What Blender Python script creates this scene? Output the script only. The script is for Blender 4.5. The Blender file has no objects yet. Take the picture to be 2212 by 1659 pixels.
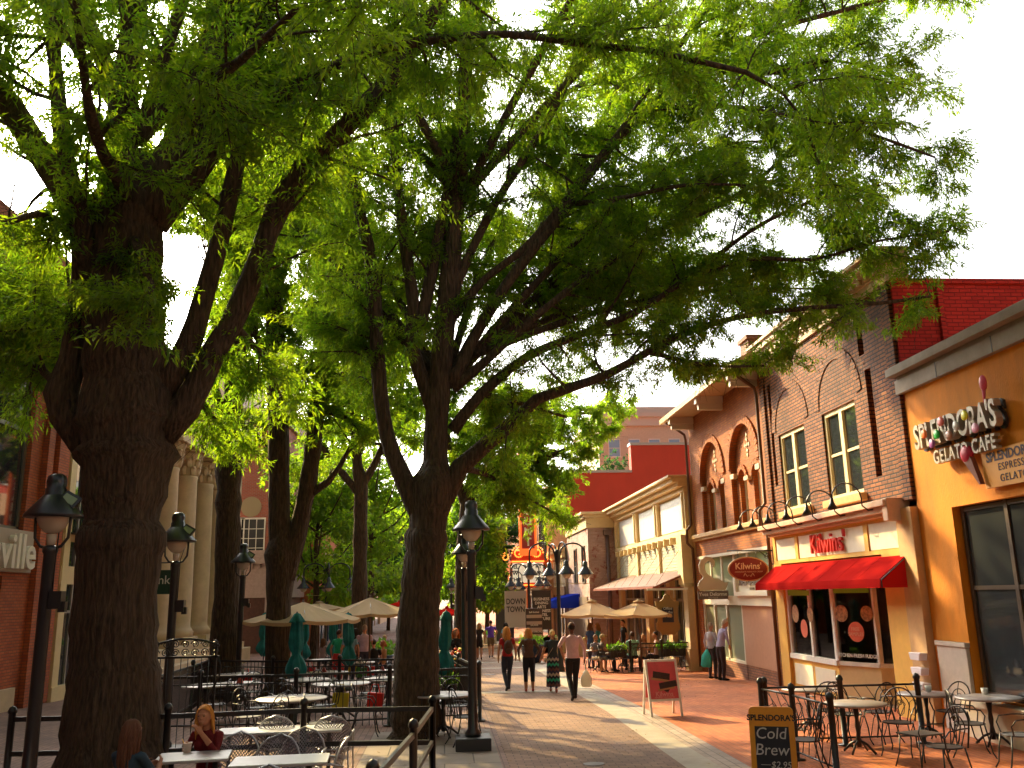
import bpy, bmesh, math, random
import numpy as np
from mathutils import Vector, Matrix
R = math.radians
random.seed(7); rng = np.random.default_rng(11)
scn = bpy.context.scene
# ---------------- camera ----------------
PSI = math.asin(.0782); TH = R(13.3); RO = .02; FPX = 1930.0; CAMZ = 2.45
_r0 = Vector((math.cos(PSI), -math.sin(PSI), 0)); _f0 = Vector((math.sin(PSI), math.cos(PSI), 0)); _z = Vector((0, 0, 1))
FW = _f0*math.cos(TH) + _z*math.sin(TH); _u1 = -_f0*math.sin(TH) + _z*math.cos(TH)
RT = _r0*math.cos(RO) - _u1*math.sin(RO); UP = _r0*math.sin(RO) + _u1*math.cos(RO)
CAM = Vector((0, 0, CAMZ))
cd = bpy.data.cameras.new('camera'); cam = bpy.data.objects.new('camera', cd); scn.collection.objects.link(cam)
cd.sensor_width = 36; cd.lens = 36*FPX/2212; cd.clip_end = 1500; cd.clip_start = .1
M = Matrix((RT, UP, -FW)).transposed().to_4x4(); M.translation = CAM; cam.matrix_world = M
scn.camera = cam
# ---------------- light ----------------
SEL = R(32); SAZ = R(-31)          # sun azimuth from +Y towards +X
SDIR = Vector((math.sin(SAZ)*math.cos(SEL), math.cos(SAZ)*math.cos(SEL), math.sin(SEL)))
w = bpy.data.worlds.new('World'); scn.world = w; w.use_nodes = True
nt = w.node_tree; nt.nodes.clear()
sky = nt.nodes.new('ShaderNodeTexSky'); sky.sky_type = 'NISHITA'; sky.sun_disc = False
sky.sun_elevation = SEL; sky.sun_rotation = SAZ; sky.dust_density = 6.0; sky.air_density = 1.0; sky.ozone_density = 1.0
bg = nt.nodes.new('ShaderNodeBackground'); bg.inputs[1].default_value = .135
wo = nt.nodes.new('ShaderNodeOutputWorld'); hs = nt.nodes.new('ShaderNodeHueSaturation'); hs.inputs['Saturation'].default_value = .30; hs.inputs['Value'].default_value = 1.25
nt.links.new(sky.outputs[0], hs.inputs['Color']); tcw = nt.nodes.new('ShaderNodeTexCoord'); spw = nt.nodes.new('ShaderNodeSeparateXYZ'); nt.links.new(tcw.outputs['Generated'], spw.inputs[0])
mrw = nt.nodes.new('ShaderNodeMapRange'); mrw.inputs[1].default_value = -.3; mrw.inputs[2].default_value = .8; mrw.inputs[3].default_value = .5; mrw.inputs[4].default_value = 1.75; nt.links.new(spw.outputs[1], mrw.inputs[0])  # hazier and brighter towards the evening side
mxw = nt.nodes.new('ShaderNodeMix'); mxw.data_type = 'RGBA'; mxw.blend_type = 'MULTIPLY'; mxw.inputs[0].default_value = 1; nt.links.new(hs.outputs[0], mxw.inputs[6]); nt.links.new(mrw.outputs[0], mxw.inputs[7]); mxc = nt.nodes.new('ShaderNodeMix'); mxc.data_type = 'RGBA'; mxc.blend_type = 'MULTIPLY'; mxc.inputs[0].default_value = 1; mxc.inputs[7].default_value = (1, .97, .91, 1); nt.links.new(mxw.outputs[2], mxc.inputs[6]); nt.links.new(mxc.outputs[2], bg.inputs[0]); nt.links.new(bg.outputs[0], wo.inputs[0])
sl = bpy.data.lights.new('sun', 'SUN'); so = bpy.data.objects.new('sun', sl); scn.collection.objects.link(so)
sl.energy = 4.8; sl.angle = R(.5); sl.color = (1, .73, .31)
so.rotation_euler = SDIR.to_track_quat('Z', 'Y').to_euler()
scn.view_settings.view_transform = 'Standard'; scn.view_settings.look = 'None'
scn.view_settings.exposure = 1.12; scn.view_settings.gamma = 1
# ---------------- picture <-> place ----------------
def ray(px, py): return FW*FPX + RT*(px-1106) + UP*(829.5-py)
def atY(px, py, Y): d = ray(px, py); return CAM + d*(Y/d.y)
def atX(px, py, X): d = ray(px, py); return CAM + d*(X/d.x)
def gz(y):
    if y < 20: return 0.
    if y < 45: return -.02*(y-20)
    if y < 90: return -.5-.01*(y-45)
    return -.95
def atG(px, py):
    d = ray(px, py); z = 0
    for _ in range(30):
        t = (z-CAMZ)/d.z; z = .5*z+.5*gz(CAM.y+d.y*t)
    return CAM + d*t
def proj(p):
    v = Vector(p)-CAM; f = v.dot(FW)
    return 1106+FPX*v.dot(RT)/f, 829.5-FPX*v.dot(UP)/f
# ---------------- materials ----------------
def mat(name, col, rough=.7, metal=0., var=.0, vscale=6., bump=0., bscale=40., spec=.5, emit=None, estr=1., stretch=None, col2=None):
    m = bpy.data.materials.new(name); m.use_nodes = True; n = m.node_tree.nodes; L = m.node_tree.links
    b = n['Principled BSDF']; b.inputs['Base Color'].default_value = (*col, 1); b.inputs['Roughness'].default_value = rough
    b.inputs['Metallic'].default_value = metal; b.inputs['Specular IOR Level'].default_value = spec
    if emit: b.inputs['Emission Color'].default_value = (*emit, 1); b.inputs['Emission Strength'].default_value = estr
    if var or bump:
        g = n.new('ShaderNodeNewGeometry'); src = g.outputs['Position']
        if stretch:
            mp = n.new('ShaderNodeMapping'); mp.inputs['Scale'].default_value = stretch; L.new(src, mp.inputs[0]); src = mp.outputs[0]
        if var:
            t = n.new('ShaderNodeTexNoise'); t.inputs['Scale'].default_value = vscale; t.inputs['Detail'].default_value = 6
            t.inputs['Roughness'].default_value = .65; L.new(src, t.inputs['Vector'])
            cr = n.new('ShaderNodeValToRGB'); cr.color_ramp.elements[0].position = .3; cr.color_ramp.elements[1].position = .72
            c2 = col2 if col2 else tuple(min(1, c*(1+var)) for c in col)
            cr.color_ramp.elements[0].color = (*[c*(1-var) for c in col], 1); cr.color_ramp.elements[1].color = (*c2, 1)
            L.new(t.outputs['Fac'], cr.inputs[0]); L.new(cr.outputs[0], b.inputs['Base Color'])
        if bump:
            t2 = n.new('ShaderNodeTexNoise'); t2.inputs['Scale'].default_value = bscale; t2.inputs['Detail'].default_value = 5
            L.new(src, t2.inputs['Vector']); bp = n.new('ShaderNodeBump'); bp.inputs['Strength'].default_value = bump; bp.inputs['Distance'].default_value = .02
            L.new(t2.outputs['Fac'], bp.inputs['Height']); L.new(bp.outputs[0], b.inputs['Normal'])
    return m
def brickmat(name, c1, c2, mortar, bw=.215, bh=.075, ms=.012, ground=False, var=.35, rough=.85, vscale=.6, bump=.5, extra=None, offset=.5):
    """brick texture laid by world position: walls use (x+y, z), the ground (x, y)"""
    m = bpy.data.materials.new(name); m.use_nodes = True; n = m.node_tree.nodes; L = m.node_tree.links
    b = n['Principled BSDF']; b.inputs['Roughness'].default_value = rough
    g = n.new('ShaderNodeNewGeometry'); sp = n.new('ShaderNodeSeparateXYZ'); L.new(g.outputs['Position'], sp.inputs[0])
    cb = n.new('ShaderNodeCombineXYZ')
    if ground: L.new(sp.outputs[1], cb.inputs[0]) if ground == 2 else L.new(sp.outputs[0], cb.inputs[0]); L.new(sp.outputs[0] if ground == 2 else sp.outputs[1], cb.inputs[1])
    else:
        a = n.new('ShaderNodeMath'); a.operation = 'ADD'; L.new(sp.outputs[0], a.inputs[0]); L.new(sp.outputs[1], a.inputs[1])
        L.new(a.outputs[0], cb.inputs[0]); L.new(sp.outputs[2], cb.inputs[1])
    t = n.new('ShaderNodeTexBrick'); t.inputs['Scale'].default_value = 1; t.inputs['Brick Width'].default_value = bw; t.inputs['Row Height'].default_value = bh
    t.inputs['Mortar Size'].default_value = ms; t.inputs['Mortar Smooth'].default_value = .3; t.inputs['Bias'].default_value = 0; t.offset = offset
    t.inputs['Color1'].default_value = (*c1, 1); t.inputs['Color2'].default_value = (*c2, 1); t.inputs['Mortar'].default_value = (*mortar, 1)
    L.new(cb.outputs[0], t.inputs['Vector'])
    no = n.new('ShaderNodeTexNoise'); no.inputs['Scale'].default_value = vscale; no.inputs['Detail'].default_value = 8; no.inputs['Roughness'].default_value = .6
    L.new(g.outputs['Position'], no.inputs['Vector'])
    mr = n.new('ShaderNodeMapRange'); mr.inputs[1].default_value = .3; mr.inputs[2].default_value = .7; mr.inputs[3].default_value = 1-var; mr.inputs[4].default_value = 1+var*.7
    L.new(no.outputs['Fac'], mr.inputs[0])
    mx = n.new('ShaderNodeMix'); mx.data_type = 'RGBA'; mx.blend_type = 'MULTIPLY'; mx.inputs[0].default_value = 1
    L.new(t.outputs['Color'], mx.inputs[6]); L.new(mr.outputs[0], mx.inputs[7]); out = mx.outputs[2]
    if extra:  # patches of another colour (old paint, stains)
        n3 = n.new('ShaderNodeTexNoise'); n3.inputs['Scale'].default_value = extra[1]; n3.inputs['Detail'].default_value = 10; n3.inputs['Roughness'].default_value = .75
        L.new(g.outputs['Position'], n3.inputs['Vector']); cr = n.new('ShaderNodeValToRGB'); cr.color_ramp.elements[0].position = extra[2]; cr.color_ramp.elements[1].position = extra[2]+.06
        L.new(n3.outputs['Fac'], cr.inputs[0]); m2 = n.new('ShaderNodeMix'); m2.data_type = 'RGBA'
        L.new(cr.outputs[0], m2.inputs[0]); L.new(out, m2.inputs[6]); m2.inputs[7].default_value = (*extra[0], 1); out = m2.outputs[2]
    L.new(out, b.inputs['Base Color'])
    bp = n.new('ShaderNodeBump'); bp.inputs['Strength'].default_value = bump; bp.inputs['Distance'].default_value = .008; bp.invert = True
    L.new(t.outputs['Fac'], bp.inputs['Height']); L.new(bp.outputs[0], b.inputs['Normal'])
    return m
def glassmat(name, tint=(.03, .035, .04), alpha=.0, rough=.03):
    m = bpy.data.materials.new(name); m.use_nodes = True; n = m.node_tree.nodes; L = m.node_tree.links
    b = n['Principled BSDF']; b.inputs['Base Color'].default_value = (*tint, 1); b.inputs['Roughness'].default_value = rough; b.inputs['IOR'].default_value = 1.52
    if alpha:
        tr = n.new('ShaderNodeBsdfTransparent'); mx = n.new('ShaderNodeMixShader'); gl = n.new('ShaderNodeBsdfGlossy'); gl.inputs[1].default_value = rough
        fr = n.new('ShaderNodeFresnel'); fr.inputs[0].default_value = 1.7; tr.inputs[0].default_value = (*tint, 1)
        L.new(fr.outputs[0], mx.inputs[0]); L.new(tr.outputs[0], mx.inputs[1]); L.new(gl.outputs[0], mx.inputs[2]); L.new(mx.outputs[0], n['Material Output'].inputs[0])
    return m
MT = {}
MT['black'] = mat('black_metal', (.012, .012, .014), .38, .0, spec=.6)
MT['dkgrey'] = mat('dark_grey_metal', (.035, .035, .04), .45)
MT['lamp'] = mat('lamp_black', (.014, .016, .022), .3, spec=.7)
MT['globe'] = mat('lamp_glass', (.55, .48, .40), .25)
MT['glass'] = glassmat('window_glass')
MT['clear'] = glassmat('shop_glass', (.75, .8, .78), alpha=1, rough=.02)
MT['white'] = mat('white_paint', (.75, .74, .7), .5, var=.08)
MT['cream'] = mat('cream_paint', (.68, .48, .23), .6, var=.10, vscale=2)
MT['stone'] = mat('limestone', (.58, .44, .29), .8, var=.16, vscale=1.5, bump=.15)
MT['silver'] = mat('grey_aluminium', (.36, .37, .42), .35, .6)
MT['tabletop'] = mat('table_metal', (.62, .62, .64), .3, .5, var=.06)
MT['dark'] = mat('dark_interior', (.02, .018, .016), .9)
MT['concrete'] = mat('pale_concrete', (.33, .285, .23), .85, var=.2, vscale=2.2, bump=.2, bscale=60)
MT['teal'] = mat('teal_canvas', (.006, .16, .17), .8, var=.3, vscale=7)
MT['tan'] = None
def clothmat(name, col, trans):
    m = bpy.data.materials.new(name); m.use_nodes = True; n = m.node_tree.nodes; L = m.node_tree.links; n.remove(n['Principled BSDF'])
    d = n.new('ShaderNodeBsdfDiffuse'); d.inputs[0].default_value = (*col, 1); t = n.new('ShaderNodeBsdfTranslucent'); t.inputs[0].default_value = (*trans, 1)
    x = n.new('ShaderNodeMixShader'); x.inputs[0].default_value = .35; L.new(d.outputs[0], x.inputs[1]); L.new(t.outputs[0], x.inputs[2]); L.new(x.outputs[0], n['Material Output'].inputs[0]); return m
MT['tan'] = clothmat('tan_canvas', (.52, .42, .29), (.8, .5, .22))
MT['whitecanvas'] = clothmat('white_canvas', (.7, .7, .75), (.6, .6, .65))
# ---------------- mesh builder ----------------
class MB:
    def __init__(s): s.v = []; s.f = []; s.m = []; s.T = None; s.k = 0; s.sm = []
    def add(s, vs, fs, smooth=False):
        o = len(s.v)
        if s.T is not None: vs = [tuple(s.T @ Vector(v)) for v in vs]
        s.v += [tuple(v) for v in vs]; s.f += [tuple(i+o for i in f) for f in fs]; s.m += [s.k]*len(fs); s.sm += [smooth]*len(fs)
    def box(s, c, d, rz=0, rx=0, ry=0):
        x, y, z = d[0]/2, d[1]/2, d[2]/2
        vs = [Vector((a*x, b*y, e*z)) for e in (-1, 1) for a, b in ((-1, -1), (1, -1), (1, 1), (-1, 1))]
        if rz or rx or ry:
            E = Matrix.Rotation(rz, 3, 'Z') @ Matrix.Rotation(ry, 3, 'Y') @ Matrix.Rotation(rx, 3, 'X'); vs = [E @ v for v in vs]
        c = Vector(c); s.add([v+c for v in vs], [(3, 2, 1, 0), (4, 5, 6, 7), (0, 1, 5, 4), (1, 2, 6, 5), (2, 3, 7, 6), (3, 0, 4, 7)]); return s
    def mm(s, x0, x1, y0, y1, z0, z1): return s.box(((x0+x1)/2, (y0+y1)/2, (z0+z1)/2), (abs(x1-x0), abs(y1-y0), abs(z1-z0)))
    def bar(s, a, b, wd, h=None):
        """rectangular bar from a to b"""
        a = Vector(a); b = Vector(b); t = (b-a).normalized(); h = h or wd
        sd = t.cross(Vector((0, 0, 1)));
        if sd.length < 1e-4: sd = Vector((1, 0, 0))
        sd.normalize(); u = sd.cross(t)
        vs = [p+sd*(i*wd/2)+u*(j*h/2) for p in (a, b) for i, j in ((-1, -1), (1, -1), (1, 1), (-1, 1))]
        s.add(vs, [(0, 1, 2, 3), (7, 6, 5, 4), (0, 4, 5, 1), (1, 5, 6, 2), (2, 6, 7, 3), (3, 7, 4, 0)]); return s
    def tube(s, pts, r, n=8, cap=True, smooth=True):
        pts = [Vector(p) for p in pts]
        if not hasattr(r, '__len__'): r = [r]*len(pts)
        vs = []; fs = []; pu = None
        for i, p in enumerate(pts):
            t = (pts[min(i+1, len(pts)-1)]-pts[max(i-1, 0)])
            if t.length < 1e-9: t = Vector((0, 0, 1))
            t.normalize()
            if pu is None: pu = t.orthogonal().normalized()
            pu = pu-t*pu.dot(t)
            if pu.length < 1e-5: pu = t.orthogonal()
            pu.normalize(); w_ = t.cross(pu)
            rr = r[i]; ra, rb = (rr if hasattr(rr, '__len__') else (rr, rr))
            for k in range(n):
                a = 2*math.pi*k/n; vs.append(p+pu*(math.cos(a)*ra)+w_*(math.sin(a)*rb))
        for i in range(len(pts)-1):
            for k in range(n):
                a = i*n+k; b = i*n+(k+1) % n; fs.append((a, b, b+n, a+n))
        if cap: fs.append(tuple(range(n))[::-1]); fs.append(tuple(range((len(pts)-1)*n, len(pts)*n)))
        s.add(vs, fs, smooth); return s
    def lathe(s, prof, c=(0, 0, 0), n=16, smooth=True, sx=1, sy=1):
        vs = []; fs = []; c = Vector(c)
        for r_, z in prof:
            for k in range(n):
                a = 2*math.pi*k/n; vs.append(c+Vector((math.cos(a)*r_*sx, math.sin(a)*r_*sy, z)))
        for i in range(len(prof)-1):
            for k in range(n):
                a = i*n+k; b = i*n+(k+1) % n; fs.append((a, b, b+n, a+n))
        if prof[0][0] > 1e-6: fs.append(tuple(range(n))[::-1])
        if prof[-1][0] > 1e-6: fs.append(tuple(range((len(prof)-1)*n, len(prof)*n)))
        s.add(vs, fs, smooth); return s
    def ball(s, c, r, n=10, sc=(1, 1, 1)):
        pr = [(max(1e-7, math.sin(math.pi*i/n))*r, -math.cos(math.pi*i/n)*r*sc[2]) for i in range(n+1)]
        return s.lathe(pr, c, n*2 if n < 8 else n+4, sx=sc[0], sy=sc[1])
    def prism(s, poly, h0, h1, fr=None):
        """polygon (a,b) extruded along c in the frame fr (4x4) or xy/z"""
        n = len(poly); vs = [(a, b, h0) for a, b in poly]+[(a, b, h1) for a, b in poly]
        if fr is not None: vs = [fr @ Vector(v) for v in vs]
        s.add(vs, [tuple(range(n))[::-1], tuple(range(n, 2*n))]+[(i, (i+1) % n, n+(i+1) % n, n+i) for i in range(n)]); return s
    def plate(s, outer, holes, h0, h1, fr=None):
        cu = bpy.data.curves.new('t', 'CURVE'); cu.dimensions = '2D'; cu.fill_mode = 'BOTH'; cu.extrude = abs(h1-h0)/2
        for lp in [outer]+list(holes):
            sp = cu.splines.new('POLY'); sp.points.add(len(lp)-1); sp.use_cyclic_u = True
            for p, q in zip(sp.points, lp): p.co = (q[0], q[1], 0, 1)
        vs, fs = mesh_of(cu); mid = (h0+h1)/2; vs = [(a, b, c+mid) for a, b, c in vs]
        if fr is not None: vs = [fr @ Vector(v) for v in vs]
        s.add(vs, fs); return s
    def text(s, body, size, fr, ext=.01, align='CENTER', bold=0., sx=1., shear=0., space=1., squash=None):
        cu = bpy.data.curves.new('t', 'FONT'); cu.body = body; cu.size = size; cu.align_x = align; cu.align_y = 'CENTER'; cu.extrude = ext; cu.offset = bold; cu.shear = shear; cu.space_character = space
        cu.resolution_u = 3
        vs, fs = mesh_of(cu)
        if not vs: return s
        vs = [fr @ Vector((a*sx, b, c+ext)) for a, b, c in vs]; s.add(vs, fs); return s
    def build(s, name, m, parent=None, bevel=0, loc=None):
        me = bpy.data.meshes.new(name); me.from_pydata([tuple(v) for v in s.v], [], s.f)
        ms = m if isinstance(m, (list, tuple)) else [m]
        for q in ms: me.materials.append(MT[q] if isinstance(q, str) else q)
        me.polygons.foreach_set('material_index', s.m); me.polygons.foreach_set('use_smooth', s.sm); me.update()
        o = bpy.data.objects.new(name, me); scn.collection.objects.link(o)
        if parent is not None: o.parent = parent; o.matrix_parent_inverse = Matrix.Translation(-parent.location) if not parent.get('_local') else Matrix()
        if bevel:
            bv = o.modifiers.new('bevel', 'BEVEL'); bv.width = bevel; bv.segments = 2; bv.limit_method = 'ANGLE'
        return o
def mesh_of(cu):
    o = bpy.data.objects.new('t', cu); scn.collection.objects.link(o)
    dg = bpy.context.evaluated_depsgraph_get(); dg.update()
    me = bpy.data.meshes.new_from_object(o.evaluated_get(dg))
    vs = [tuple(v.co) for v in me.vertices]; fs = [tuple(p.vertices) for p in me.polygons]
    bpy.data.objects.remove(o); bpy.data.meshes.remove(me)
    return vs, fs
def frame(o, xd, yd):
    x = Vector(xd).normalized(); y = Vector(yd).normalized(); z = x.cross(y)
    m = Matrix((x, y, z)).transposed().to_4x4(); m.translation = Vector(o); return m
def FR(o): return frame(o, (0, -1, 0), (0, 0, 1))      # facades on the right of the street, facing -X
def FL(o): return frame(o, (0, 1, 0), (0, 0, 1))       # facades on the left, facing +X
def FC(o): return frame(o, (1, 0, 0), (0, 0, 1))       # facing the camera
def thing(name, label, cat, loc=(0, 0, 0), group=None, rz=0, local=False):
    o = bpy.data.objects.new(name, None); scn.collection.objects.link(o); o.location = loc; o.rotation_euler = (0, 0, rz)
    o.empty_display_size = .2
    o['label'] = label; o['category'] = cat
    if group: o['group'] = group
    if local: o['_local'] = 1
    return o
def tag(o, label, cat, group=None, kind=None):
    if label: o['label'] = label
    if cat: o['category'] = cat
    if group: o['group'] = group
    if kind: o['kind'] = kind
    return o
def struct(o): o['kind'] = 'structure'; return o
def dup(root, loc, rz=0, label=None, group=None, sc=None):
    r = root.copy(); scn.collection.objects.link(r); r.location = loc; r.rotation_euler = (0, 0, rz)
    if sc: r.scale = sc
    if label: r['label'] = label
    if group: r['group'] = group
    for ch in list(root.children):
        c = ch.copy(); scn.collection.objects.link(c); c.parent = r
        for g in ch.children:
            d = g.copy(); scn.collection.objects.link(d); d.parent = c
    return r
# ================= ground =================
def atZ(px, py, z):
    d = ray(px, py); return CAM + d*((z-CAMZ)/d.z)
FXR = 9.0; FXL = -10.8
M_path = brickmat('path_brick', (.20, .105, .065), (.28, .16, .10), (.06, .035, .025), .24, .12, .008, ground=1, var=.35, vscale=.45, bump=.3, extra=((.17, .12, .10), .35, .60))
M_right = brickmat('terrace_brick', (.40, .10, .025), (.50, .145, .04), (.18, .07, .03), .22, .11, .006, ground=2, var=.35, vscale=.6, bump=.3, extra=((.25, .10, .055), .5, .66))
M_left = brickmat('cafe_brick', (.18, .10, .08), (.25, .14, .11), (.07, .05, .04), .22, .11, .007, ground=2, var=.35, vscale=.5, bump=.3)
ysteps = [-30, -10, 0, 10, 20, 25, 30, 35, 40, 45, 60, 90, 130, 300, 900]
def strip(name, x0, x1, m, dz=0, ys=ysteps):
    b = MB(); vs = []; fs = []
    for y in ys: vs += [(x0, y, gz(y)+dz), (x1, y, gz(y)+dz)]
    for i in range(len(ys)-1): fs.append((2*i, 2*i+1, 2*i+3, 2*i+2))
    b.add(vs, fs); return struct(b.build(name, m))
strip('ground', -400, 400, mat('ground_earth', (.25, .2, .15), .9, var=.2), -.02)
strip('pavement', 3.95, 30, M_right, 0, ysteps)
strip('pavement', -40, .95, M_left, 0)
strip('path', .95, 3.45, M_path, 0)
M_run = brickmat('drain_setts', (.28, .22, .19), (.36, .28, .23), (.13, .1, .09), .3, .15, .01, ground=2, var=.3)
strip('drain_channel', 3.95, 4.35, M_run, .004)
strip('concrete_band', 3.45, 3.95, 'concrete', .002)
for y0 in (25.2, 36.5, 41, 53, 66, 80):
    strip('concrete_band', .9, 3.45, 'concrete', .006, [y0, y0+.55])
strip('stone_slab_paving', -1.3, .85, brickmat('slab', (.20, .165, .14), (.26, .21, .175), (.06, .05, .04), .9, .9, .012, ground=1, var=.3, bump=.2), .006, [12.6, 17.9])
b = MB()
for (x, y, r) in ((2.2, 14.0, .16), (6.3, 16.7, .22), (1.6, 33, .2)):
    b.lathe([(r, 0), (r, .006), (r-.02, .009), (0, .009)], (x, y, gz(y)), 20)
struct(b.build('drain_cover', mat('cast_iron', (.09, .07, .06), .6, .3)))

# ================= right side =================
def box_wall(b, X, X2, y0, y1, z0, z1, holes=(), depth=.25, sgn=1):
    """street wall in the plane x=X with holes; solid behind is a back plane"""
    fr = Matrix(((0, 0, -sgn, X), (1, 0, 0, 0), (0, 1, 0, 0), (0, 0, 0, 1)))
    b.plate([(y0, z0), (y1, z0), (y1, z1), (y0, z1)], holes, -depth, 0, fr)
def rect(y0, y1, z0, z1): return [(y0, z0), (y1, z0), (y1, z1), (y0, z1)]
def arch(c, r, z0, zs, n=12): return [(c-r, z0), (c+r, z0)]+[(c+r*math.cos(a), zs+r*math.sin(a)) for a in [math.pi*i/n for i in range(n+1)]]

# ---- gelato cafe (orange stucco) ----
M_or = mat('orange_stucco', (.66, .215, .003), .85, var=.22, vscale=1.8, bump=.35, bscale=40, stretch=(1, 1, .35))
g = thing('cafe_building', 'orange stucco gelato cafe with stone cornice and tall dark window, right edge', 'building', (9.3, 12, 0))
b = MB(); box_wall(b, 9.0, 9.3, 2, 16.5, 0.0, 6.14, [rect(3, 15.35, .62, 3.82)], .45)
b.mm(9.46, 22, 2, 16.5, -.2, 6.3); b.build('wall', M_or, g)
b = MB(); b.mm(8.9, 9.5, 2, 16.62, 6.14, 6.42); b.mm(8.93, 9.5, 2, 16.6, 6.42, 6.5); b.mm(8.76, 9.6, 2, 16.68, 6.5, 6.66)
b.mm(8.82, 9.6, 2, 16.66, 6.66, 6.7)
b.build('cornice', mat('cafe_cornice', (.30, .25, .20), .8, var=.2, vscale=2, bump=.2), g, .012)
for y in (15.1, 13.4, 11.7): b = MB(); b.mm(8.89, 8.902, y-.008, y+.008, 6.145, 6.415); b.build('cornice_joint', 'dkgrey', g)
b = MB(); b.mm(8.93, 8.998, 15.36, 16.3, 0, 1.5); b.mm(8.9, 9.0, 15.34, 16.32, 1.42, 1.5); b.build('pier_base', mat('grey_block', (.5, .42, .36), .7, var=.1), g, .01)
b = MB(); b.mm(8.75, 9.05, 2, 15.3, 0, .5); b.mm(8.7, 9.1, 2, 15.35, .5, .6); b.build('ledge', mat('ledge_cream', (.72, .60, .42), .7, var=.1), g, .01)
wn = MB()
for y in (15.25, 14.0, 12.55, 11.1, 9.6): wn.mm(9.12, 9.2, y-.045, y+.045, .62, 3.82)
for z in (.68, 2.42, 3.76): wn.mm(9.125, 9.195, 3, 15.25, z-.035, z+.035)
wf = wn.build('window_frame', mat('bronze_frame', (.07, .045, .03), .4), g)
b = MB(); b.mm(9.15, 9.17, 3, 15.25, .62, 3.82); b.build('glass', 'glass', wf)
b = MB(); b.text('GELATO • ESPRESSO • DESSERT • CAFE', .16, FR((9.11, 12.2, 1.43)), .003, space=1.15); b.build('window_lettering', 'white', wf)
LP = {'steel': mat('steel_letter', (.40, .34, .27), .45, .3)}
b = MB(); b.text("SPLENDORA'S", .62, FR((8.88, 14.62, 5.13)), .06, bold=.012, sx=.66); sg = b.build('sign_lettering', 'steel' if 'steel' in MT else LP['steel'], g)
b = MB(); b.text("SPLENDORA'S", .62, FR((8.955, 14.61, 5.11)), .02, bold=.03, sx=.66); b.build('letter_backing', 'black', sg)
dots = [((.95, .22, .05), 15.62, 5.16), ((.35, .1, .4), 15.33, 4.95), ((.02, .5, .05), 15.08, 5.08), ((.95, .25, .25), 14.86, 5.28), ((.6, .3, .2), 14.6, 5.0), ((.6, .6, .58), 14.29, 5.12), ((.95, .9, .05), 13.92, 5.24), ((.9, .4, .6), 13.6, 4.98)]
for i, (c, y, z) in enumerate(dots):
    b = MB(); b.T = FR((8.74, 14.62+(y-14.55)*.78, z)); b.lathe([(.075, 0), (.085, .03), (.06, .045), (0, .047)], (0, 0, 0), 16); b.build('coloured_dot', mat('dot_%d' % i, c, .4), sg)
b = MB(); b.ball((8.8, 13.62, 5.68), .10, 8, (.5, .8, 1.35)); b.tube([(8.8, 13.62, 5.6), (8.8, 13.66, 5.35)], [.035, .012], 6); b.build('spoon', mat('pink_plastic', (.75, .08, .14), .4), sg)
b = MB(); b.text("GELATO CAFE", .34, FR((8.9, 14.45, 4.70)), .05, bold=.006, space=1.12, sx=.78); b.build('sign_lettering', LP['steel'], g)
pn = MB(); pn.mm(8.9, 8.95, 12.35, 14.1, 4.0, 4.6); pn = pn.build('menu_panel', mat('panel_orange', (.75, .33, .04), .6), g)
b = MB(); b.text("SPLENDORA'S", .21, FR((8.898, 13.32, 4.48)), .003, bold=.006); b.text("ESPRESSO", .17, FR((8.898, 13.28, 4.30)), .003, space=1.15); b.text("GELATO", .17, FR((8.898, 13.32, 4.12)), .003, space=1.15)
b.build('panel_lettering', mat('brown_letter', (.06, .02, .015), .6), pn)
cn = MB(); cn.ball((8.84, 14.4, 4.63), .16, 9, (.5, 1, 1)); cn = cn.build('cone_scoop', mat('raspberry', (.5, .01, .05), .5), g)
b = MB(); b.T = FR((8.84, 14.4, 4.58)); b.prism([(-.13, 0), (.13, 0), (.33, -.5), (.29, -.5)], -.04, .04); b.T = None; b.build('cone', mat('cone_brown', (.2, .05, .02), .7), cn)

# ---- dark brick building with sweet shop ----
M_dk = brickmat('dark_brick', (.17, .044, .009), (.28, .085, .02), (.02, .010, .007), .26, .085, .016, var=.45, vscale=.9, bump=.8)
M_pal = mat('yellow_trim', (.74, .42, .08), .55, var=.06); M_crm = mat('cream_trim', (.74, .57, .31), .55, var=.06)
k = thing('sweet_shop_building', 'dark brick building with paired white sash windows above a red shop awning', 'building', (9.3, 20.5, 0))
b = MB()
wins = [(21.45, 23.2, 4.45, 6.5), (18.6, 20.35, 4.45, 6.5)]
box_wall(b, 9.0, 9.3, 16.52, 24.2, 4.1, 8.55, [rect(y0, y1, z0, z1) for y0, y1, z0, z1 in wins]+[rect(17.72, 17.98, 4.7, 7.0), rect(17.9, 18.15, 7.35, 8.2), rect(23.5, 23.7, 5.2, 8.0)], .3)
b.mm(9.34, 20, 16.52, 24.2, 3.12, 8.5); b.mm(11.32, 20, 16.52, 24.2, 0, 3.12)
b.mm(8.94, 9.0, 16.55, 16.9, 4.1, 8.5); b.mm(8.94, 9.0, 23.9, 24.18, 4.1, 8.5)
b.build('wall', M_dk, k)
for (c, r) in ((22.35, .98), (19.45, 1.0)):
    b = MB()
    n = 14
    for i in range(n):
        a0 = math.pi*i/n; a = a0+math.pi/n/2; rr = r+.12
        b.box((8.992, c+math.cos(a)*rr, 6.62+math.sin(a)*rr), (.024, .24, .26), rx=a-math.pi/2)
    b.build('arch_hood', M_dk, k)
b = MB(); b.mm(9.0, 24, 16.46, 16.515, 6.0, 8.42); b.mm(8.98, 24, 16.40, 16.52, 8.42, 8.52); b.mm(9.9, 10.0, 16.38, 16.46, 5, 8.4)
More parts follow.
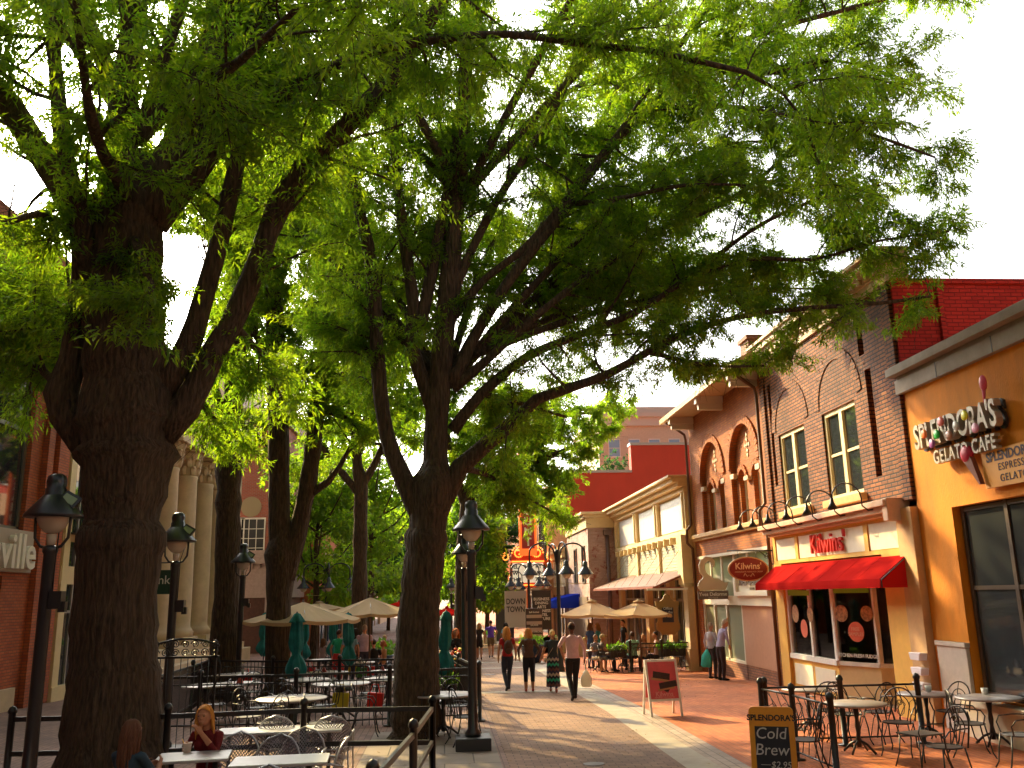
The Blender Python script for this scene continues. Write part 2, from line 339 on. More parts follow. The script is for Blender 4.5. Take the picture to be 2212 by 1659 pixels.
b.build('side_wall', brickmat('red_painted_brick', (.42, .018, .015), (.50, .03, .022), (.24, .012, .01), .24, .08, .012, var=.35, vscale=.7, bump=.9), k)
b = MB()
for (x0, z0, z1) in ((8.72, 8.95, 9.12), (8.80, 8.86, 8.95), (8.9, 8.7, 8.86), (8.93, 8.5, 8.7), (8.66, 9.12, 9.2)): b.mm(x0, 9.4, 16.5-.02-(9-x0)*.3, 24.22, z0, z1)
for i in range(22): b.mm(8.82, 8.9, 16.75+i*.35, 16.9+i*.35, 8.74, 8.86)
b.build('cornice', mat('weathered_cream', (.55, .40, .26), .7, var=.2, vscale=3), k)
b = MB(); b.mm(10.2, 10.9, 23.2, 24.1, 8.5, 9.6); b.mm(10.15, 10.95, 23.15, 24.15, 9.6, 9.7); b.build('chimney', M_dk, k)
def sash(par, X, y0, y1, z0, z1, m, pair=True, inset=.14, sgn=1, gm='glass', t=.07, bars=None):
    b = MB(); xa, xb = (X+inset*sgn, X+(inset+.09)*sgn); f = lambda *a: b.mm(xa, xb, *a)
    f(y0, y1, z0, z0+t); f(y0, y1, z1-t, z1); f(y0, y0+t, z0+t, z1-t); f(y1-t, y1, z0+t, z1-t)
    cols = [(y0+t, y1-t)]
    if pair: mid = (y0+y1)/2; f(mid-.08, mid+.08, z0+t, z1-t); cols = [(y0+t, mid-.08), (mid+.08, y1-t)]
    xc = X+(inset+.03)*sgn; xd = X+(inset+.075)*sgn
    for a0, a1 in cols:
        zm = (z0+z1)/2; b.mm(xc, xd, a0, a1, zm-.03, zm+.03)
        b.mm(xc, xd, a0, a0+.035, z0+t, zm-.03); b.mm(xc, xd, a1-.035, a1, z0+t, zm-.03); b.mm(xc, xd, a0, a0+.03, zm+.03, z1-t); b.mm(xc, xd, a1-.03, a1, zm+.03, z1-t)
        if bars:
            for q in range(1, bars[0]): yy = a0+(a1-a0)*q/bars[0]; b.mm(xc+.01*sgn, xd-.01*sgn, yy-.012, yy+.012, z0+t, z1-t)
            for q in range(1, bars[1]): zz = z0+t+(z1-z0-2*t)*q/bars[1]; b.mm(xc+.012*sgn, xd-.012*sgn, a0, a1, zz-.012, zz+.012)
    o = b.build('window', m, par)
    g_ = MB(); g_.mm(X+(inset+.055)*sgn, X+(inset+.06)*sgn, y0+.02, y1-.02, z0+.02, z1-.02); g_.build('pane', gm, o); return o
M_win = mat('window_trim', (.78, .66, .38), .5, var=.05)
for y0, y1, z0, z1 in wins:
    sash(k, 9.0, y0, y1, z0, z1, M_win, t=.1, inset=.05)
    b = MB(); b.mm(8.86, 9.1, y0-.12, y1+.12, z0-.17, z0-.003); b.build('sill', mat('sill_stone', (.55, .32, .12), .7, var=.1), k, .01)
# shop front
b = MB(); b.mm(8.55, 9.1, 16.95, 24.15, 4.02, 4.14); b.mm(8.66, 9.1, 17.0, 24.1, 3.9, 4.02); b.mm(8.78, 9.1, 17.05, 24.05, 3.84, 3.9); b.mm(8.6, 9.05, 16.9, 17.1, 3.72, 4.16)
b.build('shop_cornice', mat('pink_cream', (.66, .42, .29), .6, var=.1), k, .01)
b = MB(); b.mm(8.96, 9.3, 16.9, 24.1, 3.12, 3.86); b.mm(8.93, 8.96, 16.9, 24.1, 3.78, 3.86); b.mm(8.92, 8.96, 16.9, 24.1, 3.12, 3.2)
for y in (17.15, 18.6, 22.45, 24.0): b.mm(8.92, 8.96, y-.09, y+.09, 3.2, 3.78)
b.mm(8.9, 9.3, 23.55, 24.1, 0, 3.12); b.mm(8.9, 9.3, 17.15, 17.95, 0, 3.12); b.mm(8.99, 9.3, 20.75, 23.55, 0, .78); b.mm(9.84, 9.96, 17.95, 19.36, 0, 3.0)
b.mm(9.0, 9.9, 17.9, 23.6, 2.88, 3.1)
b.build('shop_front', M_pal, k)
M_iv = mat('ivory_panel', (.82, .76, .62), .5, var=.05)
for y0, y1 in ((17.28, 18.48), (18.72, 22.33), (22.57, 23.88)): b = MB(); b.mm(8.945, 8.962, y0, y1, 3.22, 3.76); b.build('fascia_panel', M_iv, k)
for y0, y1 in ((20.95, 22.1), (22.25, 23.4)): b = MB(); b.mm(8.975, 8.992, y0, y1, .12, .62); b.build('stall_panel', M_iv, k)
b = MB(); b.mm(8.86, 9.25, 16.52, 17.12, 0, 3.95); b.build('corner_pilaster', mat('peach_pilaster', (.58, .34, .15), .7, var=.1), k, .01)
b = MB(); b.text("Kilwins'", .64, FR((8.92, 20.5, 3.48)), .03, bold=.003, sx=.98); b.build('fascia_lettering', mat('red_letter', (.55, .02, .015), .4), k)
wf = MB()
for y in (20.78, 22.1, 23.5): wf.mm(8.96, 9.08, y-.05, y+.05, .85, 2.85)
wf.mm(8.93, 9.1, 20.72, 23.6, .74, .86); wf.mm(8.96, 9.08, 20.8, 23.45, 2.78, 2.86)
P0 = Vector((9.0, 20.75, 0)); P1 = Vector((9.48, 19.72, 0)); P2 = Vector((9.86, 19.4, 0))
for a, c in ((P0, P1), (P1, P2)):
    for z in (.8, 2.82): wf.bar(a+Vector((0, 0, z)), c+Vector((0, 0, z)), .08, .09)
for q in (P0, P1): wf.bar(q+Vector((.02, 0, .8)), q+Vector((.02, 0, 2.85)), .1)
q = P0.lerp(P1, .62)
wo_ = wf.build('shop_window', 'white', k)
b = MB(); b.mm(9.02, 9.03, 20.8, 23.5, .85, 2.8)
for a, c in ((P0, P1), (P1, P2)): b.add([a+Vector((0, 0, .82)), c+Vector((0, 0, .82)), c+Vector((0, 0, 2.8)), a+Vector((0, 0, 2.8))], [(0, 1, 2, 3)])
b.build('pane', 'clear', wo_)
b = MB()
for a, c in ((P0, P1), (P1, P2)): b.add([a, c, c+Vector((0, 0, .78)), a+Vector((0, 0, .78))], [(0, 1, 2, 3)])
b.build('stall_riser', M_crm, k)
b = MB(); b.mm(9.36, 9.9, 16.6, 24.1, 0, .01); b.mm(11.2, 11.3, 17.9, 23.6, 0, 3.1); b.mm(9.3, 11.3, 23.55, 23.6, 0, 3.1); b.mm(9.3, 11.3, 17.9, 17.95, 0, 3.1)
b.build('interior', mat('shop_interior', (.22, .14, .08), .9, var=.4, vscale=2), k)
# decals
cd_ = (P1-P0).normalized(); nrm = Vector((-cd_.y*-1, cd_.x*-1, 0))
fd = frame(P0.lerp(P1, .5)+Vector((-.03, -.012, 0)), (P1-P0), (0, 0, 1))
M_dc = [mat('salmon_decal', (.75, .16, .09), .5, var=.1), mat('chocolate_decal', (.30, .12, .05), .5, var=.6, vscale=12, col2=(.75, .42, .2))]
for i, (a, z, r) in enumerate(((-.33, 1.9, .19), (.04, 1.5, .22), (.38, 1.9, .17))): b = MB(); b.T = fd; b.add([(a+r*math.cos(t*math.pi/12), z+r*math.sin(t*math.pi/12), .004) for t in range(24)], [tuple(range(24))]); b.build('round_decal', M_dc[i % 2 == 0], wo_)
for i, (y, z, r) in enumerate(((23.0, 1.85, .22), (22.5, 1.5, .22), (22.05, 1.85, .18))): b = MB(); b.add([(8.955, y-r*math.cos(t*math.pi/12), z+r*math.sin(t*math.pi/12)) for t in range(24)], [tuple(range(24))]); b.build('round_decal', M_dc[i % 2 == 0], wo_)
b = MB(); b.text("FREE\nSAMPLES", .11, frame(P0.lerp(P1, .53)+Vector((-.045, -.018, 1.5)), (P1-P0), (0, 0, 1)), .001); b.build('decal_lettering', mat('decal_cream', (.8, .45, .3), .5), wo_)
b = MB(); b.T = fd; b.add([(-.5, 2.35, .005), (.5, 2.35, .005), (.5, 2.47, .005), (-.5, 2.52, .005)], [(0, 1, 2, 3)]); b.T = None
b.add([(8.955, 23.4, 2.3), (8.955, 22, 2.3), (8.955, 22, 2.42), (8.955, 23.4, 2.46)], [(0, 1, 2, 3)]); b.build('green_decal', mat('green_decal', (.2, .55, .02), .5), wo_)
b = MB(); b.text("Kilwins", .38, frame(P0.lerp(P1, .5)+Vector((-.04, -.015, 2.64)), (P1-P0), (0, 0, 1)), .002, bold=.008); b.text("KITCHEN-FRESH FUDGE", .105, frame(P0.lerp(P1, .5)+Vector((-.04, -.015, .98)), (P1-P0), (0, 0, 1)), .002, bold=.003)
b.build('window_lettering', 'white', wo_)
# awning
M_aw = clothmat('red_canvas', (.50, .022, .02), (.5, .02, .015))
b = MB(); ya, yb = 16.95, 24.0; xo, xi = 8.32, 8.92; zt, zb, zv = 3.08, 2.62, 2.45
ns = 7
vs = []; fs = []; nn = ns*8; mm_ = 9
for i in range(nn+1):
    y = yb+(ya-yb)*i/nn; sag = abs(math.sin(math.pi*i/8)); gn = random.uniform(-1, 1)
    for j in range(mm_):
        f = j/6
        if j <= 6: vs.append((xi+(xo-xi)*f, y, zt+(zb-zt)*f-.022*sag*math.sin(math.pi*f)-.004*gn*f))
        else: vs.append((xo-.01+.012*math.sin(i*.9)*(j-6)/2, y, zb+(zv-zb)*(j-6)/2))
for i in range(nn):
    for j in range(mm_-1): q = i*mm_+j; fs.append((q, q+1, q+mm_+1, q+mm_))
b.add(vs, fs)
for i in range(1, ns):
    y = yb+(ya-yb)*i/ns; b.bar((xi, y, zt+.004), (xo, y, zb+.004), .012, .004)
for y in (ya, yb): b.add([(xi, y, zt), (xo, y, zb), (xo-.01, y, zv), (xi, y, zv)], [(0, 1, 2, 3)])
o = b.build('awning', M_aw, k)
b = MB()
for i in range(ns+1):
    y = yb+(ya-yb)*i/ns+(.02 if i == 0 else -.02 if i == ns else 0); b.tube([(xi, y, zt-.03), (xo+.02, y, zb-.02), (xo+.02, y, zv+.01)], .012, 5)
b.build('awning_frame', 'dkgrey', o)
# gooseneck lamps
def goose(par, y, z=4.0, X=8.66):
    b = MB(); pts = [(X, y, z)]+[(X-.28-.34*math.cos(math.pi*t)*-1*-1+0, y, z+.05+.38*math.sin(math.pi*t)) for t in [i/10 for i in range(11)]]
    pts = [(X, y, z), (X-.1, y, z-.02), (X-.22, y, z+.08)]+[(X-.53+.31*math.cos(math.pi*t), y, z+.22+.32*math.sin(math.pi*t)) for t in [i/8 for i in range(9)]]
    b.tube(pts, .016, 6); e = pts[-1]; o = b.build('lamp_arm', 'black', par)
    b = MB(); b.lathe([(.03, .02), (.035, -.06), (.05, -.09), (.11, -.2), (.10, -.2), (.04, -.08), (0, -.07)], e, 12); b.build('lamp_shade', 'black', o)
for y in (17.6, 18.9, 20.1, 21.3, 22.4, 23.4): goose(k, y)

# hanging oval sign
h = thing('hanging_sign', 'oval maroon sweet shop sign hanging from a black iron bracket above the red awning', 'sign', (8.2, 24.35, 3))
b = MB(); b.T = FC((8.25, 24.3, 3.02)); n = 28
b.prism([(.56*math.cos(2*math.pi*i/n), .33*math.sin(2*math.pi*i/n)) for i in range(n)], -.03, .03); b.T = None; b.build('sign_rim', mat('gold_rim', (.7, .42, .2), .5), h)
b = MB(); b.T = FC((8.25, 24.262, 3.02)); b.prism([(.52*math.cos(2*math.pi*i/n), .295*math.sin(2*math.pi*i/n)) for i in range(n)], 0, .01); b.T = None; b.build('sign_board', mat('maroon_board', (.22, .008, .01), .4), h)
b = MB(); b.text("Kilwins'", .24, FC((8.25, 24.255, 3.09)), .003, bold=.004); b.text("CHOCOLATE FUDGE ICE CREAM", .055, FC((8.25, 24.255, 2.945)), .003, sx=.95)
for s in (-1, 1):
    b.tube([(8.25+s*(.02+.13*t/8), 24.25, 2.86-.04*math.sin(t*.9)) for t in range(9)], .008, 4)
b.build('sign_lettering', mat('cream_letter', (.85, .7, .5), .5), h)
b = MB(); b.tube([(9.0, 24.3, 3.5), (7.7, 24.3, 3.52)], .018, 6); b.tube([(9.0, 24.3, 3.05), (8.85, 24.3, 3.3), (8.6, 24.3, 3.5)], .012, 5)
for x in (8.0, 8.5): b.tube([(x, 24.3, 3.5), (x, 24.3, 3.3)], .008, 5)
b.tube([(8.8+.1*math.cos(t*.7)*(1-t/14), 24.3, 3.35+.1*math.sin(t*.7)*(1-t/14)) for t in range(12)], .01, 5)
b.build('bracket', 'black', h)

# ---- arched brick building with linen shop ----
M_ob = brickmat('orange_brick', (.36, .085, .014), (.48, .14, .024), (.22, .10, .045), .22, .075, .012, var=.3, vscale=1.0, bump=.6)
M_old = brickmat('old_brick', (.26, .10, .05), (.38, .15, .08), (.14, .07, .05), .22, .075, .012, var=.4, vscale=1.0, bump=.6)  # browner, less orange brick for the chimney and shop plinth
a_ = thing('arched_window_building', 'orange brick building with two arches of lancet windows under bracketed tiled eaves', 'building', (9.3, 28, 0))
y0, y1 = 24.22, 31.98
b = MB()
A1, A2 = 26.15, 29.45
box_wall(b, 9.0, 9.3, y0, y1, 3.62, 8.75, [arch(A1, 1.28, 4.42, 6.15), arch(A2, 1.28, 4.42, 6.15)], .22)
b.mm(9.5, 20, y0, y1, -.3, 8.7)
b.mm(8.96, 9.3, y1-.5, y1, -.6, 3.62); b.mm(8.97, 9.3, y0, y0+.32, -.2, 3.62)
for c in (A1, A2): b.mm(9.0, 9.3, 0, 0, 0, 0) if 0 else None
b.build('wall', M_ob, a_)
b = MB()    # recessed tympana with lancet openings
for c in (A1, A2):
    box_wall(b, 9.16, 9.3, c-1.29, c+1.29, 4.42, 7.5, [arch(c-.62, .33, 4.43, 5.75), arch(c+.62, .33, 4.43, 5.75)], .22)
b.build('arch_infill', M_ob, a_)
for c in (A1, A2):
    b = MB()
    n = 22
    for ring in (0, 1):
        for i in range(n):
            a = math.pi*(i+.5)/n; rr = 1.36+ring*.0
            b.box((8.975-.0*ring, c+math.cos(a)*rr, 6.15+math.sin(a)*rr), (.07, .17, .26), rx=a-math.pi/2)
        break
    b.build('brick_arch', M_ob, a_)
    for dc in (-.62, .62):
        b = MB()
        for i in range(9):
            a = math.pi*(i+.5)/9; b.box((9.14, c+dc+math.cos(a)*.41, 5.75+math.sin(a)*.41), (.07, .12, .16), rx=a-math.pi/2)
        b.build('lancet_arch', M_ob, a_)
b = MB()
for c in (A1, A2):
    b.mm(9.02, 9.18, c-.18, c+.18, 5.68, 5.8)
    for s in (-1, 1): b.mm(8.98, 9.18, c+s*1.16-.17, c+s*1.16+.17, 5.85, 6.0)
    for (dy, dz) in ((0, 0), (.16, 0), (-.16, 0), (0, .17), (0, -.17), (0, .3), (0, -.3)): b.box((9.15, c+dy, 6.75+dz), (.03, .11, .11), rx=R(45))
b.build('stone_trim', mat('pale_trim', (.62, .5, .36), .7, var=.1), a_)
for c in (A1-.62, A1+.62, A2-.62, A2+.62):
    b = MB(); fr = Matrix(((0, 0, -1, 9.3), (1, 0, 0, 0), (0, 1, 0, 0), (0, 0, 0, 1)))
    b.plate(arch(c, .34, 4.42, 5.75), [arch(c, .2, 4.55, 5.75)], -.08, 0, fr); b.mm(9.31, 9.36, c-.2, c+.2, 5.2, 5.26)
    o = b.build('window', mat('lancet_frame', (.62, .50, .33), .6), a_); b = MB(); b.mm(9.36, 9.37, c-.3, c+.3, 4.5, 6.0); b.build('pane', 'glass', o)
b = MB(); b.mm(8.84, 9.3, y0-.05, y1, 4.26, 4.4); b.mm(8.9, 9.3, y0-.05, y1, 4.18, 4.26); b.build('sill_band', mat('ochre_band', (.62, .38, .15), .6, var=.1), a_, .015)
# roof
M_tile = brickmat('mossy_tile', (.20, .13, .055), (.30, .20, .08), (.04, .03, .015), .22, .12, .014, var=.5, vscale=1.5, bump=1.0)
b = MB(); b.add([(8.1, y0-.35, 8.72), (8.1, y1+.4, 8.72), (13.5, y1+.4, 11.6), (13.5, y0-.35, 11.6)], [(0, 1, 2, 3)])
b.add([(8.1, y0-.35, 8.64), (8.1, y1+.4, 8.64), (13.5, y1+.4, 11.5), (13.5, y0-.35, 11.5)], [(3, 2, 1, 0)])
for q in range(18):
    t = q/18; x = 8.1+5.4*t; z = 8.72+2.88*t; b.mm(x, x+.06, y0-.35, y1+.4, z+.01, z+.045)
rf = b.build('roof', M_tile, a_)
b = MB(); b.mm(8.05, 8.17, y0-.4, y1+.45, 8.55, 8.72); b.mm(8.1, 9.0, y0-.35, y1+.4, 8.60, 8.635); b.add([(8.12, y0-.36, 8.5), (13.5, y0-.36, 11.35), (13.5, y0-.36, 11.65), (8.12, y0-.36, 8.75)], [(0, 1, 2, 3)]); b.build('gutter', mat('eave_cream', (.48, .32, .17), .6, var=.1), rf)
b = MB()
M_bw = mat('bracket_white', (.55, .5, .45), .6)
for y in (24.5, 27.8, 31.3): b = MB(); b.mm(8.12, 9.0, y-.13, y+.13, 8.36, 8.6); b.mm(8.2, 9.0, y-.08, y+.08, 8.16, 8.36); b.build('bracket', M_bw, rf, .01)
b = MB(); b.mm(11.2, 12.0, 31.0, 31.9, 9.5, 11.5); b.mm(11.12, 12.08, 30.92, 31.98, 11.5, 11.65); b.build('chimney', M_old, rf)
for yy in (24.35, 32.02):
    b = MB(); b.tube([(8.2, yy, 8.55), (8.4, yy, 8.45), (8.86, yy, 8.1), (8.9, yy, 7.9), (8.9, yy, 4.8), (8.72, yy, 4.6), (8.72, yy, 4.15), (8.9, yy, 3.95), (8.9, yy, -.1)], .05, 8); b.build('downpipe', mat('brown_pipe', (.14, .06, .03), .5), a_)
# linen shop front
sf = MB(); sf.mm(8.92, 9.3, y0+.3, y1-.45, 3.55, 3.64); sf.mm(8.98, 9.3, 27.2, 31.5, 2.02, 2.3)
for y in (31.42, 30.2, 28.9, 27.35): sf.mm(9.0, 9.12, y-.06, y+.06, .35, 2.02)
for y in (31.42, 30.4, 29.2, 27.9, 26.6, 24.6): sf.mm(9.02, 9.12, y-.06, y+.06, 2.3, 3.55)
sf.mm(9.0, 9.12, 27.3, 31.5, .3, .38)
sfo = sf.build('shop_front', mat('offwhite_front', (.70, .62, .48), .6, var=.05), a_)
b = MB(); b.mm(9.06, 9.07, 27.35, 31.5, .3, 3.55); b.mm(9.06, 9.07, 24.6, 27.35, 2.3, 3.55); b.build('pane', mat('pale_glass', (.26, .28, .2), .08), sfo)
b = MB(); b.mm(9.0, 9.4, 27.25, 31.5, -.5, .29); b.mm(9.0, 9.3, 24.4, 27.2, -.3, .3); b.build('brick_plinth', M_old, sfo)
b = MB(); b.mm(8.98, 9.3, 24.55, 27.25, .3, 2.02); b.build('boarded_panel', mat('peach_board', (.50, .25, .15), .7, var=.06), sfo)
b = MB(); b.mm(8.90, 9.3, 24.5, 27.4, 2.02, 2.3); b.mm(8.8, 9.1, 24.5, 27.4, 2.3, 2.42); b.mm(8.8, 8.95, 24.5, 27.4, 2.98, 3.1); b.mm(8.8, 8.95, 27.2, 27.4, 2.42, 2.98); b.mm(8.8, 8.95, 24.5, 24.65, 2.42, 2.98)
b.mm(8.9, 9.0, 24.65, 27.2, 2.42, 2.98); s2 = b.build('framed_sign', mat('ivory_sign', (.78, .70, .58), .6), sfo)
b = MB(); b.text("Yves Delorme", .46, FR((8.89, 25.9, 2.74)), .02, bold=.004, sx=.9); b.text("PARIS", .1, FR((8.89, 25.9, 2.5)), .02, space=1.4); b.build('sign_lettering', mat('grey_letter', (.3, .25, .22), .5), s2)
s = thing('blade_sign', 'small brown projecting linen shop name board below the cream swan', 'sign', (8.6, 28.6, 2.2))
b = MB(); b.mm(8.02, 9.0, 28.55, 28.63, 2.2, 2.46); b.build('board', mat('taupe_board', (.16, .12, .10), .5), s)
b = MB(); b.text("Yves Delorme", .155, FC((8.5, 28.549, 2.355)), .003, bold=.003); b.text("OUTLET", .07, FC((8.5, 28.549, 2.245)), .003, space=1.3); b.build('sign_lettering', 'white', s)
# swan
sw = [(-.42, 0), (.40, 0), (.46, .14), (.5, .26), (.38, .24), (.2, .36), (.02, .38), (-.16, .52), (-.24, .68), (-.22, .84), (-.1, .93), (.02, .86), (.04, .72), (.1, .76), (.11, .92), (.0, 1.04), (-.18, 1.06), (-.34, .96), (-.42, .78), (-.4, .58), (-.28, .42), (-.42, .3), (-.5, .14)]
b = MB(); b.plate([(x*1.0, y*1.0) for x, y in sw], [], -.04, .04, FC((8.52, 28.59, 2.47)))
tag(b.build('swan_figure', mat('swan_cream', (.72, .58, .42), .6), None, .01), 'cream cut-out swan standing on the brown linen shop board', 'sign figure')

# ---- cream shop with metal canopy ----
c_ = thing('cream_shop_building', 'cream panelled shop with a rusty metal canopy and three white upper windows', 'building', (9.2, 38, 0))
CX = 8.9; cy0, cy1 = 32.02, 46.0
def Q(px, py, X=CX): p = atX(px, py, X); return p.y, p.z
b = MB(); b.mm(CX, 20, cy0, cy1, 2.9, 6.15)
for y in (32.3, 35.6, 39.6, 45.6): b.mm(CX-.1, CX+.3, y-.3, y+.3, -.7, 2.9)
b.mm(CX+.5, CX+.7, cy0, cy1, -.8, 2.95)
b.build('wall', 'cream', c_)
b = MB()
for (x0, z0, z1) in ((8.15, 6.52, 6.62), (8.3, 6.36, 6.52), (8.5, 6.2, 6.36), (8.7, 6.02, 6.2)): b.mm(x0, 9.5, cy0+.02, cy1, z0, z1)
b.build('cornice', 'cream', c_, .015)
wy = [(32.75, 36.4), (37.3, 40.6), (41.4, 45.3)]
b = MB()
b.mm(8.72, CX, cy0+.02, cy1, 4.46, 4.64); b.mm(8.72, CX, cy0+.02, cy1, 3.0, 3.12)
for y in (32.4, 36.85, 41.0, 45.65): b.mm(8.74, CX, y-.25, y+.25, 4.64, 6.05); b.mm(8.68, 8.75, y-.08, y+.08, 4.7, 6.0); b.mm(8.76, CX, y-.2, y+.2, 3.1, 4.46)
for i in range(13): y = 32.9+i*1.0; b.mm(8.55, CX, y-.05, y+.05, 4.2, 4.46)
b.mm(8.5, CX+.1, cy0+.03, 32.75, 2.7, 4.46)
b.build('trim', M_crm, c_)
M_wb = mat('white_blind', (.66, .64, .62), .45, var=.12)
for a, e in wy: b = MB(); b.mm(CX-.03, CX-.002, a, e, 4.72, 5.95); b.build('upper_window', M_wb, c_)
M_sd = mat('sage_siding', (.50, .46, .33), .7, var=.05)
for a, e in wy:
    b = MB()
    for i in range(11): z = 3.14+i*.115; b.mm(CX-.045+.0*i, CX-.004, a-.1, e+.1, z, z+.1)
    b.build('siding', M_sd, c_)
b = MB()
for y0_, y1_ in ((32.65, 35.25), (35.95, 39.2), (40, 45.2)):
    n = 3
    for i in range(n+1): y = y0_+(y1_-y0_)*i/n; b.mm(9.02, 9.12, y-.05, y+.05, -.4, 2.9)
    b.mm(9.02, 9.12, y0_, y1_, -.45, -.1); b.mm(9.02, 9.12, y0_, y1_, 2.1, 2.2)
o = b.build('shop_front', mat('grey_green_front', (.30, .26, .19), .6), c_); b = MB(); b.mm(9.08, 9.09, cy0, cy1, -.5, 2.9); b.build('pane', 'glass', o)
b = MB(); n = 60; ya, yb = 32.4, 45.6
for i in range(n):
    y = ya+(yb-ya)*i/n; b.add([(8.88, y, 3.2), (8.88, y+.12, 3.24), (7.5, y+.12, 2.69), (7.5, y, 2.65)], [(0, 1, 2, 3)]); b.add([(8.88, y+.12, 3.24), (8.88, y+.22, 3.2), (7.5, y+.22, 2.65), (7.5, y+.12, 2.69)], [(0, 1, 2, 3)])
cano = b.build('canopy', mat('rusty_sheet', (.17, .085, .055), .6, .2, var=.35, vscale=3), c_)
b = MB(); b.mm(7.46, 7.52, ya, yb, 2.58, 2.66)
for i in range(9): y = ya+.05+(yb-ya-.1)*i/8; b.bar((8.86, y, 3.14), (7.5, y, 2.6), .05); b.tube([(8.86, y, 4.4), (7.6, y, 2.72)], .008, 4); b.bar((8.85, y, 2.62), (7.5, y, 2.6), .04)
b.build('canopy_frame', mat('canopy_red_edge', (.22, .05, .03), .6), cano)
b = MB(); b.mm(8.6, 9.3, 32.02, 32.6, -.3, 2.7); b.mm(8.52, 9.3, 32.0, 32.62, 2.62, 2.75); b.mm(8.55, 9.3, 32.0, 32.63, -.3, .5); b.build('corner_pier', mat('pier_cream', (.58, .44, .27), .7, var=.12), c_, .01)
s = thing('hanging_sign', 'ochre scalloped shop sign hanging from a white arm beside the metal canopy', 'sign', (7.9, 31.9, 2))
b = MB(); b.bar((8.6, 31.95, 2.55), (7.15, 31.95, 2.55), .07); b.tube([(7.55, 31.95, 2.55), (7.55, 31.95, 2.25)], .012, 4); b.tube([(8.1, 31.95, 2.55), (8.1, 31.95, 2.25)], .012, 4); b.build('arm', 'white', s)
pl = [(-.42, -.55), (-.3, -.62), (-.22, -.72), (.22, -.72), (.3, -.62), (.42, -.55), (.42, -.35), (.36, -.25), (.36, .2), (.42, .3), (.42, .42), (.25, .42), (.14, .5), (.1, .62), (0, .68), (-.1, .62), (-.14, .5), (-.25, .42), (-.42, .42), (-.42, .3), (-.36, .2), (-.36, -.25), (-.42, -.35)]
b = MB(); b.plate([(x*1.0, y) for x, y in pl], [], -.04, .04, FC((7.83, 31.95, 1.72))); b.build('board', mat('ochre_board', (.30, .17, .05), .5), s, .008)
b = MB(); b.mm(7.63, 8.03, 31.89, 31.91, 1.42, 1.92); b.build('inset', mat('navy_inset', (.02, .02, .05), .4), s)
b = MB(); b.text("Office\non the\nMall", .13, FC((7.83, 31.885, 1.76)), .003); b.build('sign_lettering', 'white', s)

# ---- whitewashed brick building ----
pk = thing('whitewashed_brick_building', 'low brick building with flaking pink whitewash, cream cornice and a drainpipe', 'building', (8, 48, -.5))
M_pk = brickmat('whitewashed_brick', (.42, .26, .23), (.52, .36, .33), (.40, .28, .26), .24, .08, .012, var=.25, vscale=.8, bump=.5, extra=((.26, .055, .04), 1.3, .55))
PX = 7.35
b = MB(); b.mm(PX, 9.6, 46.02, 54, -1, 6.1); b.build('wall', M_pk, pk)
b = MB(); b.mm(PX-.35, 9.7, 45.75, 54, 6.42, 6.55); b.mm(PX-.22, 9.7, 45.85, 54, 6.25, 6.42); b.mm(PX-.08, 9.7, 45.96, 54, 5.75, 6.25); b.build('cornice', M_crm, pk, .01)
b = MB(); b.tube([(8.35, 45.9, 5.4), (8.35, 45.9, -.9)], .09, 8); b.mm(8.15, 8.55, 45.75, 46.0, 5.35, 5.6); b.build('drainpipe', mat('pipe_mauve', (.14, .09, .08), .5), pk)
for y in (47.6, 50.5): sash(pk, PX, y-.5, y+.5, 3.0, 4.9, mat('dark_sash', (.1, .09, .08), .5), pair=False, inset=-.06)
b = MB(); b.mm(PX-.06, PX-.01, 46.6, 53.5, -.5, 2.3); b.build('shop_front', mat('brown_front', (.22, .15, .1), .6, var=.3), pk)

# ---- row beyond ----
def simple_building(name, label, X, y0, y1, z1, m, rows, cols, ww, wh, zb, dz, side=1, corn=None, fr='white', depth=12, z0=-1.0, winm='glass', shop=None):
    t = thing(name, label, 'building', (X, (y0+y1)/2, 0)); b = MB(); b.mm(X, X+side*depth, y0, y1, z0, z1); b.build('wall', m, t)
    L = y1-y0
    for r in range(rows):
        for c in range(cols):
            yc = y0+L*(c+.5)/cols; za = zb+r*dz
            sash(t, X, yc-ww/2, yc+ww/2, za, za+wh, fr, pair=False, inset=-.05, sgn=side, t=.06)
    b = MB()
    if corn: b.mm(X-.35*side, X+.5*side, y0-.05, y1+.02, z1-.15, z1+.12); b.mm(X-.18*side, X+.5*side, y0-.02, y1+.01, z1-.5, z1-.15); b.build('cornice', corn, t)
    if shop:
        b = MB(); n = 4
        for i in range(n+1): y = y0+.15+(L-.3)*i/n; b.mm(X-.08*side, X-.004*side, y-.12, y+.12, z0, 2.4)
        b.mm(X-.1*side, X-.004*side, y0, y1, 2.4, 2.9); o = b.build('shop_front', shop, t)
        b = MB(); b.mm(X-.03*side, X-.006*side, y0+.1, y1-.1, z0, 2.4); b.build('pane', 'glass', o)
    return t
M_tan = mat('tan_render', (.60, .40, .22), .7, var=.1, vscale=1.5)
simple_building('tan_shop_building', 'narrow tan two storey shop with small paned windows beyond the whitewashed brick', 7.2, 54.05, 60, 5.1, mat('tan_shop', (.48, .36, .22), .7, var=.12), 1, 3, 1.0, 1.6, 2.9, 2, corn=M_crm, shop=mat('brown_shop', (.25, .14, .08), .6))
simple_building('brick_loft_building', 'tall brick and cream building rising above the blue canopy', 7.0, 66.2, 74, 9.0, mat('warm_stucco', (.62, .30, .16), .8, var=.1), 3, 2, 1.3, 2.2, 3.2, 3.2, corn=M_crm, fr=MT['dkgrey'], shop=M_tan, depth=3)
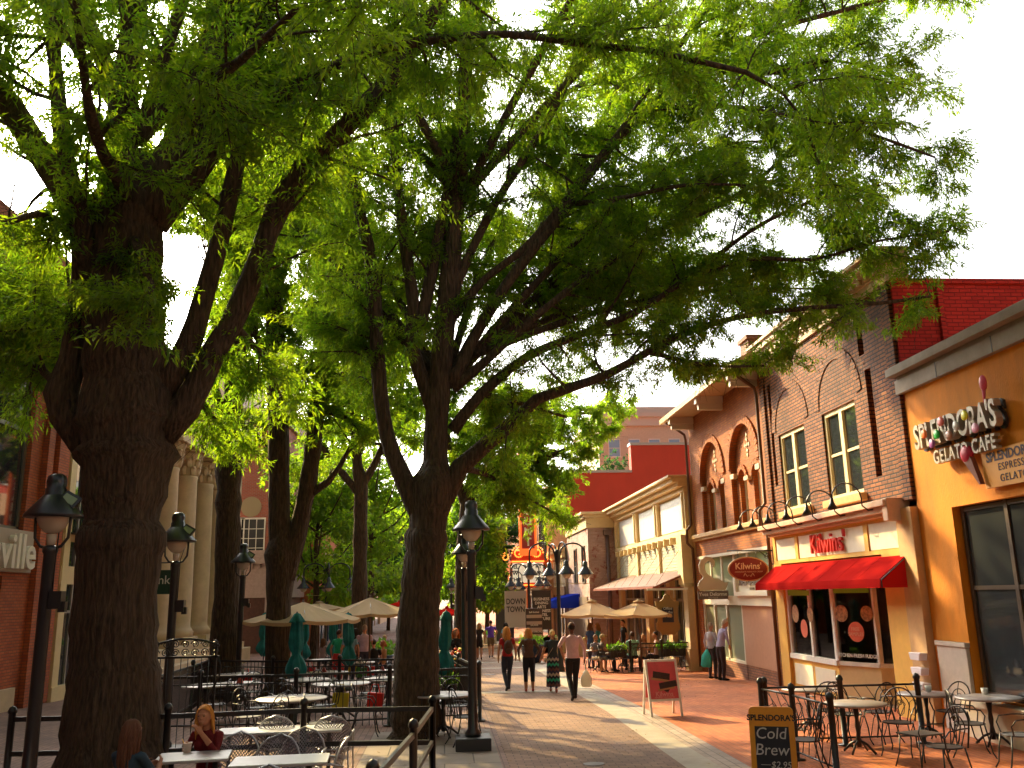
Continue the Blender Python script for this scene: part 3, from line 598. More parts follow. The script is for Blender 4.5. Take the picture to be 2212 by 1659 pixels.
# theatre
th = thing('theatre_building', 'theatre with huge plain red side wall and orange lit marquee', 'building', (8, 60, 0))
M_rw = mat('red_render', (.50, .05, .028), .85, var=.16, vscale=.35, bump=.1, stretch=(1, 1, .35))
b = MB(); pA = atY(1222, 1022, 60.4); pB = atY(1365, 1022, 60.4); pC = atY(1365, 962, 60.4); pD = atY(1600, 955, 60.4)
b.mm(pA.x, pB.x, 60.4, 66, -1, pA.z); b.mm(pB.x, 34, 60.4, 61.2, -1, pC.z); b.build('side_wall', M_rw, th)
b = MB(); b.mm(pA.x-.1, pB.x-.002, 60.3, 66, pA.z, pA.z+.18); b.mm(pB.x-.05, 34, 60.3, 61.3, pC.z, pC.z+.18); b.build('coping', mat('coping_blue_grey', (.4, .36, .36), .6), th)
b = MB(); b.mm(6.9, pA.x-.01, 60.6, 66.1, -1, 9.6); b.build('wall', mat('theatre_front', (.66, .42, .24), .7, var=.1), th)
b = MB(); 
for y in (61.3, 63.0, 64.7): b.mm(6.82, 6.9, y-.5, y+.5, 4.2, 8.2)
b.mm(6.82, 6.9, 60.8, 66, -.8, 2.6); b.build('window', 'glass', th)
# marquee
mq = MB(); mY = 60.2; L0 = atY(1103, 1215, mY); L1 = atY(1178, 1258, mY)
z1, z0 = L0.z, L1.z; mq.mm(L0.x, 6.9, mY, 66, z0-.3, z1+.1); mqo = mq.build('marquee', mat('marquee_orange', (.55, .10, .02), .5), th)
b = MB(); b.mm(L0.x+.12, L1.x-.12, mY-.05, mY-.01, z0, z1-.05); b.build('letter_board', mat('lit_board', (.8, .75, .6), .5, emit=(1, .85, .6), estr=.25), mqo)
b = MB(); cx = (L0.x+L1.x)/2; wd = L1.x-L0.x
b.text("DEL            RY &", .34, FC((cx, mY-.055, z1-.3)), .005, bold=.012); b.text("W            'AN", .34, FC((cx, mY-.055, z1-.72)), .005, bold=.012); b.text("THU          7 PM", .34, FC((cx, mY-.055, z1-1.14)), .005, bold=.012)
b.build('marquee_lettering', 'black', mqo)
M_blb = mat('marquee_bulbs', (.9, .25, .05), .5, emit=(1, .22, .03), estr=1.6)
b = MB()
for i in range(24):
    for zz in (z0-.15, z1+.05): b.ball((L0.x+.1+(wd-.2)*i/23, mY-.06, zz), .055, 4)
for s in (-1, 1):
    for t in range(26):
        a = t*.42; rr = .42*(1-t/34); b.ball((cx+s*(.62+rr*math.cos(a)), mY-.06, z1+.62+rr*math.sin(a)), .055, 4)
    for t in range(16): a = t*.5; rr = .3*(1-t/24); b.ball((cx+s*(1.5+rr*math.cos(a)), mY-.06, z1+.35+rr*math.sin(a)), .05, 4)
b.build('bulbs', M_blb, mqo)
orn = [(-1.95, 0), (-1.8, .5), (-1.4, .72), (-1.1, .6), (-.95, 1.0), (-.5, 1.2), (-.15, 1.0), (0, .8), (.15, 1.0), (.5, 1.2), (.95, 1.0), (1.1, .6), (1.4, .72), (1.8, .5), (1.95, 0)]
b = MB(); b.plate([(x*wd/3.9, y) for x, y in orn], [], -.05, .05, FC((cx, mY+.05, z1+.1))); b.build('marquee_crest', mat('crest_red', (.45, .06, .015), .5), mqo)
# blade sign
bs = thing('theatre_blade_sign', 'tall red vertical theatre sign with cream letters among leaves', 'sign', (5.6, 60, 5))
BL = atY(1121, 1100, 60.0); BR = atY(1157, 1100, 60.0); zt = atY(1140, 900, 60).z; zb = atY(1140, 1192, 60).z; bx = (BL.x+BR.x)/2; bw = BR.x-BL.x
b = MB(); b.mm(BL.x+.12, BR.x-.12, 59.9, 60.3, zb+.2, zt); b.build('sign_face', mat('blade_red', (.42, .03, .02), .5), bs)
b = MB()
for x in (BL.x+.06, BR.x-.06): b.mm(x-.07, x+.07, 59.84, 60.36, zb, zt)
b.mm(BL.x, BR.x, 59.83, 60.37, zb-.25, zb+.2); b.build('sign_border', mat('blade_orange', (.8, .13, .02), .5, emit=(1, .15, .02), estr=.5), bs)
b = MB(); dz = .68
for i, ch in enumerate(reversed("PARAMOUNT")): b.text(ch, .72, FC((bx, 59.88, zb+.62+dz*i)), .01, bold=.02)
b.build('sign_lettering', mat('cream_sign_letter', (.85, .72, .5), .5), bs)
b = MB(); b.mm(BR.x, 6.95, 60.05, 60.15, zb+1.9, zb+2.02); b.mm(BR.x, 6.95, 60.05, 60.15, zb+4.9, zb+5.0); b.build('bracket', 'black', bs)
# far office block above the roofs
of = thing('office_block', 'distant beige stone office block with blue windows above the red wall', 'building', (22, 92, 0))
TL = atY(1290, 880, 90.); TR = atY(1520, 878, 90.)
b = MB(); b.mm(TL.x, TR.x+14, 90, 105, -1, TL.z-.8); b.build('wall', mat('beige_stone', (.60, .50, .38), .8, var=.1), of)
b = MB(); b.mm(TL.x-.5, TR.x+14, 89.4, 105, TL.z-1.1, TL.z-.6); b.mm(TL.x-.2, TR.x+14, 89.7, 105, TL.z-2.0, TL.z-1.1); b.mm(TL.x-.2, TR.x+14, 89.8, 105, TL.z-.6, TL.z); b.build('cornice', mat('pale_cornice', (.62, .55, .48), .8), of)
for i in range(13):
    x = TL.x+1.6+i*2.1
    for zz in (TL.z-4.3, TL.z-7.6):
        b = MB(); b.mm(x-.55, x+.55, 89.93, 89.99, zz-.85, zz+.85); b.mm(x-.08, x+.08, 89.88, 89.93, zz-.8, zz+.8) if 0 else None
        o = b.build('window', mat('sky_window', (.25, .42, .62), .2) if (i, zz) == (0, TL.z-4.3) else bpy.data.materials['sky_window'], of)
b = MB()
for i in range(13):
    x = TL.x+1.6+i*2.1
    for zz in (TL.z-4.3, TL.z-7.6): b.mm(x-.62, x-.55, 89.9, 89.98, zz-.9, zz+.9); b.mm(x+.55, x+.62, 89.9, 89.98, zz-.9, zz+.9); b.mm(x-.62, x+.62, 89.9, 89.98, zz+.85, zz+.95); b.mm(x-.7, x+.7, 89.85, 89.98, zz-1.0, zz-.85); b.mm(x-.55, x+.55, 89.9, 89.97, zz-.03, zz+.03)
b.build('window_trim', 'white', of)

# ================= left side =================
LX = FXL
M_lb = brickmat('left_red_brick', (.40, .085, .03), (.52, .13, .045), (.22, .08, .045), .22, .075, .011, var=.25, vscale=.7, bump=.5)
lb = thing('brick_shop_building', 'red brick shop at the left edge with large paned windows and pale letters', 'building', (-11, 22, 0))
def LQ(px, py): p = atX(px, py, LX); return p.y, p.z
ye = 26.2; b = MB()
box_wall(b, LX, LX, 4, ye, -.1, 11.8, [rect(19.5, 23.25, .5, 3.15), rect(19.5, 24.1, 4.3, 8.2)], .3, -1)
b.mm(LX-12, LX-.34, 4, ye, -.1, 11.6); b.mm(LX, LX+.16, 24.75, 25.1, -.1, 11.5); b.mm(LX-.02, LX+.14, 25.5, ye, -.1, 11.5); b.mm(LX-.3, LX+.25, 4, ye+.05, 11.5, 11.9)
b.build('wall', M_lb, lb)
b = MB(); b.mm(LX-.1, LX+.1, 10, 24.55, 3.25, 4.3); b.build('sign_band', mat('grey_band', (.42, .34, .28), .7), lb, .01)
b = MB(); b.text("Charlottesville", 1.2, FL((LX+.1, 24.5, 3.72)), .06, bold=.02, align='RIGHT'); b.build('wall_lettering', mat('ivory_letters', (.8, .76, .68), .5), lb)
b = MB()
for y in (19.6, 21.5, 23.2): b.mm(LX-.2, LX-.12, y-.06, y+.06, .5, 3.15)
for z in (.55, 2.4, 3.1): b.mm(LX-.2, LX-.12, 19.5, 23.25, z-.05, z+.05)
for y in (19.6, 21.7, 24.05): b.mm(LX-.2, LX-.12, y-.07, y+.07, 4.3, 8.2)
for z in (4.35, 6.9, 8.15): b.mm(LX-.2, LX-.12, 19.5, 24.1, z-.05, z+.05)
o = b.build('window', mat('dark_alu', (.14, .13, .12), .4), lb); b = MB(); b.mm(LX-.17, LX-.16, 19.5, 23.25, .5, 3.15); b.mm(LX-.17, LX-.16, 19.5, 24.1, 4.3, 8.2); b.build('pane', 'glass', o)
b = MB(); b.mm(LX-.3, LX+.12, 10, 24.3, -.1, .45); b.build('plinth', 'stone', lb)
# coffee shop (cream framed) between brick and bank
cf = thing('coffee_shop_building', 'narrow cream fronted shop between the red brick shop and the columned bank', 'building', (-11, 28.5, 0))
b = MB(); b.mm(LX-12, LX, ye+.02, 31.9, -.3, 8.6)
b.build('wall', mat('pale_stucco', (.55, .44, .30), .7, var=.08), cf)
b = MB()
for y in (26.55, 29.2, 31.6): b.mm(LX, LX+.16, y-.2, y+.2, .25, 8.5)
b.mm(LX, LX+.14, ye+.1, 31.8, 3.0, 3.5); b.mm(LX, LX+.12, ye+.1, 31.8, 8.0, 8.6); b.mm(LX, LX+.12, ye+.1, 31.8, 4.2, 4.4); b.mm(LX, LX+.2, ye+.1, 31.8, -.3, .25); b.build('trim', M_crm, cf)
b = MB()
for y in (27.4, 28.2, 30.1, 30.9): b.mm(LX+.02, LX+.08, y-.04, y+.04, .25, 8.0)
b.mm(LX+.02, LX+.08, 26.7, 31.5, 2.2, 2.28); o = b.build('window', mat('pale_alu', (.35, .34, .33), .4, .4), cf)
b = MB(); b.mm(LX+.004, LX+.03, 26.7, 31.5, .25, 8.0); b.build('pane', 'glass', o)
b = MB(); [b.mm(LX+.5, LX+.53, 26.8+i*.16, 26.83+i*.16, 4.4, 5.5) for i in range(30)]; b.mm(LX+.48, LX+.55, 26.7, 31.6, 5.5, 5.56); b.mm(LX, LX+.55, 26.7, 31.6, 4.4, 4.46); b.build('balcony_rail', 'black', cf)
n = 24; b = MB(); b.add([(LX+.163, 28.2+.28*math.cos(2*math.pi*i/n), 3.25+.28*math.sin(2*math.pi*i/n)) for i in range(n)], [tuple(range(n))]); b.build('round_emblem', mat('green_emblem', (.01, .12, .06), .4), cf)
# bank
bk = thing('columned_bank', 'pale stone bank with tall Corinthian columns and carved frieze lettering', 'building', (-11, 38, 0))
M_st = MT['stone']; BX = LX; by0, by1 = 32.0, 48.5; zE = 8.95
b = MB(); b.mm(BX-12, BX-1.2, by0, by1, -.5, zE+1.4); b.mm(BX-1.2, BX+.05, by0, by0+1.1, -.5, zE); b.mm(BX-1.2, BX+.05, by1-1.1, by1, -.5, zE); b.build('wall', M_st, bk)
b = MB()
for (x0, z0, z1) in ((.12, zE, zE+.38), (.17, zE+.38, zE+.48), (.08, zE+.48, zE+1.45), (.2, zE+1.45, zE+1.6), (.75, zE+1.95, zE+2.15), (.85, zE+2.15, zE+2.4)): b.mm(BX-1.3, BX+x0, by0-.1, by1+.1, z0, z1)
b.mm(BX-1.3, BX+.3, by0-.1, by1+.1, zE+1.6, zE+1.95)
for i in range(31): b.mm(BX+.3, BX+.7, by0+.1+i*.55, by0+.35+i*.55, zE+1.66, zE+1.94)
b.build('entablature', M_st, bk, .01)
b = MB(); ym = (by0+by1)/2; fr = Matrix(((0, 0, 1, BX-1.2), (1, 0, 0, 0), (0, 1, 0, 0), (0, 0, 0, 1)))
b.prism([(by0-.2, zE+2.4), (by1+.2, zE+2.4), (ym, zE+4.6)], 0, 1.6, fr); b.build('pediment', M_st, bk)
b = MB(); b.text("PEOPLES NATIONAL BANK", .92, FL((BX+.085, 41.2, zE+.98)), .01, bold=-.004, space=1.1); b.build('frieze_lettering', mat('carved_letter', (.33, .25, .20), .8), bk)
b = MB(); b.ball((BX+.1, 34.4, zE+.98), .3, 8, (.3, .8, 1.2)); b.build('frieze_emblem', mat('bronze_emblem', (.12, .09, .07), .5), bk)
M_bankst = M_st  # same limestone as the bank walls
for i, y in enumerate((34.6, 37.4, 40.2, 43.0, 45.8)):
    r = .52; b = MB(); z0, z1 = 1.0, 7.75
    b.lathe([(r*1.25, z0), (r*1.25, z0+.14), (r*1.3, z0+.2), (r*1.12, z0+.34), (r*1.02, z0+.4), (r, z0+.6), (r*.99, z0+2.4), (r*.86, z1-.1), (r*.92, z1), (r*.86, z1+.06)], (BX-.5, y, 0), 24)
    co = b.build('column', M_st, bk); b = MB(); b.mm(BX-1.2, BX+.2, y-.7, y+.7, .7, 1.0); b.build('column_base', M_st, co)
    b = MB(); b.lathe([(r*.84, z1+.06), (r*.86, z1+.5), (r*1.0, z1+.85), (r*1.3, z1+1.05)], (BX-.5, y, 0), 20)
    for tier, (h, rr, out, nn) in enumerate(((.1, .86, .2, 8), (.42, .9, .28, 8), (.72, 1.0, .42, 8))):
        for q in range(nn):
            a = 2*math.pi*(q+.5*(tier % 2))/nn; ca, sa = math.cos(a), math.sin(a)
            pts = [(BX-.5+ca*r*(rr+dr), y+sa*r*(rr+dr), z1+h+dh) for dr, dh in ((0, 0), (.06, .2), (out*.5, .34), (out, .36), (out+.05, .26))]
            b.tube(pts, [(.10, .03), (.13, .03), (.12, .03), (.08, .03), (.03, .02)], 6)
    b.mm(BX-.5-.78, BX-.5+.78, y-.78, y+.78, z1+1.08, z1+1.2); b.build('capital', M_st, co)
b = MB(); b.mm(BX-1.4, BX+.3, by0, by1, -.6, .7); b.mm(BX+.3, BX+.7, by0+.6, by1-.6, -.6, .45); b.mm(BX+.7, BX+1.1, by0+1, by1-1, -.6, .2); b.build('steps', M_st, bk, .01)
b = MB(); b.mm(BX-1.19, BX-1.12, 38.4, 39.9, .7, 4.4)
for y in (35.5, 36.4, 41.2, 42.0, 44.2): b.mm(BX-1.19, BX-1.15, y, y+.7, 1.6, 7); 
b.build('doorway', 'glass', bk)
s = thing('bank_sign', 'small green projecting bank sign with pale letters behind the big trunk', 'sign', (-10, 30.5, 3))
p = atY(343, 1257, 31.0); b = MB(); b.mm(p.x-.62, p.x+.42, 30.97, 31.03, p.z-.4, p.z+.38); b.build('board', mat('green_board', (.008, .05, .035), .4), s)
b = MB(); b.text("Bank", .40, FC((p.x-.02, 30.965, p.z+.05)), .004); b.text("ATM", .14, FC((p.x-.3, 30.965, p.z-.27)), .004); b.build('sign_lettering', 'white', s)
b = MB(); b.tube([(LX, 31, p.z+.62), (p.x+.5, 31, p.z+.62)], .02, 5); b.tube([(p.x-.5, 31, p.z+.62), (p.x-.5, 31, p.z+.38)], .012, 4); b.tube([(p.x+.35, 31, p.z+.62), (p.x+.35, 31, p.z+.38)], .012, 4); b.build('bracket', 'black', s)
# brick building with stone ground floor facing up the street
bb = thing('brick_corner_building', 'red brick building with white sash windows over a pale stone ground floor, between trunks', 'building', (-12, 56, 0))
bX = -9.9; bY = 56.0
b = MB(); b.mm(-24, bX, bY, 66, 5.4, 13.2); b.build('wall', brickmat('corner_brick', (.34, .07, .04), (.42, .10, .06), (.3, .2, .16), .25, .085, .014, var=.2, bump=.4), bb)
b = MB(); b.mm(-24, bX+.1, bY-.1, 66, 5.0, 5.4); b.mm(-24, bX+.3, bY-.3, 66, 4.6, 5.0); b.mm(-24, bX, bY, 66, 2.6, 4.6); b.mm(-24, bX+.2, bY-.2, 66, 13.2, 14.2)
for i in range(22): b.mm(-20+i*.46, -19.8+i*.46, bY-.12, bY-.005, 4.3, 4.6)
for x in (-10.3, -13.6, -17): b.mm(x-.4, x+.4, bY-.06, bY-.003, -1, 4.2)
b.build('stone_storey', mat('mauve_stone', (.42, .32, .30), .8, var=.15), bb)
b = MB(); b.mm(-24, bX-.1, bY+.1, 65, -1, 2.6); b.build('shop_front', mat('brown_shopfront', (.09, .035, .025), .6, var=.3), bb)
def cwin(par, xc, Y, z0, z1, w_, m='white', bars=(3, 4)):
    b = MB(); b.mm(xc-w_/2-.08, xc+w_/2+.08, Y-.06, Y-.003, z0-.1, z0); b.mm(xc-w_/2-.08, xc+w_/2+.08, Y-.05, Y-.003, z1, z1+.1)
    for s_ in (-1, 1): b.mm(xc+s_*(w_/2+.04)-.04, xc+s_*(w_/2+.04)+.04, Y-.045, Y-.003, z0, z1)
    for q in range(1, bars[0]): x = xc-w_/2+w_*q/bars[0]; b.mm(x-.02, x+.02, Y-.04, Y-.01, z0, z1)
    for q in range(1, bars[1]): z = z0+(z1-z0)*q/bars[1]; b.mm(xc-w_/2, xc+w_/2, Y-.042, Y-.012, z-.02, z+.02)
    o = b.build('window', m, par); b = MB(); b.mm(xc-w_/2, xc+w_/2, Y-.02, Y-.006, z0, z1); b.build('pane', 'glass', o)
for px in (545, 500, 455):
    p = atY(px, 1165, bY); cwin(bb, p.x, bY, p.z-1.1, p.z+1.2, 1.35)
p = atY(543, 1095, bY); b = MB(); n = 20; b.add([(p.x+.62*math.cos(2*math.pi*i/n), bY-.03, p.z+.62*math.sin(2*math.pi*i/n)) for i in range(n)], [tuple(range(n))[::-1]]); b.build('round_panel', mat('ochre_disc', (.34, .27, .16), .7), bb)
# row further on the left
simple_building('orange_painted_building', 'orange painted building with pale shuttered windows behind the forked trunk', -9.2, 66.2, 82, 11.3, mat('orange_paint', (.62, .16, .06), .75, var=.08), 2, 5, 1.3, 2.4, 3.9, 4.0, side=-1, corn=M_tan, shop=mat('blue_shop', (.06, .09, .2), .6))
simple_building('green_grey_building', 'dark green-grey building with tall white windows next to the orange one', -9.0, 82.2, 95, 12.3, mat('green_grey', (.10, .13, .10), .75), 1, 4, 1.9, 4.6, 4.8, 4.0, side=-1, corn=mat('dark_corn', (.08, .1, .08), .7), shop=M_tan)
simple_building('pilastered_tan_building', 'tan building with a row of tall narrow pilasters beyond the green-grey one', -8.8, 95.2, 125, 12.5, M_tan, 1, 9, 1.6, 5.5, 4.2, 4.0, side=-1, corn=M_tan, shop=M_tan)
simple_building('far_buff_building', 'buff building at the far left end of the street', -8.6, 125.2, 160, 11.5, M_tan, 2, 8, 1.6, 2.5, 3.2, 4.0, side=-1, corn=M_crm)
simple_building('far_brick_building', 'far brick building at the right end of the street behind the trees', 7.4, 82, 125, 11, M_ob, 2, 8, 1.6, 2.5, 3.2, 4.0, side=1, corn=M_crm, shop=M_tan)
t = thing('tower_block', 'pale grey office tower glimpsed between the trunks on the left', 'building', (-20, 95, 0))
p0 = atY(520, 930, 80.); b = MB(); b.mm(-34, p0.x, 80, 90, -1, 24.5); b.build('wall', mat('pale_grey', (.5, .46, .46), .8), t)
for i in range(4):
    for q in range(4): b = MB(); b.mm(p0.x-1.6-q*2.6, p0.x-.5-q*2.6, 79.9, 79.98, 14+i*2.6, 15.8+i*2.6); b.build('window', 'glass', t)

# the street continues behind the photographer
simple_building('rear_brick_building', 'brick building on the left behind the photographer', LX, -45, 3.9, 11, M_lb, 2, 9, 1.5, 2.2, 4.2, 3.6, side=-1, corn=M_crm, shop=M_tan, z0=-.1)
simple_building('rear_cream_building', 'cream building on the right behind the photographer', 9.3, -45, 1.9, 10, M_pk, 2, 9, 1.5, 2.2, 4.2, 3.2, side=1, corn=M_crm, shop=M_tan, z0=-.1)
g = np.random.default_rng(3); n = 900; b = MB()
for i in range(n):
    x = g.uniform(-9, 8.5); y = g.uniform(10, 42); a = g.uniform(0, 6.28); l = g.uniform(.04, .09); z = gz(y)+.012; c, s_ = math.cos(a)*l, math.sin(a)*l
    b.add([(x, y, z), (x+c*.5-s_*.16, y+s_*.5+c*.16, z+.006), (x+c, y+s_, z+.002), (x+c*.5+s_*.16, y+s_*.5-c*.16, z+.006)], [(0, 1, 2, 3)])
tag(b.build('fallen_leaves', mat('dry_leaf', (.22, .12, .03), .8, var=.5)), 'dry fallen leaves scattered over the brick paving', 'leaf litter', kind='stuff')
from mathutils import noise
# ================= trees =================
def barkmat(name, c1, c2):
    m = bpy.data.materials.new(name); m.use_nodes = True; n = m.node_tree.nodes; L = m.node_tree.links; b = n['Principled BSDF']; b.inputs['Roughness'].default_value = .92
    g = n.new('ShaderNodeNewGeometry'); mp = n.new('ShaderNodeMapping'); mp.inputs['Scale'].default_value = (1, 1, .14); L.new(g.outputs['Position'], mp.inputs[0])
    t = n.new('ShaderNodeTexNoise'); t.inputs['Scale'].default_value = 26; t.inputs['Detail'].default_value = 6; t.inputs['Roughness'].default_value = .65; L.new(mp.outputs[0], t.inputs['Vector'])
    v = n.new('ShaderNodeTexVoronoi'); v.inputs['Scale'].default_value = 11; v.feature = 'DISTANCE_TO_EDGE'; L.new(mp.outputs[0], v.inputs['Vector'])
    cr = n.new('ShaderNodeValToRGB'); cr.color_ramp.elements[0].position = .35; cr.color_ramp.elements[1].position = .68
    cr.color_ramp.elements[0].color = (*c1, 1); cr.color_ramp.elements[1].color = (*c2, 1); L.new(t.outputs['Fac'], cr.inputs[0]); L.new(cr.outputs[0], b.inputs['Base Color'])
    mu = n.new('ShaderNodeMath'); mu.operation = 'MULTIPLY_ADD'; L.new(v.outputs['Distance'], mu.inputs[0]); mu.inputs[1].default_value = 2.2; L.new(t.outputs['Fac'], mu.inputs[2])
    bp = n.new('ShaderNodeBump'); bp.inputs['Strength'].default_value = 1.0; bp.inputs['Distance'].default_value = .06; L.new(mu.outputs[0], bp.inputs['Height']); L.new(bp.outputs[0], b.inputs['Normal'])
    return m
M_bark = barkmat('bark', (.035, .023, .014), (.13, .085, .052))
def leafmat(name, cd_, ct, mixf=.5):
    m = bpy.data.materials.new(name); m.use_nodes = True; n = m.node_tree.nodes; L = m.node_tree.links; n.remove(n['Principled BSDF'])
    g = n.new('ShaderNodeNewGeometry'); 
    t = n.new('ShaderNodeTexNoise'); t.inputs['Scale'].default_value = .9; t.inputs['Detail'].default_value = 3; L.new(g.outputs['Position'], t.inputs['Vector'])
    ad = n.new('ShaderNodeMath'); ad.operation = 'ADD'; L.new(t.outputs['Fac'], ad.inputs[0]); 
    ml = n.new('ShaderNodeMath'); ml.operation = 'MULTIPLY_ADD'; L.new(g.outputs['Random Per Island'], ml.inputs[0]); ml.inputs[1].default_value = .5; ml.inputs[2].default_value = -.25
    L.new(ml.outputs[0], ad.inputs[1])
    def ramp(a, b_):
        c = n.new('ShaderNodeValToRGB'); c.color_ramp.elements[0].position = .25; c.color_ramp.elements[1].position = .8
        c.color_ramp.elements[0].color = (*a, 1); c.color_ramp.elements[1].color = (*b_, 1); L.new(ad.outputs[0], c.inputs[0]); return c
    c1 = ramp(tuple(x*.65 for x in cd_), tuple(x*1.4 for x in cd_)); c2 = ramp((ct[0]*.6, ct[1]*.8, ct[2]), (ct[0]*1.25, ct[1]*1.1, ct[2]))
    d = n.new('ShaderNodeBsdfDiffuse'); tr = n.new('ShaderNodeBsdfTranslucent'); gl = n.new('ShaderNodeBsdfGlossy'); gl.inputs[1].default_value = .45; gl.inputs[0].default_value = (.5, .55, .5, 1)
    L.new(c1.outputs[0], d.inputs[0]); L.new(c2.outputs[0], tr.inputs[0])
    x = n.new('ShaderNodeMixShader'); x.inputs[0].default_value = mixf; L.new(d.outputs[0], x.inputs[1]); L.new(tr.outputs[0], x.inputs[2])
    y = n.new('ShaderNodeMixShader'); y.inputs[0].default_value = .06; L.new(x.outputs[0], y.inputs[1]); L.new(gl.outputs[0], y.inputs[2]); L.new(y.outputs[0], n['Material Output'].inputs[0])
    return m
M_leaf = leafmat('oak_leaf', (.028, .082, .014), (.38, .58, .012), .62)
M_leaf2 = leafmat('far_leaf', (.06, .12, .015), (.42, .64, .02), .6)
def catmull(pts, step):
    P = [np.array(p, float) for p in pts]; out = []
    for i in range(len(P)-1):
        p0 = P[max(i-1, 0)]; p1 = P[i]; p2 = P[i+1]; p3 = P[min(i+2, len(P)-1)]
        n = max(1, int(np.linalg.norm((p2-p1)[:3])/step))
        for k in range(n):
            t = k/n; out.append(.5*((2*p1)+(-p0+p2)*t+(2*p0-5*p1+4*p2-p3)*t*t+(-p0+3*p1-3*p2+p3)*t**3))
    out.append(P[-1]); return out
# where the photograph shows open air rather than leaves of the near trees (crown outline)
LOW = [(-900, 1000), (-100, 930), (60, 945), (130, 900), (150, 730), (350, 730), (380, 900), (470, 1000), (600, 1010), (660, 1060), (760, 980), (850, 930), (1000, 1050), (1080, 1120), (1150, 1160), (1230, 1170), (1262, 1060), (1300, 960), (1400, 870), (1470, 835), (1600, 800), (1720, 800), (1860, 770), (2000, 690), (2090, 650), (2150, 560), (2500, 400)]
HOLES = [(1725, 520, 55, 40), (20, 400, 90, 75), (410, 560, 70, 60), (395, 690, 45, 60), (2190, 180, 90, 110), (2190, 330, 60, 90), (2150, 425, 40, 35), (2000, 135, 25, 25), (1820, 570, 40, 20), (1560, 760, 60, 20), (1960, 440, 40, 25)]
RX = [(-50, 2170), (30, 2230), (60, 2070), (110, 2060), (170, 2090), (230, 2120), (300, 2090), (400, 2125), (440, 2040), (480, 2170), (560, 2110), (650, 2100), (800, 1850)]
def keep(px, py):
    if py > np.interp(px, [a for a, _ in LOW], [b_ for _, b_ in LOW]): return False
    if -60 < py < 820 and px > np.interp(py, [a for a, _ in RX], [b_ for _, b_ in RX]) and px < 2600: return False
    for x, y, a, b_ in HOLES:
        if ((px-x)/a)**2+((py-y)/b_)**2 < 1: return False
    return True
DENS = .55
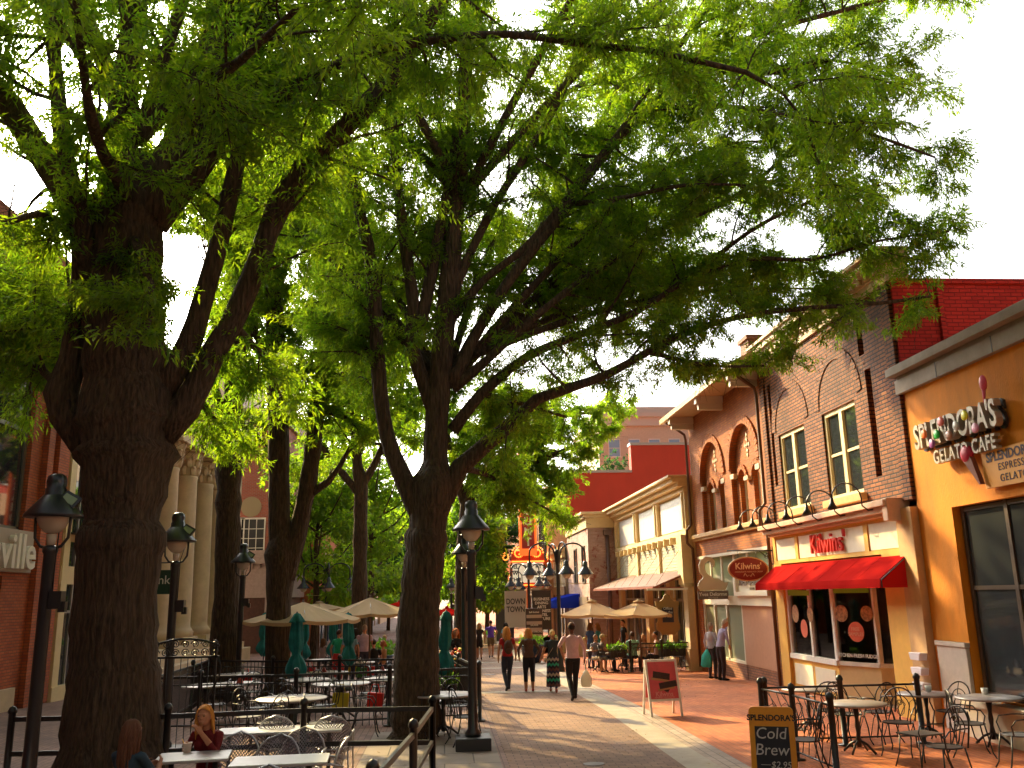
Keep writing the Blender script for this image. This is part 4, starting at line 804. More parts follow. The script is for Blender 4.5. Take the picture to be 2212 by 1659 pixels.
class Tree:
    def __init__(s, seed, leaf=.105, lw=.024, bias=(0, 0, 0)): s.bias = np.array(bias, float); s.w = MB(); s.rng = np.random.default_rng(seed); s.sp = []; s.leaf = leaf; s.lw = lw; s.free = False
    def limb(s, pts, r, tips=True, spawn=(.3, 1), gap=.5, L2=(1.2, 2.4), side=None, n=10):
        """pts: list of 3d points, r: radii"""
        arr = [np.array([*p, q]) for p, q in zip(pts, r)]; c = catmull(arr, .35 if n < 16 else .14)
        rr = [max(.012, q[3]*(1+.05*s.rng.normal())) for q in c]
        k0 = len(s.w.v); s.w.tube([tuple(q[:3]) for q in c], rr, n)
        if n >= 10:
            for i in range(k0, len(s.w.v)):
                q = c[(i-k0)//n][:3]; v_ = Vector(s.w.v[i]); d = v_-Vector(q); r_ = d.length+1e-6
                f = 1+.16*noise.noise(Vector((v_.x*2.2, v_.y*2.2, v_.z*.28)))+.10*noise.noise(v_*Vector((6, 6, 1.3)) if 0 else Vector((v_.x*7, v_.y*7, v_.z*.5)))
                s.w.v[i] = tuple(Vector(q)+d*f)
        if not tips: return
        L = 0; last = 0; tot = sum(np.linalg.norm(c[i+1][:3]-c[i][:3]) for i in range(len(c)-1)); acc = 0
        for i in range(len(c)-1):
            seg = c[i+1][:3]-c[i][:3]; l = np.linalg.norm(seg); acc += l
            if acc/tot < spawn[0] or acc/tot > spawn[1]: continue
            while acc-last > gap*DENS:
                last = max(last+gap*DENS*s.rng.uniform(.6, 1.4), acc-gap*DENS); s.second(c[i][:3], seg/l, c[i][3], s.rng.uniform(*L2)*(1.15-.35*acc/tot))
        s.second(c[-1][:3], seg/l, c[-1][3], L2[0], .25)
    def second(s, p, t, r, L, spread=1.):
        g = s.rng; d = t*.55+spread*g.normal(size=3)*np.array([.75, .75, .42])+np.array([0, 0, .10])+s.bias; d /= np.linalg.norm(d)
        pts = [p]; v = d.copy(); n = 6
        for i in range(n): v = v+g.normal(size=3)*.16+np.array([0, 0, -.05]); v /= np.linalg.norm(v); pts.append(pts[-1]+v*L/n)
        px, py = proj(pts[-1])
        if not s.free and not keep(px, py): 
            pts = pts[:4]; px, py = proj(pts[-1])
            if not keep(px, py): return
        r0 = min(.035, max(.012, r*.5)); s.w.tube([tuple(q) for q in pts], list(np.linspace(r0, .006, len(pts))), 4, cap=False)
        for i in range(1, len(pts)):
            for _ in range(2 if i < 3 else 3):
                e = v*.4+g.normal(size=3)*np.array([.8, .8, .5])+np.array([0, 0, -.12]); e /= np.linalg.norm(e); l3 = g.uniform(.3, .75); q0 = pts[i]; q = q0+e*l3+np.array([0, 0, -.08*l3])
                s.w.tube([tuple(q0), tuple(q)], [.006, .003], 3, cap=False)
                for k in range(4): s.sp.append((*(q0+(q-q0)*(.25+.75*k/3)), *e))
    def leaves(s, per=9, name='crown', m=None, parent=None, thin=1.):
        g = s.rng; S = np.array(s.sp)
        if thin < 1: S = S[g.random(len(S)) < thin]
        if not s.free:
            ok = [keep(*proj(q[:3])) for q in S]; S = S[np.array(ok)]
        n = len(S)*per; P = np.repeat(S[:, :3], per, 0)+g.normal(size=(n, 3))*.045; D = np.repeat(S[:, 3:], per, 0)*.8+g.normal(size=(n, 3))*.75; D[:, 2] -= .35
        D /= np.linalg.norm(D, axis=1)[:, None]; N = g.normal(size=(n, 3))*.55+np.array([0, 0, 1.]); W = np.cross(D, N); W /= np.linalg.norm(W, axis=1)[:, None]+1e-9
        ln = s.leaf*g.uniform(.65, 1.25, n)[:, None]; lw = s.lw*g.uniform(.8, 1.2, n)[:, None]; dr = np.array([0, 0, -1.])*ln*.12
        V = np.stack([P, P+D*ln*.45+W*lw/2, P+D*ln+dr, P+D*ln*.45-W*lw/2], 1).reshape(-1, 3)
        me = bpy.data.meshes.new(name); me.vertices.add(4*n); me.vertices.foreach_set('co', V.ravel().astype(np.float32)); me.loops.add(4*n); me.loops.foreach_set('vertex_index', np.arange(4*n, dtype=np.int32))
        me.polygons.add(n); me.polygons.foreach_set('loop_start', np.arange(0, 4*n, 4, dtype=np.int32)); me.polygons.foreach_set('loop_total', np.full(n, 4, np.int32)); me.materials.append(m or M_leaf); me.update()
        o = bpy.data.objects.new(name, me); scn.collection.objects.link(o); o.parent = parent; o.matrix_parent_inverse = Matrix.Translation(-parent.location); print('leaves', name, n); return o
    def done(s, label, base, per=9, m=None, thin=1., group='oaks along the mall'):
        t = thing('oak_tree', label, 'tree', base, group=group); s.w.build('trunk', M_bark, t); s.leaves(per, 'crown', m, t, thin); return t
def L3(seq, Y, k=1.0):
    """(px, py, width_px[, dY]) -> 3d points and radii"""
    P = []; Rr = []
    for q in seq:
        y = Y+(q[3] if len(q) > 3 else 0); p = atY(q[0], q[1], y); P.append(tuple(p)); dep = (p-CAM).dot(FW); Rr.append(q[2]*dep/FPX/2*k)
    return P, Rr
# --- big near tree on the left ---
A = Tree(1, .125, .028, (0, .35, .2)); Y = 12.6
def LA(seq, **k): A.limb(*L3(seq, Y), **k)
A.limb(*L3([(228, 1790, 320), (236, 1690, 245), (240, 1600, 208), (243, 1480, 188), (248, 1330, 174), (260, 1180, 172), (268, 1050, 178), (272, 960, 200), (272, 860, 186), (268, 740, 165), (266, 600, 158), (272, 480, 150), (280, 400, 120), (284, 330, 70)], Y), tips=False, n=28)
LA([(200, 980, 70), (150, 900, 74), (132, 850, 78), (158, 780, 62), (172, 690, 54), (180, 590, 50, -.3), (172, 470, 44, -.6), (140, 330, 38, -.9), (120, 150, 30, -1.2), (100, -80, 20, -1.5)], spawn=(.3, 1))
LA([(345, 930, 80), (400, 880, 66), (440, 810, 58), (462, 760, 55), (500, 700, 52), (560, 560, 50), (600, 450, 48), (640, 380, 46), (740, 280, 44, -.3), (850, 160, 40, -.5), (930, 40, 34, -.8), (1000, -90, 28, -1)], spawn=(.3, 1))
LA([(335, 860, 70), (380, 800, 52), (410, 740, 46), (440, 640, 42), (480, 500, 40), (510, 360, 34), (540, 200, 26), (560, 30, 20)], spawn=(.4, 1))
LA([(230, 560, 90), (160, 440, 72), (80, 320, 66), (20, 230, 60, -.4), (-60, 120, 50, -.8), (-150, 0, 40, -1.2)], spawn=(.4, 1))
LA([(268, 440, 100), (262, 320, 74), (270, 180, 60), (290, 60, 50), (300, -100, 40)], spawn=(.4, 1))
LA([(310, 470, 110), (370, 350, 82), (420, 250, 76), (460, 130, 68), (480, 0, 60), (500, -150, 45)], spawn=(.5, 1))
LA([(330, 480, 80), (400, 390, 62), (455, 320, 58), (500, 210, 50), (560, 60, 44), (610, -80, 36)], spawn=(.3, 1))
LA([(480, 250, 40), (570, 225, 32, -.5), (690, 162, 28, -1.2), (800, 112, 22, -1.7), (950, 85, 19, -2.2), (1100, 74, 17, -2.5), (1280, 98, 15, -2.7), (1395, 108, 14, -2.8), (1500, 130, 12, -2.9), (1611, 156, 10, -3), (1690, 200, 7, -3), (1735, 259, 5, -3), (1760, 330, 2, -3)], spawn=(.15, 1), gap=.26, L2=(.7, 1.6))
LA([(150, 500, 26), (90, 460, 18, -1), (20, 480, 13, -1.8), (-60, 470, 10, -2.4)], spawn=(.1, 1), L2=(.7, 1.3))
LA([(135, 850, 22, 0), (90, 800, 16, 1.5), (30, 780, 12, 3), (-60, 740, 9, 4)], spawn=(.15, 1), gap=.22, L2=(.9, 1.6))
LA([(160, 770, 18, 0), (100, 710, 14, 1.5), (30, 690, 11, 3), (-60, 650, 8, 4)], spawn=(.15, 1), gap=.25, L2=(.8, 1.5))
LA([(172, 690, 18, 0), (100, 640, 14, 1.5), (30, 610, 11, 3), (-60, 590, 8, 4)], spawn=(.2, 1), gap=.3, L2=(.8, 1.4))
LA([(400, 800, 16, 0), (440, 880, 10, .6), (490, 930, 7, 1.2)], spawn=(.3, 1), gap=.25, L2=(.5, .9))
LA([(500, 700, 20, 0), (560, 760, 14, .6), (600, 840, 9, 1)], spawn=(.2, 1), gap=.3, L2=(.6, 1.2))
LA([(290, 520, 24, -.5), (330, 640, 14, -1.4), (300, 760, 9, -2)], spawn=(.1, 1), gap=.3, L2=(.5, .9))
LA([(272, 420, 30, -.5), (210, 300, 24, -2), (180, 150, 18, -3), (160, -20, 12, -4)], spawn=(.2, 1), gap=.35, L2=(.9, 1.7))
LA([(400, 300, 30, -.5), (440, 200, 24, -2), (520, 130, 18, -3), (640, 20, 12, -4)], spawn=(.2, 1), gap=.35, L2=(.9, 1.7))
def cap(T, P0, n, Lh, zt, a0=0., arc=6.28, gap=.7):
    for i in range(n):
        a = a0+arc*i/n; dz = zt-P0[2]; f = T.rng.uniform(.7, 1.1)
        P = [P0]+[(P0[0]+math.cos(a)*Lh*f*t, P0[1]+math.sin(a)*Lh*f*t, P0[2]+dz*math.sin(t*1.5)) for t in (.2, .45, .7, .9, 1.1)]
        T.limb(P, [.1, .09, .07, .05, .03, .015], gap=gap, L2=(1.4, 2.6), n=6)
cap(A, (-4.6, 12.6, 9.2), 8, 6.0, 14.5, gap=1.4)
A.done('massive dark trunked tree nearest the camera on the left, many thick upright limbs', (-4.7, 12.6, 0), per=12)
# --- middle tree ---
B = Tree(2, .12, .028, (0, .55, .35)); Yb = 17.2
def LB(seq, **k): B.limb(*L3(seq, Yb, .84), **k)
B.limb(*L3([(880, 1645, 150), (892, 1600, 112), (898, 1530, 98), (902, 1400, 88), (910, 1280, 80), (920, 1180, 80), (928, 1110, 88), (936, 1050, 94), (940, 1000, 60), (942, 950, 40)], Yb), tips=False, n=24)
LB([(918, 1130, 60), (880, 1050, 48), (848, 980, 46), (828, 900, 42), (815, 780, 38), (808, 650, 34), (795, 530, 30), (770, 430, 26), (745, 300, 20)], gap=.5)
LB([(940, 1080, 85), (940, 960, 66), (946, 860, 62), (955, 760, 56), (965, 650, 50), (980, 520, 42), (992, 400, 36), (1005, 280, 30), (1012, 140, 22), (1020, -40, 16)], n=12, gap=.5)
LB([(935, 880, 44), (905, 800, 36), (888, 740, 34), (893, 660, 32), (880, 560, 28), (862, 430, 24), (850, 280, 20), (852, 100, 15), (850, -60, 12)], gap=.5)
LB([(905, 720, 34), (930, 600, 30), (955, 470, 28), (975, 370, 24), (985, 280, 18)], gap=.5)
LB([(970, 660, 28), (1010, 560, 24), (1070, 440, 22), (1140, 330, 20), (1210, 210, 18), (1250, 100, 14), (1270, -40, 10)], gap=.42)
LB([(972, 690, 26), (1050, 600, 22), (1130, 540, 20), (1200, 460, 19), (1270, 370, 18), (1350, 270, 16), (1430, 150, 14), (1530, 20, 11), (1600, -60, 8)], gap=.42)
LB([(975, 830, 34), (1030, 720, 30), (1090, 620, 28), (1150, 540, 26), (1230, 440, 26), (1300, 340, 24), (1400, 235, 22), (1500, 140, 19), (1650, 70, 15), (1850, 15, 11), (2010, -30, 8)], gap=.40)
LB([(978, 840, 28), (1060, 770, 22), (1160, 680, 20), (1280, 590, 18), (1420, 500, 16), (1560, 440, 14), (1660, 370, 11), (1740, 290, 8)], gap=.38)
LB([(978, 930, 34), (1040, 850, 26), (1140, 770, 23), (1260, 720, 20), (1380, 670, 17), (1500, 590, 14), (1620, 500, 11, -.6), (1740, 440, 9, -1), (1900, 400, 7, -1.4)], gap=.38)
LB([(960, 1080, 56), (992, 1010, 48), (1050, 960, 38), (1105, 915, 32, -.2), (1160, 862, 28, -.4), (1230, 838, 25, -.6), (1310, 810, 22, -.8), (1400, 760, 20, -1.0), (1500, 712, 17, -1.2), (1620, 680, 15, -1.4), (1740, 666, 13, -1.6), (1900, 655, 10, -1.8), (2010, 640, 7, -2)], gap=.42, spawn=(.25, 1), L2=(.8, 1.7))
LB([(1400, 760, 14, -1), (1530, 790, 9, -1.1), (1650, 790, 6, -1.2)], gap=.3, spawn=(.2, 1), L2=(.5, 1.0))
LB([(1500, 600, 14), (1620, 560, 11, -.8), (1760, 560, 9, -1.4), (1900, 520, 7, -2), (2050, 500, 5, -2.4)], gap=.3, spawn=(.1, 1), L2=(.8, 1.4))
LB([(1400, 235, 16), (1560, 230, 13, -1), (1700, 250, 11, -1.8), (1850, 280, 9, -2.4), (2020, 340, 6, -3)], gap=.3, spawn=(.1, 1), L2=(.9, 1.7))
LB([(1500, 140, 16), (1650, 160, 12, -1), (1800, 130, 9, -1.6), (1950, 170, 6, -2)], gap=.3, spawn=(.1, 1), L2=(.8, 1.6))
LB([(1230, 440, 16, 0), (1330, 430, 12, -1), (1480, 400, 9, -2), (1620, 400, 6, -2.4)], gap=.32, spawn=(.1, 1), L2=(.8, 1.6))
LB([(1150, 540, 18, 0), (1200, 430, 14, 1.5), (1280, 300, 12, 2.6), (1350, 150, 10, 3.4), (1400, 0, 8, 4)], gap=.35, spawn=(.2, 1))
LB([(1040, 850, 16, 0), (1120, 870, 12, 1.2), (1220, 900, 8, 2)], gap=.3, spawn=(.2, 1), L2=(.8, 1.4))
LB([(1000, 1010, 16, 0), (1060, 1030, 12, 1.4), (1130, 1070, 8, 2.4), (1200, 1110, 5, 3)], gap=.3, spawn=(.3, 1), L2=(.5, 1.1))
LB([(815, 780, 18, 0), (760, 720, 13, 1), (700, 690, 9, 2)], gap=.3, spawn=(.2, 1), L2=(.8, 1.5))
for e in ((7, 19.6, 9.6), (6.6, 22.2, 11), (4.6, 23.4, 12.2), (8.2, 18.5, 9.0), (5.4, 21, 10.4)):
    p0 = np.array([.6, 17.5, 7.2]); e = np.array(e, float); B.limb([tuple(p0+(e-p0)*t+np.array([0, 0, 1.2*math.sin(t*3.1)*.4])) for t in (0, .3, .6, .85, 1.05)], [.08, .07, .05, .035, .015], gap=.42, L2=(1.2, 2.2), n=8)
cap(B, (.4, 17.2, 10.5), 8, 8.0, 16.5, gap=1.5)
cap(B, (0, 17.5, 6.5), 8, 8.5, 12.5, R(5), R(170), gap=.65)
B.done('wide spreading tree in the middle whose long low limb reaches across to the right', (-.75, 17.2, 0), per=16)
# --- row of slimmer trees on the left ---
def simple_tree(seed, Y, stems, label, leaf, lw, per, gap=.55, thin=1., m=None, L2=(1.2, 2.4)):
    T = Tree(seed, leaf, lw); base = None
    for i, (seq, tips, sp) in enumerate(stems):
        P, Rr = L3(seq, Y); 
        if i == 0: base = (P[0][0], P[0][1], gz(Y))
        T.limb(P, Rr, tips=tips, spawn=(sp, 1), gap=gap, n=12 if not tips else 8, L2=L2)
    return T.done(label, base, per, m, thin)
simple_tree(3, 24.6, [
 ([(596, 1530, 92), (600, 1480, 64), (600, 1380, 55), (603, 1270, 56), (609, 1200, 64), (612, 1140, 40), (614, 1100, 16)], False, 0),
 ([(606, 1230, 50), (603, 1100, 46), (602, 950, 44), (598, 800, 44), (592, 650, 38), (588, 500, 32), (600, 330, 26), (590, 150, 18)], True, .35),
 ([(616, 1250, 40), (650, 1120, 40), (672, 1000, 36), (684, 880, 36), (700, 780, 30), (735, 640, 25), (750, 480, 20), (740, 300, 14)], True, .3),
 ([(672, 1065, 20), (710, 1040, 16), (735, 1005, 12), (760, 960, 9), (830, 960, 6)], True, .2),
 ([(598, 820, 22), (560, 740, 16), (530, 640, 12), (520, 520, 7)], True, .2), ([(592, 650, 20), (630, 540, 14), (680, 420, 9), (700, 300, 6)], True, .2), ([(602, 950, 20), (640, 860, 14), (650, 760, 9)], True, .2), ([(692, 830, 20), (760, 800, 15), (800, 740, 10)], True, .2),
 ([(684, 880, 16), (740, 900, 12), (800, 930, 8)], True, .2)], 'slender tree forking low into a narrow V, third trunk from the left', .16, .042, 12, gap=.36, L2=(1.4, 2.9))
simple_tree(4, 26.2, [
 ([(478, 1530, 90), (484, 1470, 72), (488, 1350, 60), (492, 1200, 54), (494, 1060, 52), (494, 960, 60), (484, 915, 50), (480, 870, 18)], False, 0),
 ([(496, 960, 56), (503, 860, 44), (508, 720, 38), (512, 560, 34), (512, 400, 28), (505, 250, 20)], True, .3),
 ([(484, 925, 30), (470, 860, 20), (450, 790, 14)], True, .2), ([(503, 860, 22), (470, 720, 15), (455, 600, 10), (450, 480, 6)], True, .2), ([(508, 720, 20), (545, 580, 15), (580, 440, 10), (600, 300, 6)], True, .2), ([(512, 560, 18), (480, 430, 13), (470, 300, 8)], True, .2), ([(505, 800, 26), (545, 700, 20), (565, 560, 14)], True, .2),
 ([(500, 950, 18), (540, 920, 13), (570, 960, 9)], True, .3)], 'straight single trunk with a knobbly collar beside the bank columns', .16, .042, 12, gap=.36, L2=(1.4, 2.9))
simple_tree(5, 37, [
 ([(772, 1440, 44), (775, 1300, 34), (778, 1150, 30), (780, 1050, 28), (780, 1010, 10)], False, 0),
 ([(780, 1080, 26), (770, 980, 22), (762, 880, 18), (745, 740, 14), (730, 600, 10), (735, 480, 6)], True, .1),
 ([(780, 1050, 20), (810, 1000, 16), (850, 900, 12), (880, 760, 9), (870, 620, 6)], True, .1), ([(778, 1070, 18), (730, 1010, 14), (690, 960, 10)], True, .1),
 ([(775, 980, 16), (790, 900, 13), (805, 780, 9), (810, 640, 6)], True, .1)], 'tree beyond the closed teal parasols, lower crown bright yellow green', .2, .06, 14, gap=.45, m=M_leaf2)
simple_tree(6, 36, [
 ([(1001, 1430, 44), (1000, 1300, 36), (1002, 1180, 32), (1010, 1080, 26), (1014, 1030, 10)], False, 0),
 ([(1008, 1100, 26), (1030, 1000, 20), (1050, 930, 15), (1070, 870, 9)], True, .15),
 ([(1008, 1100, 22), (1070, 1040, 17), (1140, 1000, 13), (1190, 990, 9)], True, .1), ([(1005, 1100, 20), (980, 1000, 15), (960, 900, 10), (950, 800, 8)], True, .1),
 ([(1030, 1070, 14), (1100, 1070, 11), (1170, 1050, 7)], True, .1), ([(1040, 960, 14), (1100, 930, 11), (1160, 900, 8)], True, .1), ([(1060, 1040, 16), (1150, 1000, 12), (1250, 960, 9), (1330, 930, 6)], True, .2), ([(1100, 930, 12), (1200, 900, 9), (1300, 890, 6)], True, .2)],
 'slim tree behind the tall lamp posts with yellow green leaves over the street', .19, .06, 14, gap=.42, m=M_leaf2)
# --- distant trees closing the street ---
def far_tree(seed, X, Y, h, r, label, n=2600, leaf=.42, trunk=.2, zc=.62, m=None):
    T = Tree(seed, leaf, leaf*.42); T.free = True; g = T.rng; z0 = gz(Y); k = 0
    T.w.tube([(X, Y, z0-.1), (X+.1, Y, z0+h*.3), (X, Y, z0+h*.6), (X+.2, Y, z0+h*.85)], [trunk, trunk*.8, trunk*.5, .04], 8)
    for i in range(11):
        a = g.uniform(0, 6.28); zz = z0+h*g.uniform(.3, .7); q = (X+math.cos(a)*r*.7, Y+math.sin(a)*r*.7, zz+h*.18); T.w.tube([(X, Y, zz), ((X+q[0])/2, (Y+q[1])/2, zz+h*.06), q], [trunk*.35, trunk*.25, .03], 5, cap=False)
    cl = [(X+r*.75*math.cos(a)*q, Y+r*.75*math.sin(a)*q, z0+h*zc+h*.36*zz, r*s_) for a, q, zz, s_ in zip(g.uniform(0, 6.28, 26), g.uniform(.2, 1, 26), g.uniform(-1, .95, 26), g.uniform(.22, .42, 26))]
    for cx, cy, cz, cr in cl:
        d = g.normal(size=(n//26, 3)); d /= np.linalg.norm(d, axis=1)[:, None]; q = np.array([cx, cy, cz])+d*cr*(g.random(len(d))**.4)[:, None]*np.array([1, 1, .7])
        for a, e in zip(q, d): T.sp.append((*a, *e))
    t = thing('street_tree', label, 'tree', (X, Y, z0), group='trees down the street'); T.w.build('trunk', M_bark, t); T.leaves(4, 'crown', m or M_leaf2, t); return t
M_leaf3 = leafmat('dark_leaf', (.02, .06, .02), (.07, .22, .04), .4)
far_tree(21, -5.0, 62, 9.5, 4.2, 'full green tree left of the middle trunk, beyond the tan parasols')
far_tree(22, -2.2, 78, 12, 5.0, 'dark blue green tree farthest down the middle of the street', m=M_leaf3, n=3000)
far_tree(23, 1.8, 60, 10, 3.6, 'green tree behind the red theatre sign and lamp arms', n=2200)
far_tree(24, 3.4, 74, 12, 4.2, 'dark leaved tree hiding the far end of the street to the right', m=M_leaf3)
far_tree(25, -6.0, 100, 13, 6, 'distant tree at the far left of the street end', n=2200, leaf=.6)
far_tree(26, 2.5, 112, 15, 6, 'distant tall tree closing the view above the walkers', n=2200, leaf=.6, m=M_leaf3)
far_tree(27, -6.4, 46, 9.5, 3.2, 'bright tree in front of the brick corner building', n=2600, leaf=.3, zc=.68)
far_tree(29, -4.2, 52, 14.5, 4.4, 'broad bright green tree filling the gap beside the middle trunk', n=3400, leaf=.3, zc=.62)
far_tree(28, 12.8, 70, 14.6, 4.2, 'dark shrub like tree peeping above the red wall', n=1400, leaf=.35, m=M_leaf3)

# trees standing behind the photographer: they shade the terrace and the near street
def back_tree(seed, X, Y, label):
    T = Tree(seed, .2, .08); T.free = True; g = T.rng
    T.w.tube([(X, Y, -.1), (X, Y, 3), (X+.2, Y, 6), (X, Y, 9), (X, Y, 12)], [.42, .34, .28, .18, .06], 10)
    for i in range(14):
        a = i*2.4; z = 4.5+i*.5; L = 6.2-i*.22
        P = [(X, Y, z)]+[(X+math.cos(a)*L*t, Y+math.sin(a)*L*t, z+L*.75*t-L*.2*t*t) for t in (.25, .5, .75, 1)]
        T.limb(P, [.12, .1, .07, .05, .02], gap=.7, L2=(1.4, 2.6), n=6)
    t = thing('oak_tree', label, 'tree', (X, Y, 0), group='oaks along the mall'); T.w.build('trunk', M_bark, t); T.leaves(9, 'crown', None, t); return t
back_tree(41, 4.5, -7.5, 'oak standing behind the photographer to the right')
back_tree(42, -5.0, -6, 'oak standing behind the photographer to the left')
# ================= street furniture =================
def PZ(px, py, z): return atZ(px, py, z)
def G(v): return (v.x, v.y, gz(v.y))
BLK = MT['black']
# ---- single lamp ----
def post_lamp(label, loc, H=4.08, flood=1, rz=0, box=True):
    t = thing('street_lamp', label, 'street lamp', (0, 0, 0), group='post lamps with cone shades')
    b = MB(); b.mm(-.29, .29, -.29, .29, 0, .2); b.build('base_block', 'dkgrey', t, .015)
    b = MB(); b.lathe([(.13, .2), (.13, .26), (.085, .32), (.075, 1.0), (.07, H-.95), (.085, H-.93), (.085, H-.87), (.05, H-.85)], (0, 0, 0), 14); b.build('pole', 'lamp', t)
    b = MB()
    for s in (-1, 1): b.tube([(0, 0, H-.9), (s*.12, 0, H-.86), (s*.19, 0, H-.76), (s*.2, 0, H-.6), (s*.2, 0, H-.47)], .018, 6)
    b.build('yoke', 'lamp', t)
    b = MB(); b.lathe([(0, H-.72), (.08, H-.7), (.14, H-.64), (.175, H-.56), (.18, H-.5)], (0, 0, 0), 16); b.lathe([(.045, H-.86), (.06, H-.72)], (0, 0, 0), 10); b.build('globe', 'globe', t)
    b = MB(); b.lathe([(.33, H-.52), (.325, H-.49), (.14, H-.27), (.12, H-.25), (.12, H-.18), (.105, H-.17), (.115, H-.10), (.10, H-.03), (.06, H-.004), (0, H)], (0, 0, 0), 24); b.lathe([(.30, H-.515), (.12, H-.30)], (0, 0, 0), 20); b.build('shade', 'lamp', t)
    if flood:
        b = MB(); b.box((.2, -.05, H-.32), (.2, .05, .15), rx=R(-25), ry=R(30)); b.build('floodlight', 'lamp', t)
        b = MB(); b.box((.195, -.08, H-.315), (.15, .012, .10), rx=R(-25), ry=R(30)); b.build('floodlight_lens', mat('lens_green_glass', (.25, .35, .2), .15), t)
    if box: b = MB(); b.mm(.06, .2, -.07, .07, 2.4, 2.6); b.mm(.16, .24, -.04, .04, 2.36, 2.48); b.tube([(.07, .0, 2.6), (.09, -.05, 2.9), (.08, 0, 3.3), (.15, 0, H-.6)], .008, 4); b.build('junction_box', 'lamp', t)
    t.location = loc; t.rotation_euler = (0, 0, rz); return t
pA = atG(1022, 1618)
lampA = post_lamp('tall black lamp post standing right of the middle trunk, nearest to the brick path', G(pA), flood=0)
pB2 = atY(1004, 1450, 23.3); post_lamp('black lamp post just behind the nearer one beside the path', (pB2.x, 23.3, gz(23.3)), flood=1)
pL1 = atY(88, 1400, 11.1); post_lamp('black lamp post left of the massive trunk with a green lit floodlight', (pL1.x, 11.1, 0), flood=1, H=3.98)
pC = atY(362, 1480, 16.4); post_lamp('black lamp post in front of the bank columns', (pC.x, 16.4, -.12), flood=1, H=4.12)
pD_ = atY(519, 1350, 25.4); post_lamp('black lamp post half hidden behind the straight trunk', (pD_.x, 25.4, gz(25)), flood=1)
pE_ = atY(975, 1300, 55); post_lamp('distant small lamp post seen between trunk and near lamp', (pE_.x, 55, gz(55)), flood=0)
# ---- four arm lamps ----
def arm_lamp(label, px, Y, rz, banner=None):
    H = 4.3; p = atY(px, 1300, Y)
    t = thing('four_arm_street_lamp', label, 'street lamp', (0, 0, 0), group='lamps with four curved arms')
    b = MB(); b.lathe([(.16, 0), (.16, .12), (.11, .2), (.085, .9), (.07, 1.0), (.065, H-.15), (.09, H-.1), (.09, H+.02), (.05, H+.05)], (0, 0, 0), 12); b.build('pole', 'lamp', t)
    for q in range(4):
        a = rz+q*math.pi/2; ca, sa = math.cos(a), math.sin(a); P = [(ca*.05, sa*.05, H-.5), (ca*.1, sa*.1, H-.1)]
        for i in range(11): f = math.pi*(1-i/10); x = .6+.48*math.cos(f); P.append((ca*x, sa*x, H-.08+.36*math.sin(f)))
        P.append((ca*1.08, sa*1.08, H-.42)); b = MB(); b.tube(P, .032, 8); arm = b.build('arm', 'lamp', t)
        e = (ca*1.08, sa*1.08, 0)
        b = MB(); h = H-.42; b.lathe([(.04, h+.04), (.085, h), (.095, h-.15), (.11, h-.19), (.31, h-.44), (.315, h-.46)], e, 20); b.lathe([(.1, h-.2), (.29, h-.455)], e, 16); b.build('shade', mat('blue_black_shade', (.02, .025, .05), .25, spec=.8) if 'blue_black_shade' not in bpy.data.materials else bpy.data.materials['blue_black_shade'], arm)
        b = MB(); b.lathe([(.16, h-.45), (.15, h-.52), (.09, h-.6), (0, h-.62)], e, 14); b.build('globe', 'globe', arm)
    if banner: banner(t)
    t.location = (p.x, Y, gz(Y)); return t
def tie(t, z=3.1):
    b = MB(); b.tube([(-1.0, 0, z), (1.3, 0, z)], .012, 4); b.build('banner_rod', mat('brass_rod', (.5, .4, .2), .5), t)
arm_lamp('four armed lamp post over the walking group', 1207, 33.6, R(10), tie)
def banners(t):
    b = MB(); b.mm(-1.28, -.15, -.02, .02, 1.35, 3.2); o = b.build('banner', mat('grey_banner', (.45, .42, .40), .8), t)
    b = MB(); b.text("DOWN\nTOWN", .40, FC((-.71, -.025, 2.45)), .003, bold=.008, sx=.74); b.build('banner_lettering', 'black', o)
    b = MB(); b.mm(.15, 1.15, -.02, .02, 1.2, 3.2); o = b.build('banner', mat('dark_banner', (.05, .04, .035), .8), t)
    b = MB(); b.text("BUSINESS\nDINING\nARTS\nWELLNESS\nHOTEL\nCULTURE", .2, FC((.65, -.025, 2.25)), .003, bold=.004); b.build('banner_lettering', 'white', o)
    b = MB(); b.tube([(-1.3, 0, 3.22), (1.2, 0, 3.22)], .014, 4); b.tube([(-1.3, 0, 1.3), (1.2, 0, 1.3)], .014, 4); b.build('banner_rod', BLK, t)
arm_lamp('four armed lamp post carrying the grey and dark banners', 1143, 48, R(25), banners)
arm_lamp('four armed lamp post seen beside the grey sculpture', 1094, 58, R(15))
arm_lamp('four armed lamp post above the left tan parasol', 705, 44, R(12), tie)
arm_lamp('four armed lamp post farther left of the middle trunk', 771, 60, R(5), tie)

